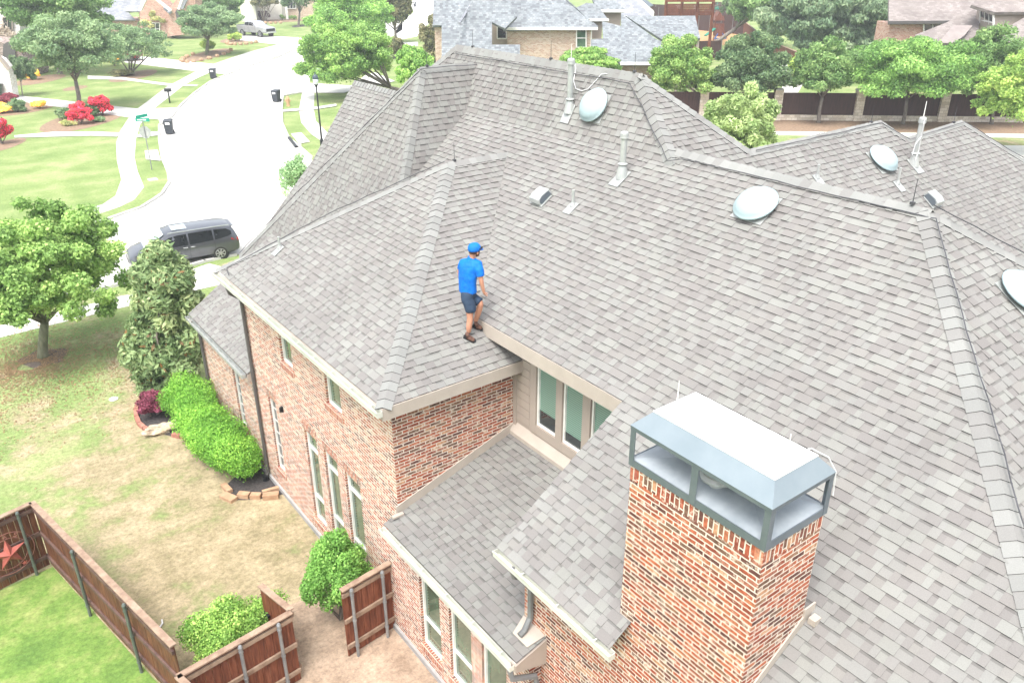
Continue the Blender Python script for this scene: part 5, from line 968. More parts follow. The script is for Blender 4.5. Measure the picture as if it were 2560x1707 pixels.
for w0, hnd, sgn in ((rw, J(632, 800, -.11), 1), (lw, J(350, 690, .22), -1)):
    dirn = (hnd - w0).normalized(); side = dirn.cross(Vector((0, 0, 1))).normalized(); fwd = RT.copy(); fwd = Vector(fwd)
    for k in range(4):
        b0 = hnd + side * (k - 1.5) * 0.018; L_ = (.030, .034, .032, .026)[k]
        skin_body('finger', [(b0 - dirn * 0.02, .009), (b0 + dirn * L_, .009), (b0 + dirn * (L_ + .018) + fwd * .014, .0085), (b0 + dirn * (L_ + .012) + fwd * .034, .0075)], [(0, 1), (1, 2), (2, 3)], M['skin'], man, 1)
    b0 = w0.lerp(hnd, 0.6) + fwd * 0.02; skin_body('thumb', [(b0, .010), (b0 + fwd * .022 + dirn * .02, .010), (b0 + fwd * .026 + dirn * .048, .008)], [(0, 1), (1, 2)], M['skin'], man, 1)
tf = (Vector(RT) * .62 + Vector(FH) * .78).normalized(); tl_ = Vector((0, 0, 1)).cross(tf)   # chest direction and the man's left
def ring_loft(mb, rings, n=28):
    idx = []
    for (c_, ra_, rb_) in rings:
        b_ = len(mb.v); idx.append(b_)
        for k in range(n): a_ = 2 * math.pi * k / n; mb.v.append(tuple(c_ + tl_ * math.cos(a_) * ra_ + tf * math.sin(a_) * rb_ + Vector((0, 0, .006 * math.sin(5 * a_ + b_)))))
    for p_, q_ in zip(idx, idx[1:]):
        for k in range(n): mb.f.append((p_ + k, p_ + (k + 1) % n, q_ + (k + 1) % n, q_ + k)); mb.c.append(None); mb.mi.append(0)
    mb.f.append(tuple(idx[0] + k for k in reversed(range(n)))); mb.f.append(tuple(idx[-1] + k for k in range(n))); mb.c += [None, None]; mb.mi += [0, 0]
mb = MB(); ring_loft(mb, [(J(420, 782, 0), .168, .140), (J(416, 740, 0), .170, .142), (J(412, 680, 0), .168, .138), (J(414, 600, .01), .178, .142), (J(424, 520, .02), .195, .146), (J(434, 455, .02), .205, .140), (J(443, 410, .02), .200, .122), (J(452, 380, .03), .165, .098), (J(460, 358, .03), .105, .082), (J(466, 340, .03), .072, .070)])
mb.tube([J(505, 400, -.01), J(545, 425, -.05), J(568, 500, -.10), J(583, 580, -.125)], [.075, .088, .078, .070], 14); mb.tube([J(400, 395, .05), J(362, 410, .08), J(338, 450, .11), J(322, 480, .135)], [.075, .086, .078, .070], 14)
mb.tube([J(460, 352, .03), J(470, 334, .03)], [.083, .072], 16)
so_ = mb.build('polo_shirt', M['shirt'], man, smooth=True); r_m = so_.modifiers.new('r', 'REMESH'); r_m.mode = 'VOXEL'; r_m.voxel_size = .011; r_m.use_smooth_shade = True; s_m = so_.modifiers.new('s', 'SMOOTH'); s_m.factor = .5; s_m.iterations = 4
dt = bpy.data.textures.new('cloth folds', 'CLOUDS'); dt.noise_scale = .09; d_m = so_.modifiers.new('d', 'DISPLACE'); d_m.texture = dt; d_m.strength = .022; d_m.mid_level = .45; d_m.texture_coords = 'LOCAL'
V = [(J(420, 790, 0), (.158, .138)), (J(412, 690, 0), (.148, .130)), (J(408, 870, -.07), .125), (J(455, 1010, -.095), .105), (J(462, 1050, -.095), .10), (J(468, 860, .07), .12), (J(560, 905, .04), .098), (J(580, 922, .03), .092)]
sh_ = skin_body('shorts', V, [(0, 1), (0, 2), (2, 3), (3, 4), (0, 5), (5, 6), (6, 7)], M['shorts'], man); d_m = sh_.modifiers.new('d', 'DISPLACE'); d_m.texture = dt; d_m.strength = .03; d_m.mid_level = .4; d_m.texture_coords = 'LOCAL'
def shoe(px0, py0, px1, py1, ank):
    n_ = (0, -PA, 1); q_ = (5.3, 10.605, 5.568); h0 = Vector(hit(1090 + px0 / 5.227, 580 + py0 / 5.227, n_, q_)); t0 = Vector(hit(1090 + px1 / 5.227, 580 + py1 / 5.227, n_, q_)); nn = Vector(n_).normalized(); u_ = nn * 0.055
    d_ = (t0 - h0); m_ = h0 + d_ * 0.5
    o = skin_body('shoe', [(h0 + u_ + d_ * .1, (.048, .05)), (h0 + d_ * 0.35 + u_, (.05, .052)), (m_ + d_ * .15 + u_ * .85, (.055, .042)), (t0 - d_ * .08 + u_ * .75, (.052, .034)), (h0 + d_ * .15 + nn * 0.14, (.047, .05))], [(0, 1), (1, 2), (2, 3), (0, 4)], M['shoe'], man)
    mb = MB(); s_ = d_.cross(nn).normalized(); P = [h0 - d_ * .06, h0 + s_ * .045, m_ + s_ * .05, t0 - d_ * .1 + s_ * .048, t0 + d_ * .03, t0 - d_ * .1 - s_ * .048, m_ - s_ * .05, h0 - s_ * .045]
    mb.prism([tuple(p + nn * .02) for p in P], tuple(nn * 0.022)); mb.build('sole', M['black'], man)
shoe(362, 1372, 512, 1442, ra); shoe(478, 1235, 606, 1280, la)
hv = Vector(RT); upv = Vector((0, 0, 1)); hc = J(503, 232, .03)
fwd_ = (hv * 0.78 + Vector(FH) * 0.60 - upv * 0.12).normalized()
mb = MB(); mb.lathe(hc - Vector((0, 0, .005)), [(.112, 0), (.118, .03), (.110, .075), (.08, .112), (.03, .13)], 24, upv - fwd_ * .1, sx=1, sy=1); o = mb.build('cap', M['cap'], man, smooth=True)
sidev = fwd_.cross(upv).normalized(); mb = MB(); P = [hc + fwd_ * .08 + sidev * .075, hc + fwd_ * .15 + sidev * .06, hc + fwd_ * .185, hc + fwd_ * .15 - sidev * .06, hc + fwd_ * .08 - sidev * .075]; mb.prism([tuple(p) for p in P], (0, 0, .012)); mb.build('visor', M['cap'], o)
hb = J(500, 250, .03)
mb = MB(); mb.lathe(hb - upv * .03, [(.04, -.02), (.093, 0), (.100, .03), (.104, .055)], 20, upv); mb.build('hair', M['hair'], man, smooth=True)
blo = hb + fwd_ * .035 - upv * .055
b_ = MB(); b_.lathe(blo - upv * .05, [(.02, 0), (.052, .015), (.064, .045), (.066, .07)], 16, upv); b_.build('beard', M['hair'], man, smooth=True)
b_ = MB(); b_.lathe(hb + fwd_ * .098 - upv * .01, [(.006, -.02), (.017, -.012), (.012, .01), (.004, .03)], 10, upv); b_.build('nose', M['skin'], man, smooth=True)
for s_ in (1, -1):
    b_ = MB(); b_.lathe(hb + sidev * .098 * s_ - upv * .01, [(.004, -.03), (.016, -.018), (.02, .005), (.01, .028)], 10, upv, sx=.6); b_.build('ear', M['skin'], man, smooth=True)
    b_ = MB(); b_.lathe(hb + fwd_ * .088 + sidev * .034 * s_ + upv * .012, [(.002, -.01), (.012, 0), (.002, .01)], 8, upv); b_.build('eye', M['black'], man)
b_ = MB(); b_.bar(hc + sidev * .11 + fwd_ * .03 + upv * .035, hc + fwd_ * .125 + sidev * .05 + upv * .04, .012, .03); b_.bar(hc + fwd_ * .125 + sidev * .06 + upv * .04, hc + fwd_ * .125 - sidev * .06 + upv * .04, .015, .03); b_.build('sunglasses', M['glass_car'], man)
# ================================================================== VEHICLES (local axes: +x forward, +y left)
def loft(stations, nx=3):
    """stations: x, zb, wb, zbelt, wbelt, zroof, wroof"""
    mb = MB(); rings = []
    for (x, zb, wb, zt_, wt, zr_, wr) in stations:
        half = [(0.0, zb), (wb * .85, zb), (wb, zb + .10), (wb * 1.0, (zb + zt_) / 2), (wt, zt_), (wt * .35 + wr * .65, zt_ + (zr_ - zt_) * .62), (wr, zr_ - .03 * (zr_ > zt_ + .1)), (wr * .55, zr_ + .015), (0, zr_ + .025)]
        full = [(y, z_) for y, z_ in half] + [(-y, z_) for y, z_ in half[-2:0:-1]]; b = len(mb.v); mb.v += [(x, y, z_) for y, z_ in full]; rings.append((b, len(full)))
    for (a, n), (b, _) in zip(rings, rings[1:]):
        for k in range(n): mb.f.append((a + k, b + k, b + (k + 1) % n, a + (k + 1) % n)); mb.c.append(None); mb.mi.append(0)
    for (a, n), fl_ in ((rings[0], 0), (rings[-1], 1)): mb.f.append(tuple(a + k for k in (range(n) if not fl_ else reversed(range(n))))); mb.c.append(None); mb.mi.append(0)
    return mb
def lerp_st(st_, x):
    for a, b in zip(st_, st_[1:]):
        if a[0] <= x <= b[0]: t_ = (x - a[0]) / (b[0] - a[0]); return [a[i] + (b[i] - a[i]) * t_ for i in range(7)]
    return list(st_[0] if x < st_[0][0] else st_[-1])
def side_glass(st_, xs, s_, lo=0.06, hi=0.86, off=0.012):
    """xs: list of (x, lo, hi) along the top of the door line"""
    lowp, upp = [], []
    for x, l, h in xs:
        q = lerp_st(st_, x); zt_, wt, zr_, wr = q[3:7]
        def pt(f): 
            z_ = zt_ + (zr_ - .03 - zt_) * f; w_ = wt + (wt * .35 + wr * .65 - wt) * f / .62 if f <= .62 else (wt * .35 + wr * .65) + (wr - (wt * .35 + wr * .65)) * (f - .62) / .38
            return (x, (w_ + off) * s_, z_)
        lowp.append([pt(l), pt((l + min(h, .62)) / 2), pt(min(h, .62)), pt(h)])
    mb = MB()
    for a, b in zip(lowp, lowp[1:]):
        for i in range(3):
            q = [a[i], b[i], b[i + 1], a[i + 1]]
            if s_ > 0: q.reverse()
            mb.poly(q)
    return mb
M['tyre'] = noisy('tyre rubber', (0.02, 0.02, 0.02), (0.035, 0.035, 0.035), 5, 0.8); M['rim'] = noisy('alloy', (0.35, 0.36, 0.37), (0.45, 0.46, 0.47), 3, 0.3, 0.6, 0.6)
M['lamp_red'] = noisy('red lens', (0.45, 0.01, 0.015), (0.6, 0.02, 0.03), 5, 0.2); M['lamp_clear'] = noisy('clear lens', (0.6, 0.65, 0.68), (0.7, 0.74, 0.76), 5, 0.15); M['chrome'] = noisy('bright metal', (0.5, 0.52, 0.53), (0.6, 0.62, 0.63), 5, 0.2, 0.6, 0.6)
def paint(name, c1, c2):
    m = noisy(name, c1, c2, 1.5, 0.3, 0.7, 0.55); b = m.node_tree.nodes['Principled BSDF']; b.inputs['Coat Weight'].default_value = 0.7; b.inputs['Coat Roughness'].default_value = 0.05; return m
M['paint_grey'] = paint('gunmetal car paint', (0.075, 0.08, 0.092), (0.095, 0.10, 0.112)); M['paint_silver'] = paint('silver truck paint', (0.42, 0.43, 0.44), (0.48, 0.49, 0.50)); M['paint_red'] = paint('red car paint', (0.28, 0.02, 0.04), (0.34, 0.03, 0.05))
def wheel(root, x, y, r=0.345, s_=1, w_=0.23, spokes=7):
    mb = MB(); mb.lathe((x, y - s_ * w_, r), [(r * .6, 0), (r * .97, 0.01), (r, .05), (r, w_ - .04), (r * .95, w_), (r * .70, w_ + .004)], 32, (0, s_, 0)); o = mb.build('wheel', M['tyre'], root, world=False)
    mb = MB(); mb.lathe((x, y - s_ * .03, r), [(r * .68, 0), (r * .70, .034), (r * .62, .036), (r * .60, .01)], 32, (0, s_, 0))
    for k in range(spokes):
        a = 2 * math.pi * k / spokes; c_, d_ = math.cos(a), math.sin(a); mb.bar((x + c_ * .04, y + s_ * .006, r + d_ * .04), (x + c_ * r * .64, y + s_ * .004, r + d_ * r * .64), .05, .02, up=(0, 1, 0))
    mb.lathe((x, y - s_ * .02, r), [(.06, 0), (.06, .035), (.02, .04)], 14, (0, s_, 0)); mb.build('rim', M['rim'], o, world=False)
def arch(root, x, y, r, s_, m='black'):
    mb = MB(); mb.lathe((x, y - s_ * .15, r * .93), [(r * 1.16, 0), (r * 1.16, .158), (r * .98, .158)], 32, (0, s_, 0)); mb.build('wheel_arch', M[m], root, world=False)
def vehicle(name, label, cat, loc, rz, scale, st_, pm, glass_runs, wheels_x, wr=0.345, screen=None, rear=None, pillars=(), group=None, handles=(), extra=None, wy=0.99, archm='black'):
    root = thing(name, label, cat, loc, rz, group, scale); o = loft(st_).build('body', M[pm], root, smooth=True, world=False); e_ = o.modifiers.new('e', 'EDGE_SPLIT'); e_.split_angle = R(38)
    for s_ in (1, -1):
        for run in glass_runs: side_glass(st_, run, s_).build('side_window', M['glass_car'], root, world=False)
        for x in wheels_x: arch(root, x, wy, wr, s_ , archm) if False else None
        for x in wheels_x: arch(root, x, wy * s_, wr, s_, archm); wheel(root, x, wy * s_ + s_ * .02, wr, s_)
        for (x, z_) in handles: mb = MB(); mb.bar((x, (1.0 + .018) * s_, z_), (x + .22, (1.0 + .018) * s_, z_ + .01), .02, .03); mb.build('door_handle', M['chrome'], root, world=False)
        for x in pillars: q = lerp_st(st_, x); mb = MB(); mb.bar((x, (q[2] + .002) * s_, q[1] + .12), (x, (q[4] + .004) * s_, q[3]), .012, .01, up=(1, 0, 0)); mb.build('door_seam', M['black'], root, world=False)
        mb = MB(); xm = glass_runs[0][-1][0] if glass_runs else 1; q = lerp_st(st_, xm - .15); mb.box((xm - .22, min(s_ * (q[4] + .02), s_ * (q[4] + .2)), q[3] + .05), (xm - .08, max(s_ * (q[4] + .02), s_ * (q[4] + .2)), q[3] + .2)); mo = mb.build('wing_mirror', M[pm], root, world=False); bv = mo.modifiers.new('b', 'BEVEL'); bv.width = .03; bv.segments = 3
    for nm, pr in (('windscreen', screen), ('rear_window', rear)):
        if pr:
            a, b = pr; qa, qb = lerp_st(st_, a), lerp_st(st_, b); up_ = .035; mb = MB(); q = [(a, -qa[6] * .86, qa[5] + up_), (b, -qb[6] * .9, qb[5] + up_), (b, qb[6] * .9, qb[5] + up_), (a, qa[6] * .86, qa[5] + up_)]; mb.poly(q); mb.build(nm, M['glass_sky' if nm == 'windscreen' else 'glass_car'], root, world=False)
    return root
van_st = [(-2.57, .48, .78, .82, .80, .84, .78), (-2.52, .36, .90, 1.0, .90, 1.04, .84), (-2.42, .31, .96, 1.06, .95, 1.36, .80), (-2.25, .28, .99, 1.10, .98, 1.66, .74), (-2.0, .26, 1.0, 1.10, .99, 1.72, .73), (-1.2, .25, 1.0, 1.06, 1.0, 1.745, .76), (-.3, .25, 1.0, 1.03, 1.0, 1.75, .77), (.5, .25, 1.0, 1.01, 1.0, 1.73, .76), (.85, .25, 1.0, 1.0, .99, 1.67, .73), (1.25, .25, 1.0, .99, .98, 1.42, .74), (1.75, .25, .99, .97, .95, 1.10, .80), (1.95, .25, .98, .94, .93, .99, .82), (2.3, .28, .94, .86, .87, .89, .74), (2.5, .33, .84, .74, .78, .78, .62), (2.6, .42, .62, .62, .58, .64, .5)]
rwp = np.array([10.23, 34.96]); fd = np.array([-0.993, 0.118]); lf = np.array([-fd[1], fd[0]]); VS = 0.885
vc = rwp + fd * 1.55 * VS - lf * 0.99 * VS
van = vehicle('parked_minivan', 'dark grey minivan parked at the kerb behind the tall shrub', 'minivan', (vc[0], vc[1], 0.0), math.atan2(fd[1], fd[0]), VS, van_st, 'paint_grey',
    [[(-.12, .06, .84), (.3, .06, .83), (.7, .06, .78), (.95, .06, .66), (1.25, .06, .40), (1.55, .08, .12)], [(-1.32, .08, .84), (-.8, .06, .85), (-.2, .06, .85)], [(-2.22, .30, .62), (-2.0, .16, .80), (-1.7, .10, .83), (-1.40, .08, .84)]], (-1.55, 1.48), 0.35, (.88, 1.82), (-2.27, -2.47), (-1.36, -.16, 1.05), handles=((-.42, .93), (-.08, .93)))
van.scale = (VS, VS, VS * 0.93)
for s_ in (1, -1):
    mb = MB(); mb.hexa([(-2.56, .62 * s_, .92), (-2.50, .93 * s_, .90), (-2.2, 1.002 * s_, 1.0), (-2.3, .9 * s_, 1.0), (-2.55, .62 * s_, 1.04), (-2.48, .93 * s_, 1.06), (-2.15, .995 * s_, 1.08), (-2.3, .9 * s_, 1.1)]); mb.build('tail_light', M['lamp_red'], van, world=False)
    mb = MB(); mb.hexa([(2.2, .90 * s_, .72), (2.5, .76 * s_, .62), (2.56, .55 * s_, .62), (2.3, .6 * s_, .7), (2.15, .92 * s_, .84), (2.44, .76 * s_, .76), (2.5, .55 * s_, .74), (2.25, .6 * s_, .86)]); mb.build('headlight', M['lamp_clear'], van, world=False)
    mb = MB(); mb.bar((-2.2, .70 * s_, 1.73), (.7, .73 * s_, 1.74), .03, .03); mb.build('roof_rail', M['chrome'], van, world=False)
mb = MB(); mb.box((-.25, -.42, 1.772), (.45, .42, 1.779)); mb.build('sunroof', M['glass_sky'], van, world=False); mb = MB(); mb.box((-2.42, -.6, 1.60), (-2.25, .6, 1.63)); mb.build('rear_spoiler', M['paint_grey'], van, world=False)
mb = MB(); mb.box((2.50, -.5, .40), (2.615, .5, .56)); mb.build('grille', M['black'], van, world=False)
pk_st = [(-2.9, .62, .92, 1.25, .95, 1.27, .93), (-2.85, .5, .98, 1.35, .98, 1.37, .96), (-1.25, .5, 1.0, 1.36, 1.0, 1.38, .97), (-1.22, .5, 1.0, 1.36, 1.0, 1.80, .82), (-1.0, .5, 1.0, 1.36, 1.0, 1.92, .78), (.2, .5, 1.0, 1.34, 1.0, 1.95, .80), (.6, .5, 1.0, 1.32, 1.0, 1.86, .78), (1.25, .5, 1.0, 1.30, .99, 1.40, .84), (1.4, .5, 1.0, 1.28, .98, 1.34, .86), (2.5, .52, .99, 1.20, .96, 1.24, .86), (2.75, .56, .96, 1.12, .93, 1.15, .84), (2.88, .62, .90, .98, .88, 1.0, .8)]
tp = np.array(at(667, 90)[:2]); td = np.array(at(667, 90)[:2]) - np.array(at(592, 84)[:2]); td /= np.linalg.norm(td); tl = np.array([-td[1], td[0]]); TS = 1.42; tc_ = tp - td * 1.9 * TS * .55 + tl * 1.0 * 1.0
frontw = np.array(at(650, 94)[:2]); TS = 1.12; tc_ = frontw - td * 1.75 * TS + tl * 1.0 * TS
pk = vehicle('parked_pickup', 'silver crew cab pickup parked on the driveway of the white house', 'pickup', (tc_[0], tc_[1], 0.02), math.atan2(td[1], td[0]), TS, pk_st, 'paint_silver',
    [[(-.25, .10, .85), (.3, .10, .84), (.75, .10, .6), (1.05, .12, .25)], [(-1.12, .12, .8), (-.7, .10, .85), (-.32, .10, .85)]], (-1.75, 1.78), 0.42, (.66, 1.22), None, (-1.2, -.28, .95), handles=((-.55, 1.1), (.25, 1.1)))
mb = MB(); mb.box((2.85, -.72, .72), (2.93, .72, 1.08)); mb.build('grille', M['black'], pk, world=False); mb = MB(); mb.box((2.80, -.92, .50), (2.96, .92, .66)); mb.build('bumper', M['chrome'], pk, world=False); mb = MB(); mb.box((-2.75, -.82, 1.385), (-1.30, .82, 1.40)); mb.build('truck_bed', M['black'], pk, world=False)
sed_st = [(-2.3, .4, .8, .8, .8, .85, .7), (-2.1, .3, .9, .92, .88, .96, .75), (-1.5, .25, .9, .95, .9, 1.05, .75), (-.9, .25, .9, .93, .9, 1.38, .62), (.1, .25, .9, .92, .9, 1.44, .63), (.5, .25, .9, .9, .9, 1.36, .62), (1.2, .25, .9, .88, .88, .95, .74), (2.1, .3, .86, .72, .8, .78, .66), (2.3, .4, .7, .6, .62, .64, .5)]
p = at(300, 152); vehicle('parked_car', 'dark roofed red car half hidden behind the many stemmed tree', 'car', (p[0], p[1], .02), R(150), 1.1, sed_st, 'paint_red', [[(-.75, .1, .8), (0, .1, .85), (.5, .1, .7), (.9, .1, .3)]], (-1.4, 1.4), .33, (.55, 1.15), (-1.4, -.95))
# ================================================================== STREET FURNITURE
def bin_(px, py, rz, label, num=True):
    p = at(px, py); t_ = thing('wheelie_bin', label, 'bin', (p[0], p[1], 0.0), rz, 'wheeled refuse bins along the street')
    mb = MB(); b = [(-.24, -.26), (.24, -.26), (.24, .22), (-.24, .22)]; u = [(-.30, -.34), (.30, -.34), (.30, .32), (-.30, .32)]; mb.hexa([(x, y, .08) for x, y in b] + [(x, y, .98) for x, y in u]); mb.build('bin_body', M['bin'], t_, world=False)
    mb = MB(); mb.hexa([(-.32, -.36, .98), (.32, -.36, .98), (.32, .38, .98), (-.32, .38, .98), (-.29, -.33, 1.03), (.29, -.33, 1.03), (.29, .34, 1.06), (-.29, .34, 1.06)]); mb.bar((-.25, .41, .97), (.25, .41, .97), .035, .035); mb.build('bin_lid', M['bin'], t_, world=False)
    for s_ in (-1, 1): mb = MB(); mb.lathe((.27 * s_ - .03, .24, .14), [(.13, 0), (.14, .01), (.14, .05), (.12, .06)], 18, (1, 0, 0)); mb.build('wheel', M['black'], t_, world=False)
    mb = MB(); mb.poly([(-.15, -.345, .74), (.15, -.345, .74), (.15, -.352, .90), (-.15, -.352, .90)]); mb.build('label', M['label'], t_, world=False); return t_
bin_(425, 336, R(YAW - 90 + 12), 'charcoal wheeled bin with a white label standing nearest at the left kerb'); bin_(534, 198, R(YAW - 90 + 5), 'grey wheeled bin at the left kerb before the far driveway'); bin_(692, 256, R(YAW - 90 - 15), 'grey wheeled bin at the right kerb beside the tan hydrant'); bin_(1037, 18, R(YAW - 90), 'dark bin standing on the lane at the top')
p = at(425, 258); mbx = thing('mailbox', 'black post mounted mailbox on the left verge', 'mailbox', p, R(-30)); mb = MB(); mb.box((-.05, -.05, -.05), (.05, .05, 1.0)); mb.build('post', M['black'], mbx, world=False); mb = MB(); mb.prism([(-.28, math.cos(a) * .15, 1.12 + max(0, math.sin(a)) * .14 - (.12 if math.sin(a) < -.01 else 0)) for a in (-.6, .0, .5, 1.0, 1.57, 2.1, 2.6, 3.14, 3.75)], (.56, 0, 0)); mb.box((-.32, -.17, .98), (.32, .17, 1.0)); mb.build('box', M['black'], mbx, world=False)
# street lamp
lp = at(806, 370); sl_ = thing('street_lamp', 'black post street lamp with an acorn lantern in front of the bright tree', 'street lamp', lp); mb = MB(); mb.lathe((lp[0], lp[1], 0), [(.13, 0), (.13, .5), (.09, .6), (.065, .7), (.055, 2.4), (.045, 4.0), (.07, 4.02), (.07, 4.1), (.05, 4.12)], 16); mb.build('post', M['black'], sl_)
mb = MB(); mb.lathe((lp[0], lp[1], 4.1), [(.08, 0), (.14, .05), (.15, .09)], 16); mb.build('lantern_base', M['black'], sl_); mb = MB(); mb.lathe((lp[0], lp[1], 4.19), [(.14, 0), (.17, .2), (.185, .36)], 16); mb.build('globe', M['lamp_clear'], sl_, smooth=True); mb = MB(); mb.lathe((lp[0], lp[1], 4.54), [(.20, 0), (.205, .04), (.17, .18), (.10, .26), (.04, .29), (.03, .34), (.05, .37), (.01, .44)], 16); mb.build('lantern_top', noisy('blue black lantern', (.04, .06, .075), (.06, .08, .10), 3, .4), sl_, smooth=True)
# street name sign with a stop sign seen from behind
sp = at(380, 425); sg = thing('sign_post', 'street name post with green blades and a pale stop sign seen from behind', 'sign', sp)
top = hgt_ = 2.75
def vz(px, py): # height above the post base seen at that pixel
    q = atd(px, py, depth(sp)); return q
t0 = Vector(vz(364, 300)); mb = MB(); mb.tube([(sp[0], sp[1], -.05), (sp[0], sp[1], t0.z + .05)], .03, 8); mb.build('post', M['post_grey'], sg)
rv = Vector(RT); fv = Vector(FH); M['sign_green'] = noisy('green sign sheet', (0.0, 0.24, 0.16), (0.01, 0.30, 0.20), 3, .5); mb = MB(); c_ = Vector((sp[0], sp[1], t0.z)); mb.bar(c_ - rv * .42, c_ + rv * .42, .02, .2); b1 = mb.build('name_blade', M['sign_green'], sg)
mb = MB(); mb.bar(c_ - (rv * .5 + fv) * .38 + Vector((0, 0, .22)), c_ + (rv * .5 + fv) * .38 + Vector((0, 0, .22)), .02, .18); mb.build('name_blade', M['sign_green'], sg)
mb = MB(); mb.bar(c_ - rv * .30 - fv * .012, c_ + rv * .22 - fv * .012, .004, .07); mb.build('lettering', M['label'], b1)
sc2 = Vector((sp[0], sp[1], t0.z - .75)) + fv * .04; mb = MB(); mb.prism([tuple(sc2 + rv * .38 * math.cos(R(22.5 + 45 * k)) + Vector((0, 0, .38 * math.sin(R(22.5 + 45 * k))))) for k in range(8)], tuple(fv * .01)); mb.build('stop_plate', M['pale_metal'], sg)
p = at(382, 450); mb = MB(); mb.box((p[0] - .25, p[1] - .25, 0), (p[0] + .25, p[1] + .25, .05)); o = mb.build('utility_box', M['kerb'], None); tag(o, 'small pale square utility cover on the left verge below the sign', 'cover')
p = at(721, 266); hy = thing('fire_hydrant', 'tan fire hydrant on the verge beside the right hand bin', 'hydrant', p); M['hyd'] = noisy('tan hydrant paint', (.42, .24, .13), (.52, .32, .18), 4, .6); mb = MB(); mb.lathe(p, [(.17, 0), (.17, .05), (.13, .07), (.13, .55), (.17, .56), (.17, .62), (.14, .66), (.11, .76), (.04, .82), (.03, .88)], 16); mb.build('barrel', M['hyd'], hy, smooth=False)
for k in range(3): a = R(YAW + 90 * k - 90); mb = MB(); mb.lathe((p[0] + math.cos(a) * .11, p[1] + math.sin(a) * .11, .45), [(.055, 0), (.055, .08), (.065, .08), (.065, .12), (.02, .13)], 10, (math.cos(a), math.sin(a), 0)); mb.build('outlet', M['hyd'], hy)
# ================================================================== STONE AND TIMBER FENCE (right)
M['lime'] = brick_mat('pale limestone blocks', [(.54, .47, .38), (.60, .54, .45), (.46, .40, .32), (.62, .56, .48)], (.36, .31, .25), bw=.42, rh=.22, ms=.012, wash=0.1, washcol=(.6, .55, .46))
sf = thing('boundary_fence', 'dark timber fence on a low limestone base with square limestone pillars', 'fence', SF(0) + (0,)); sfa, sfb = np.array(SF(-16)), np.array(SF(40)); dd_ = (sfb - sfa) / np.linalg.norm(sfb - sfa); nn_ = np.array([dd_[1], -dd_[0]])
def sfp(t_, o, zz): p = sfa + dd_ * t_ + nn_ * o; return (p[0], p[1], zz)
def at_line(px, py):  # distance along the fence of a ground pixel
    p = np.array(at(px, py)[:2]); return float((p - sfa) @ dd_)
pil = [at_line(x, 302) for x in (1758, 1940, 2140, 2345)]; stp = pil[2] - pil[1]; pil = [pil[0] - stp, *pil, pil[3] + stp, pil[3] + 2 * stp, pil[3] + 3 * stp]
for i, t_ in enumerate(pil):
    mb = MB(); mb.hexa([sfp(t_ - .32, -.32, 0), sfp(t_ + .32, -.32, 0), sfp(t_ + .32, .32, 0), sfp(t_ - .32, .32, 0), sfp(t_ - .32, -.32, 2.3), sfp(t_ + .32, -.32, 2.3), sfp(t_ + .32, .32, 2.3), sfp(t_ - .32, .32, 2.3)]); po = mb.build('pillar', M['lime'], sf)
    mb = MB(); mb.hexa([sfp(t_ - .38, -.38, 2.302), sfp(t_ + .38, -.38, 2.302), sfp(t_ + .38, .38, 2.302), sfp(t_ - .38, .38, 2.302), sfp(t_ - .30, -.30, 2.42), sfp(t_ + .30, -.30, 2.42), sfp(t_ + .30, .30, 2.42), sfp(t_ - .30, .30, 2.42)]); mb.build('pillar_cap', M['kerb'], po)
    if i + 1 < len(pil):
        a, b = t_ + .32, pil[i + 1] - .32; mb = MB(); mb.hexa([sfp(a, -.16, 0), sfp(b, -.16, 0), sfp(b, .16, 0), sfp(a, .16, 0), sfp(a, -.16, .42), sfp(b, -.16, .42), sfp(b, .16, .42), sfp(a, .16, .42)]); mb.build('stone_base', M['lime'], sf)
        mb = MB(); mb.hexa([sfp(a, -.03, .422), sfp(b, -.03, .422), sfp(b, .03, .422), sfp(a, .03, .422), sfp(a, -.03, 2.1), sfp(b, -.03, 2.1), sfp(b, .03, 2.1), sfp(a, .03, 2.1)]); mb.build('board_panel', M['farfence'], sf)
# ================================================================== NEIGHBOURING HOUSES
SB = shingle_mat('blue grey mottled shingles', [(.185, .20, .21), (.215, .235, .24), (.155, .17, .18), (.20, .22, .23), (.24, .255, .26), (.17, .185, .195), (.22, .24, .25), (.13, .14, .15)], .27, .20, (.125, .14, .155))
ST = shingle_mat('taupe shingles', [(.205, .18, .17), (.235, .21, .195), (.19, .165, .155), (.25, .225, .21), (.215, .19, .175)], .35, .24, (.16, .14, .13))
SG = shingle_mat('grey shingles', [(.20, .21, .23), (.25, .26, .28), (.22, .23, .25), (.28, .29, .31)], .4, .28, (.16, .165, .18))
BT = brick_mat('pale tan brick', [(.42, .31, .23), (.48, .38, .29), (.36, .25, .19), (.50, .41, .33), (.40, .26, .20), (.46, .33, .25)], (.50, .44, .36), bw=.26, rh=.10, ms=.012, wash=.2)
BP = brick_mat('pink red brick', [(.40, .20, .15), (.46, .26, .20), (.34, .16, .12), (.48, .32, .25), (.42, .22, .17)], (.50, .42, .36), bw=.3, rh=.12, ms=.014, wash=.3)
BW_ = brick_mat('white painted brick', [(.62, .60, .57), (.70, .68, .65), (.58, .54, .50), (.72, .70, .68)], (.6, .57, .54), bw=.3, rh=.12, ms=.01)
BD = brick_mat('brown mixed brick', [(.20, .14, .12), (.30, .22, .19), (.38, .30, .27), (.16, .11, .10)], (.42, .38, .35), bw=.3, rh=.12, ms=.014)
WH = noisy('off white stucco', (.62, .60, .55), (.70, .68, .62), 1, .8)
GRV = noisy('taupe siding', (.36, .30, .26), (.41, .345, .30), 1, .7)
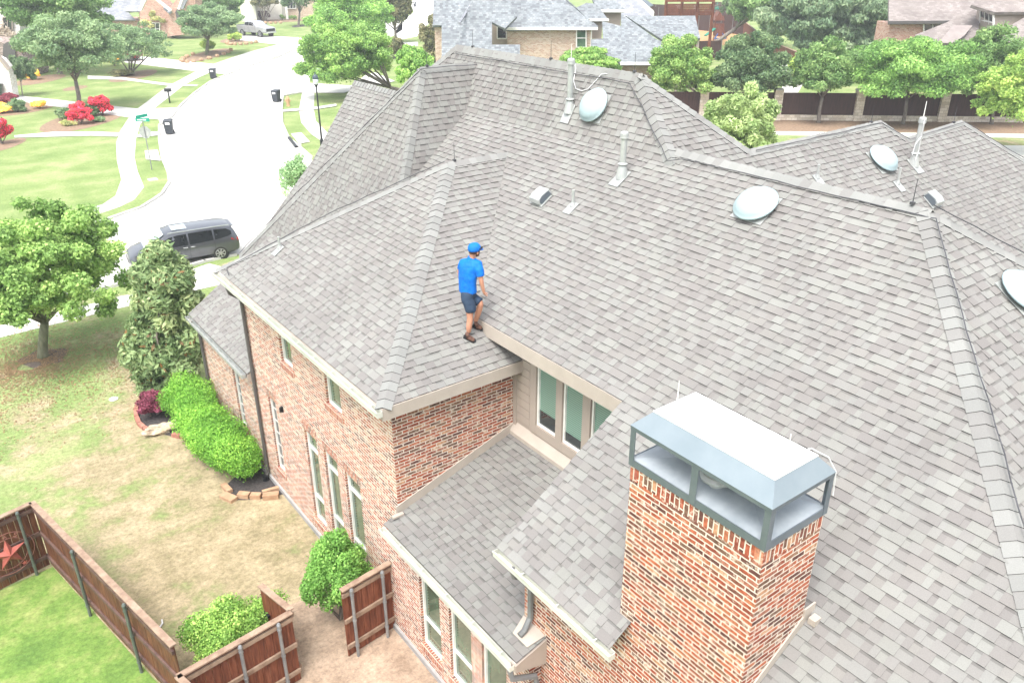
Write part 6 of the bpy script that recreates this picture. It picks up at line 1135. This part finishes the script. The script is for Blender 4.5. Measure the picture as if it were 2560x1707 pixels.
def solid(par, name, pts, m, thick=0.25, sub=None):
    """front polygon given as (px, py, distance); the body is extruded away from the street side so that it has real thickness"""
    P = [Vector(atd(*p)) for p in pts]; n = Vector((0, 0, 0))
    for i in range(len(P)): n += P[i].cross(P[(i + 1) % len(P)])
    n.normalize(); mid = sum(P, Vector()) / len(P)
    if n.dot(Vector(CO) - mid) < 0: n = -n
    mb = MB(); mb.prism([tuple(p) for p in P], tuple(-n * thick)); return mb.build(name, m, par)
def plane_roof(par, name, pts, D0, z0, pitch, m, thick=0.25, side=0.0):
    """roof slope rising away from the camera (side: sideways fall), outline traced on that slope"""
    n = Vector((-FH[0] * pitch - RT[0] * side, -FH[1] * pitch - RT[1] * side, 1)); q = Vector((FH[0] * D0, FH[1] * D0, z0)); P = [Vector(hit(x, y, tuple(n), tuple(q))) for x, y in pts]; n.normalize()
    mb = MB(); mb.prism([tuple(p) for p in P], tuple(-n * thick)); return mb.build(name, m, par)
def wallz(par, name, x0, x1, ytop, D, m, zbot=0.0, ybot=None, thick=0.4, D1=None, ytop1=None):
    """vertical wall whose top edge is seen at (x0,ytop)-(x1,ytop1)"""
    a = Vector(atd(x0, ytop, D)); b = Vector(atd(x1, ytop if ytop1 is None else ytop1, D if D1 is None else D1)); za = zbot if ybot is None else atd(x0, ybot, D)[2]
    d = (b - a).to_3d(); dn = Vector((d.y, -d.x, 0)).normalized(); dn = -dn if dn.dot(fv) < 0 else dn
    mb = MB(); mb.prism([(a.x, a.y, za), (b.x, b.y, za), tuple(b), tuple(a)], tuple(dn * thick)); return mb.build(name, m, par)
def nwin(par, x0, x1, y0, y1, D, glass='glass_dark', nx=1, ny=2, fm='white', D1=None, dy=0.0, fw=.07):
    D1 = D1 or D; f = lambda u, v: Vector(atd(x0 + (x1 - x0) * u, y0 + (y1 - y0) * v + dy * u, D + (D1 - D) * u)); mb = MB(); e = fv * -.10
    c = [f(0, 0), f(1, 0), f(1, 1), f(0, 1)]; upz = Vector((0, 0, 1))
    for a, b in zip(c, c[1:] + c[:1]): mb.bar(a + e, b + e, .08, fw * 1.4, up=upz if abs((b - a).normalized().z) < .8 else tuple(rv))
    for i in range(1, nx): mb.bar(f(i / nx, 0) + e, f(i / nx, 1) + e, .06, fw, up=tuple(rv))
    for i in range(1, ny): mb.bar(f(0, i / ny) + e, f(1, i / ny) + e, .06, fw)
    o = mb.build('window', M[fm], par); mb = MB(); g = fv * -.06; mb.prism([tuple(p + g) for p in c], tuple(fv * .03)); mb.build('pane', M[glass], o); return o
# blue grey roofed house -------------------------------------------------
D4 = 76.0; g4 = at(1300, 285); h4 = thing('tan_brick_house', 'two storey tan brick house under mottled blue grey shingle roofs', 'house', (g4[0], g4[1], 0))
ze = atd(1380, 70, D4 - .4)[2]
plane_roof(h4, 'roof', [(1258, 74), (1494, 69), (1405, -6), (1342, -6)], D4 - .4, ze, .75, SB)
solid(h4, 'roof', [(1342, -8, 84), (1405, -8, 84), (1494, 69, D4 - .3), (1478, 66, 86)], SB, .1)
wallz(h4, 'wall', 1268, 1478, 76, D4, BT, thick=3.0)
nwin(h4, 1441, 1465, 72, 119, D4, 'glass', 1, 2); nwin(h4, 1243, 1266, 61, 97, D4 + .9, 'glass_dark', 1, 1)
wallz(h4, 'siding', 1227, 1268, 56, D4 + 1.0, GRV, ybot=112, thick=1.0)
wallz(h4, 'siding', 1478, 1506, 51, D4 + 1.6, GRV, ybot=98, thick=1.5); wallz(h4, 'siding', 1504, 1553, 29, D4 + 4, GRV, ybot=70, thick=2)
plane_roof(h4, 'roof', [(1470, 49), (1521, 50), (1490, 10), (1466, 8), (1440, 20)], D4 + 1.0, atd(1500, 50, D4 + 1)[2], .75, SB); plane_roof(h4, 'roof', [(1494, 27), (1566, 27), (1528, -6), (1480, -6)], D4 + 3.4, atd(1530, 27, D4 + 3.4)[2], .75, SB)
for (x0, x1, y, D) in ((1258, 1494, 72, D4 - .45), (1474, 1521, 50, D4 + .95), (1500, 1565, 28, D4 + 3.3), (1226, 1258, 56, D4 + .5), (1550, 1638, 159, 69.3), (1082, 1104, 64, D4 - 1)): 
    a = Vector(atd(x0, y, D)); b = Vector(atd(x1, y, D)); mb = MB(); mb.bar(a - fv * .12, b - fv * .12, .18, .22); mb.build('fascia', M['white'], h4)
mb = MB(); a = Vector(atd(1479, 74, D4 - .1)); mb.tube([a, (a.x, a.y, .1)], .06, 6); mb.build('downspout', M['white'], h4)
plane_roof(h4, 'roof', [(1082, 64), (1104, 64), (1147, 57), (1189, -8), (1084, -8)], D4 - 1.5, atd(1090, 64, D4 - 1.5)[2], .95, SB)
plane_roof(h4, 'roof', [(1104, 190), (1104, 58), (1147, 57), (1189, -8), (1262, -8), (1292, 42), (1262, 72), (1230, 56), (1230, 112), (1300, 112), (1300, 190)], D4 - 4.5, atd(1170, 125, D4 - 4.5)[2], .95, SB)
solid(h4, 'roof_hip', [(1146, 56, 71.5), (1151, 57, 71.5), (1192, -8, 78.5), (1186, -8, 78.5)], SG, .15)
plane_roof(h4, 'roof', [(1226, 30), (1292, 44), (1342, -4), (1342, -10), (1226, -10)], D4 + 3, atd(1292, 44, D4 + 3)[2], .9, SB)
wallz(h4, 'wall', 1086, 1104, 66, D4 - 1, BT, thick=6.0)
plane_roof(h4, 'roof', [(1478, 160), (1478, 99), (1508, 97), (1506, 54), (1553, 66), (1553, 34), (1640, 98), (1662, 108), (1640, 158)], 69.5, atd(1600, 158, 69.5)[2], .62, SB)
wallz(h4, 'wall', 1545, 1632, 160, 70.2, BT, thick=4.0)
plane_roof(h4, 'roof', [(1565, 41), (1738, 40), (1751, 96), (1655, 99)], 80, atd(1700, 97, 80)[2], .62, SB)
for x in (1655, 1700, 1745): a = Vector(atd(x, 98, 80.4)); mb = MB(); mb.box((a.x - .1, a.y - .1, 0), (a.x + .1, a.y + .1, a.z)); mb.build('porch_post', M['siding'], h4)
plane_roof(h4, 'roof', [(1540, 40), (1632, 41), (1582, -8), (1522, -8)], 91, atd(1600, 41, 91)[2], .62, SG)
solid(h4, 'gable_wall', [(1577, -6, 96), (1596, -6, 96), (1634, 27, 91), (1632, 41, 91)], WH, .2); plane_roof(h4, 'roof', [(1596, -6), (1606, -8), (1634, 14), (1623, 18)], 94, atd(1620, 16, 94)[2], .5, M['grey_metal'], .1)
mb = MB(); a = Vector(atd(1349, 20, 80)); mb.box((a.x - .2, a.y - .2, a.z - .1), (a.x + .2, a.y + .2, a.z + .25)); mb.build('roof_vent', M['pale_metal'], h4)
# taupe house -------------------------------------------------------------
D5 = 78.0; g5 = at(2350, 262); h5 = thing('taupe_house', 'house with broad pale taupe roofs and a corner bay window at the top right', 'house', (g5[0], g5[1], 0))
plane_roof(h5, 'roof', [(2222, 56), (2372, 55), (2470, 12), (2470, -14), (2222, -14)], D5 + 2, atd(2300, 56, D5 + 2)[2], .5, ST)
wallz(h5, 'wall', 2226, 2372, 59, D5 + 2.6, BP, thick=3); nwin(h5, 2308, 2352, 58, 84, D5 + 2.5, 'glass_dark', 2, 1)
a = Vector(atd(2222, 57, D5 + 1.9)); b = Vector(atd(2372, 56, D5 + 1.9)); mb = MB(); mb.bar(a, b, .2, .25); mb.build('fascia', M['dark_down'], h5)
plane_roof(h5, 'roof', [(2288, 88), (2366, 57), (2452, 18), (2445, 95), (2420, 130), (2300, 130)], 70, atd(2300, 88, 70)[2], .45, ST)
plane_roof(h5, 'roof', [(2345, 108), (2384, 64), (2432, 64), (2412, 88), (2386, 108)], 68.6, atd(2350, 108, 69.2)[2] + .35, .5, noisy('mottled taupe shingles', (.22, .19, .18), (.27, .235, .22), 2, .9), .15)  # small roof piece in its own mottled taupe tone
solid(h5, 'siding', [(2443, 20, 72.5), (2484, 30, 70), (2470, 160, 69.8), (2430, 140, 72.3)], M['siding'], .3); solid(h5, 'siding', [(2484, 30, 70), (2600, 30, 70.2), (2600, 160, 70), (2470, 160, 69.8)], M['siding'], .3)
nwin(h5, 2450, 2482, 23, 76, 71.9, 'glass_dark', 3, 2, D1=69.9, dy=8, fw=.1)
plane_roof(h5, 'roof', [(2428, 13), (2486, 31), (2600, 30), (2600, -14), (2450, -14)], 69.6, atd(2520, 30, 69.6)[2], .45, ST)
plane_roof(h5, 'roof', [(2474, 94), (2600, 22), (2600, 130), (2455, 130)], 67.0, atd(2474, 94, 67.0)[2], .55, ST)
# red brick house ------------------------------------------------------------
g2 = at(330, 105); D2 = depth(at(350, 92)); h2 = thing('red_brick_house', 'red brick house with a grey roof and an arched entry at the top left', 'house', (g2[0], g2[1], 0))
wallz(h2, 'wall', 195, 345, 53, D2, BP, thick=8.0); plane_roof(h2, 'roof', [(190, 50), (338, 50), (320, 30), (348, 26), (375, -16), (190, -16)], D2 - .8, atd(300, 50, D2 - .8)[2], .7, SG)
wallz(h2, 'wall', 345, 372, 20, D2 - 1.5, BP, thick=6.0); plane_roof(h2, 'roof', [(314, 29), (350, 29), (362, -10), (318, -10)], D2 - 1.8, atd(340, 29, D2 - 1.8)[2], .8, SG, .2)
D2b = depth(at(440, 95)); solid(h2, 'gable_wall', [(350, 95, D2b), (350, 20, D2b), (372, -16, D2b), (395, -10, D2b), (425, 28, D2b), (432, 95, D2b)], BP, 3.0)
solid(h2, 'gable_wall', [(418, 92, D2b - 2), (424, 22, D2b - 2), (452, -16, D2b - 2), (490, -16, D2b - 2), (480, 85, D2b - 2)], BP, 3.0)
for q in (((372, -18), (352, 26)), ((386, -6), (428, 28)), ((462, -16), (447, 24)), ((350, 27), (366, -16))): a = Vector(atd(*q[0], D2b - 2.4)); b = Vector(atd(*q[1], D2b - 2.4)); mb = MB(); mb.bar(a, b, .5, .3); mb.build('verge_board', M['white'], h2)
solid(h2, 'roof', [(408, 22, D2b - 1.5), (410, 18, D2b - 1), (428, 28, D2b - 3), (421, 33, D2b - 3)], SG, .3); solid(h2, 'roof', [(466, -14, D2b - 3.2), (450, 22, D2b - 3.2), (457, 24, D2b - 3.2), (475, -14, D2b - 3.2)], SG, .3)
solid(h2, 'arched_entry', [(444, 60, D2b - 2.2), (438, 32, D2b - 2.2), (440, 26, D2b - 2.2), (446, 23, D2b - 2.2), (450, 27, D2b - 2.2), (453, 60, D2b - 2.2)], M['dark_down'], .1); nwin(h2, 378, 400, 58, 88, D2b - .1, 'glass_dark', 2, 2)
# white houses ----------------------------------------------------------------
D3 = depth(at(640, 52)); g3 = at(640, 50); h3 = thing('white_house', 'white rendered house behind the silver pickup', 'house', (g3[0], g3[1], 0)); wallz(h3, 'wall', 596, 634, -14, D3 - 2, WH, thick=6); wallz(h3, 'wall', 634, 700, -14, D3 + 2, WH, thick=6); wallz(h3, 'wall', 700, 800, -14, D3 + 5, BT, thick=6)
nwin(h3, 638, 648, 22, 37, D3 + 1.9, 'glass_dark', 1, 1); nwin(h3, 701, 708, -8, 17, D3 + 4.9, 'glass_dark', 1, 3); nwin(h3, 718, 740, -6, 22, D3 + 4.9, 'glass_dark', 3, 1)
for x in (642, 712): mb = MB(); a = Vector(atd(x, -10, D3 + 1.5)); mb.tube([a, (a.x, a.y, .1)], .25, 10); mb.build('column', M['white'], h3)
D1 = depth(at(20, 200)); g1 = at(20, 200); h1 = thing('white_brick_house', 'white painted brick house with brown brick wing at the top left corner', 'house', (g1[0], g1[1], 0))
solid(h1, 'gable_wall', [(-60, 150, D1 + 8), (-60, -14, D1 + 8), (28, -14, D1 + 8), (50, 55, D1 + 8), (50, 150, D1 + 8)], BW_, 4); nwin(h1, 8, 32, 44, 76, D1 + 7.9, 'glass_dark', 2, 1, fm='siding')
solid(h1, 'wall', [(-60, 200, D1 + 2), (-60, 100, D1 + 2), (40, 110, D1 + 2), (76, 175, D1 + 2), (70, 200, D1 + 2)], BD, 4); solid(h1, 'arched_door', [(6, 150, D1 + 1.7), (8, 112, D1 + 1.7), (20, 105, D1 + 1.7), (34, 115, D1 + 1.7), (42, 150, D1 + 1.7)], M['dark_down'], .1)
Dg = depth(at(10, 248)); solid(h1, 'gable_wall', [(-60, 248, Dg), (-60, 120, Dg), (2, 150, Dg), (22, 175, Dg), (33, 248, Dg)], BW_, 1.0); a = Vector(atd(-10, 132, Dg - .1)); b = Vector(atd(23, 174, Dg - .1)); mb = MB(); mb.bar(a, b, .4, .2); mb.build('verge_board', M['siding'], h1); nwin(h1, -8, 8, 210, 246, Dg - .1, 'glass_dark', 1, 1, fm='dark_down')
# ================================================================== BACK YARDS AT THE TOP
def far_fence(name, label, pts, h=1.9, m='farfence', cap=True, D=None):
    P = [Vector(p) for p in pts]; o = thing(name, label, 'fence', tuple(P[0])); 
    for a, b in zip(P, P[1:]):
        mb = MB(); mb.bar(a + Vector((0, 0, h / 2)), b + Vector((0, 0, h / 2)), .05, h); mb.build('board_panel', M[m], o)
        if cap: mb = MB(); mb.bar(a + Vector((0, 0, h + .04)), b + Vector((0, 0, h + .04)), .22, .06); mb.build('cap_board', M['wood_cap'], o)
        n = max(1, int((b - a).length / 2.4))
        for i in range(n + 1): q = a.lerp(b, i / n) - fv * .08; mb = MB(); mb.tube([q, q + Vector((0, 0, h))], .04, 6); mb.build('post', M['post_grey'], o)
    return o
far_fence('yard_fence', 'dark brown board fence closing the play yard', [at(1620, 62), at(1858, 88)], 3.0, cap=False)
far_fence('yard_fence', 'reddish board fence with a pale cap running away from the boundary fence', [at(1856, 95), at(1912, 152), at(1990, 190), at(2040, 222)], 2.3, 'wood_new')
far_fence('yard_fence', 'dark brown fence below the patio roof', [at(1726, 152), at(1800, 150)], 2.2, cap=False); far_fence('yard_fence', 'dark fence at the top beside the pergola', [at(1612, 40), at(1690, 45)], 2.2, cap=False); far_fence('yard_fence', 'dark fence at the top behind the climbing tower', [at(1780, 38), at(1880, 40)], 2.4, cap=False)
pg = thing('pergola', 'brown slatted timber pergola wall at the top', 'pergola', at(1720, 42)); 
for i in range(7): a = Vector(atd(1665, 12 + i * 4.2, 100)); b = Vector(atd(1785, 12 + i * 4.2, 100)); mb = MB(); mb.bar(a, b, .06, .16); mb.build('slat', M['wood_new'], pg)
a = Vector(atd(1663, 2, 99)); b = Vector(atd(1787, 2, 99)); mb = MB(); mb.bar(a, b, .3, .3); mb.build('beam', M['wood_new'], pg)
for x in (1666, 1706, 1745, 1784): a = Vector(atd(x, 2, 99.5)); mb = MB(); mb.box((a.x - .12, a.y - .12, 0), (a.x + .12, a.y + .12, a.z)); mb.build('post', M['wood_new'], pg)
sheet('play_yard', [at(1735, 100), at(1830, 118), at(1870, 112), at(1858, 84), at(1700, 70)], .006, noisy('orange mulch', (.34, .20, .09), (.46, .29, .14), 2, .95)); 
pt_ = thing('play_tower', 'brown climbing tower with a green slide and a swing beam', 'play set', at(1800, 102)); Dp = depth(at(1800, 102))
def px_(x, y, d=0): return Vector(atd(x, y, Dp + d))
M['play_green'] = noisy('green plastic', (.01, .18, .12), (.02, .24, .16), 3, .4); M['play_blue'] = noisy('blue plastic', (.02, .12, .42), (.03, .17, .5), 3, .4)
for x, d in ((1790, 0), (1810, 0), (1790, 2), (1810, 2)): q = px_(x, 40, d); mb = MB(); mb.tube([(q.x, q.y, 0), q], .08, 6); mb.build('post', M['wood_new'], pt_)
mb = MB(); A = [px_(1787, 52, -.2), px_(1800, 30, -.2), px_(1813, 52, -.2)]; mb.prism([tuple(a) for a in A], tuple(fv * 2.4)); mb.build('tower_roof', M['wood_new'], pt_); mb = MB(); A = [px_(1789, 60, -.1), px_(1811, 60, -.1), px_(1811, 92, -.1), px_(1789, 92, -.1)]; mb.prism([tuple(a) for a in A], tuple(fv * 1.8)); mb.build('tower_deck', M['wood_new'], pt_)
mb = MB(); mb.bar(px_(1787, 72), px_(1763, 90, -1), .5, .12); mb.build('slide', M['play_green'], pt_); mb = MB(); a = px_(1792, 24); mb.lathe(a, [(.3, 0), (.32, .15), (.15, .5), (.03, .9)], 10); mb.build('finial', M['play_green'], pt_)
for a, b in ((1800, 62), (1786, 98)), ((1800, 62), (1815, 98)), ((1803, 60), (1818, 97)): mb = MB(); mb.bar(px_(*a, -2), px_(*b, -2), .1, .1); mb.build('swing_leg', M['wood_new'], pt_)
for a, b in (((1786, 96), (1815, 97)), ((1786, 99), (1795, 84)), ((1814, 98), (1806, 84))): mb = MB(); mb.bar(px_(*a, -2.2), px_(*b, -2.2), .14, .1); mb.build('swing_frame', M['play_blue'], pt_)
for x, lb in ((1692, 'white garden chair left of the pair under the pergola'), (1702, 'white folded chair in the middle under the pergola'), (1739, 'white chair right under the pergola')):
    q = at(x, 40); t_ = thing('garden_chair', lb, 'chair', q, group='white garden chairs under the pergola'); mb = MB(); mb.box((q[0] - .5, q[1] - .5, .8), (q[0] + .5, q[1] + .5, .95)); mb.build('seat', M['white'], t_); mb = MB(); mb.prism([tuple(Vector((q[0], q[1], .95)) + rv * s_ + Vector((0, 0, h_)) + fv * .4) for s_, h_ in ((-.5, 0), (.5, 0), (.4, 1.1), (-.4, 1.1))], tuple(fv * .12)); mb.build('backrest', M['white'], t_)
    for dx, dy in ((-.4, -.4), (.4, -.4), (.4, .4), (-.4, .4)): mb = MB(); mb.tube([(q[0] + dx, q[1] + dy, 0), (q[0] + dx, q[1] + dy, .8)], .05, 6); mb.build('leg', M['white'], t_)
q = at(1955, 212); um = thing('closed_parasol', 'closed white parasol in the yard behind the fence', 'parasol', q); mb = MB(); mb.tube([q, (q[0], q[1], 1.0)], .04, 6); mb.build('pole', M['white'], um); mb = MB(); mb.lathe((q[0], q[1], .9), [(.12, 0), (.26, .3), (.3, .8), (.18, 1.5), (.03, 2.0)], 10); mb.build('canopy', M['white'], um, smooth=True)
sheet('patio', [at(1952, 232), at(1995, 232), at(2010, 205), at(1960, 200)], .01, M['concrete'])
# ------------------------------------------------------------------ air
hz = MB(); hz.box((-120, -60, -1.0), (190, 260, 18.0)); m_h = bpy.data.materials.new('thin summer haze'); m_h.use_nodes = True; hn = m_h.node_tree; hn.nodes.remove(hn.nodes['Principled BSDF']); pv = hn.nodes.new('ShaderNodeVolumePrincipled'); pv.inputs['Color'].default_value = (0.92, 0.96, 1.0, 1); pv.inputs['Density'].default_value = 0.0009; pv.inputs['Anisotropy'].default_value = 0.2; hn.links.new(pv.outputs[0], hn.nodes['Material Output'].inputs['Volume'])
HAZE = True
if HAZE: hz.build('haze', m_h, None)['kind'] = 'stuff'
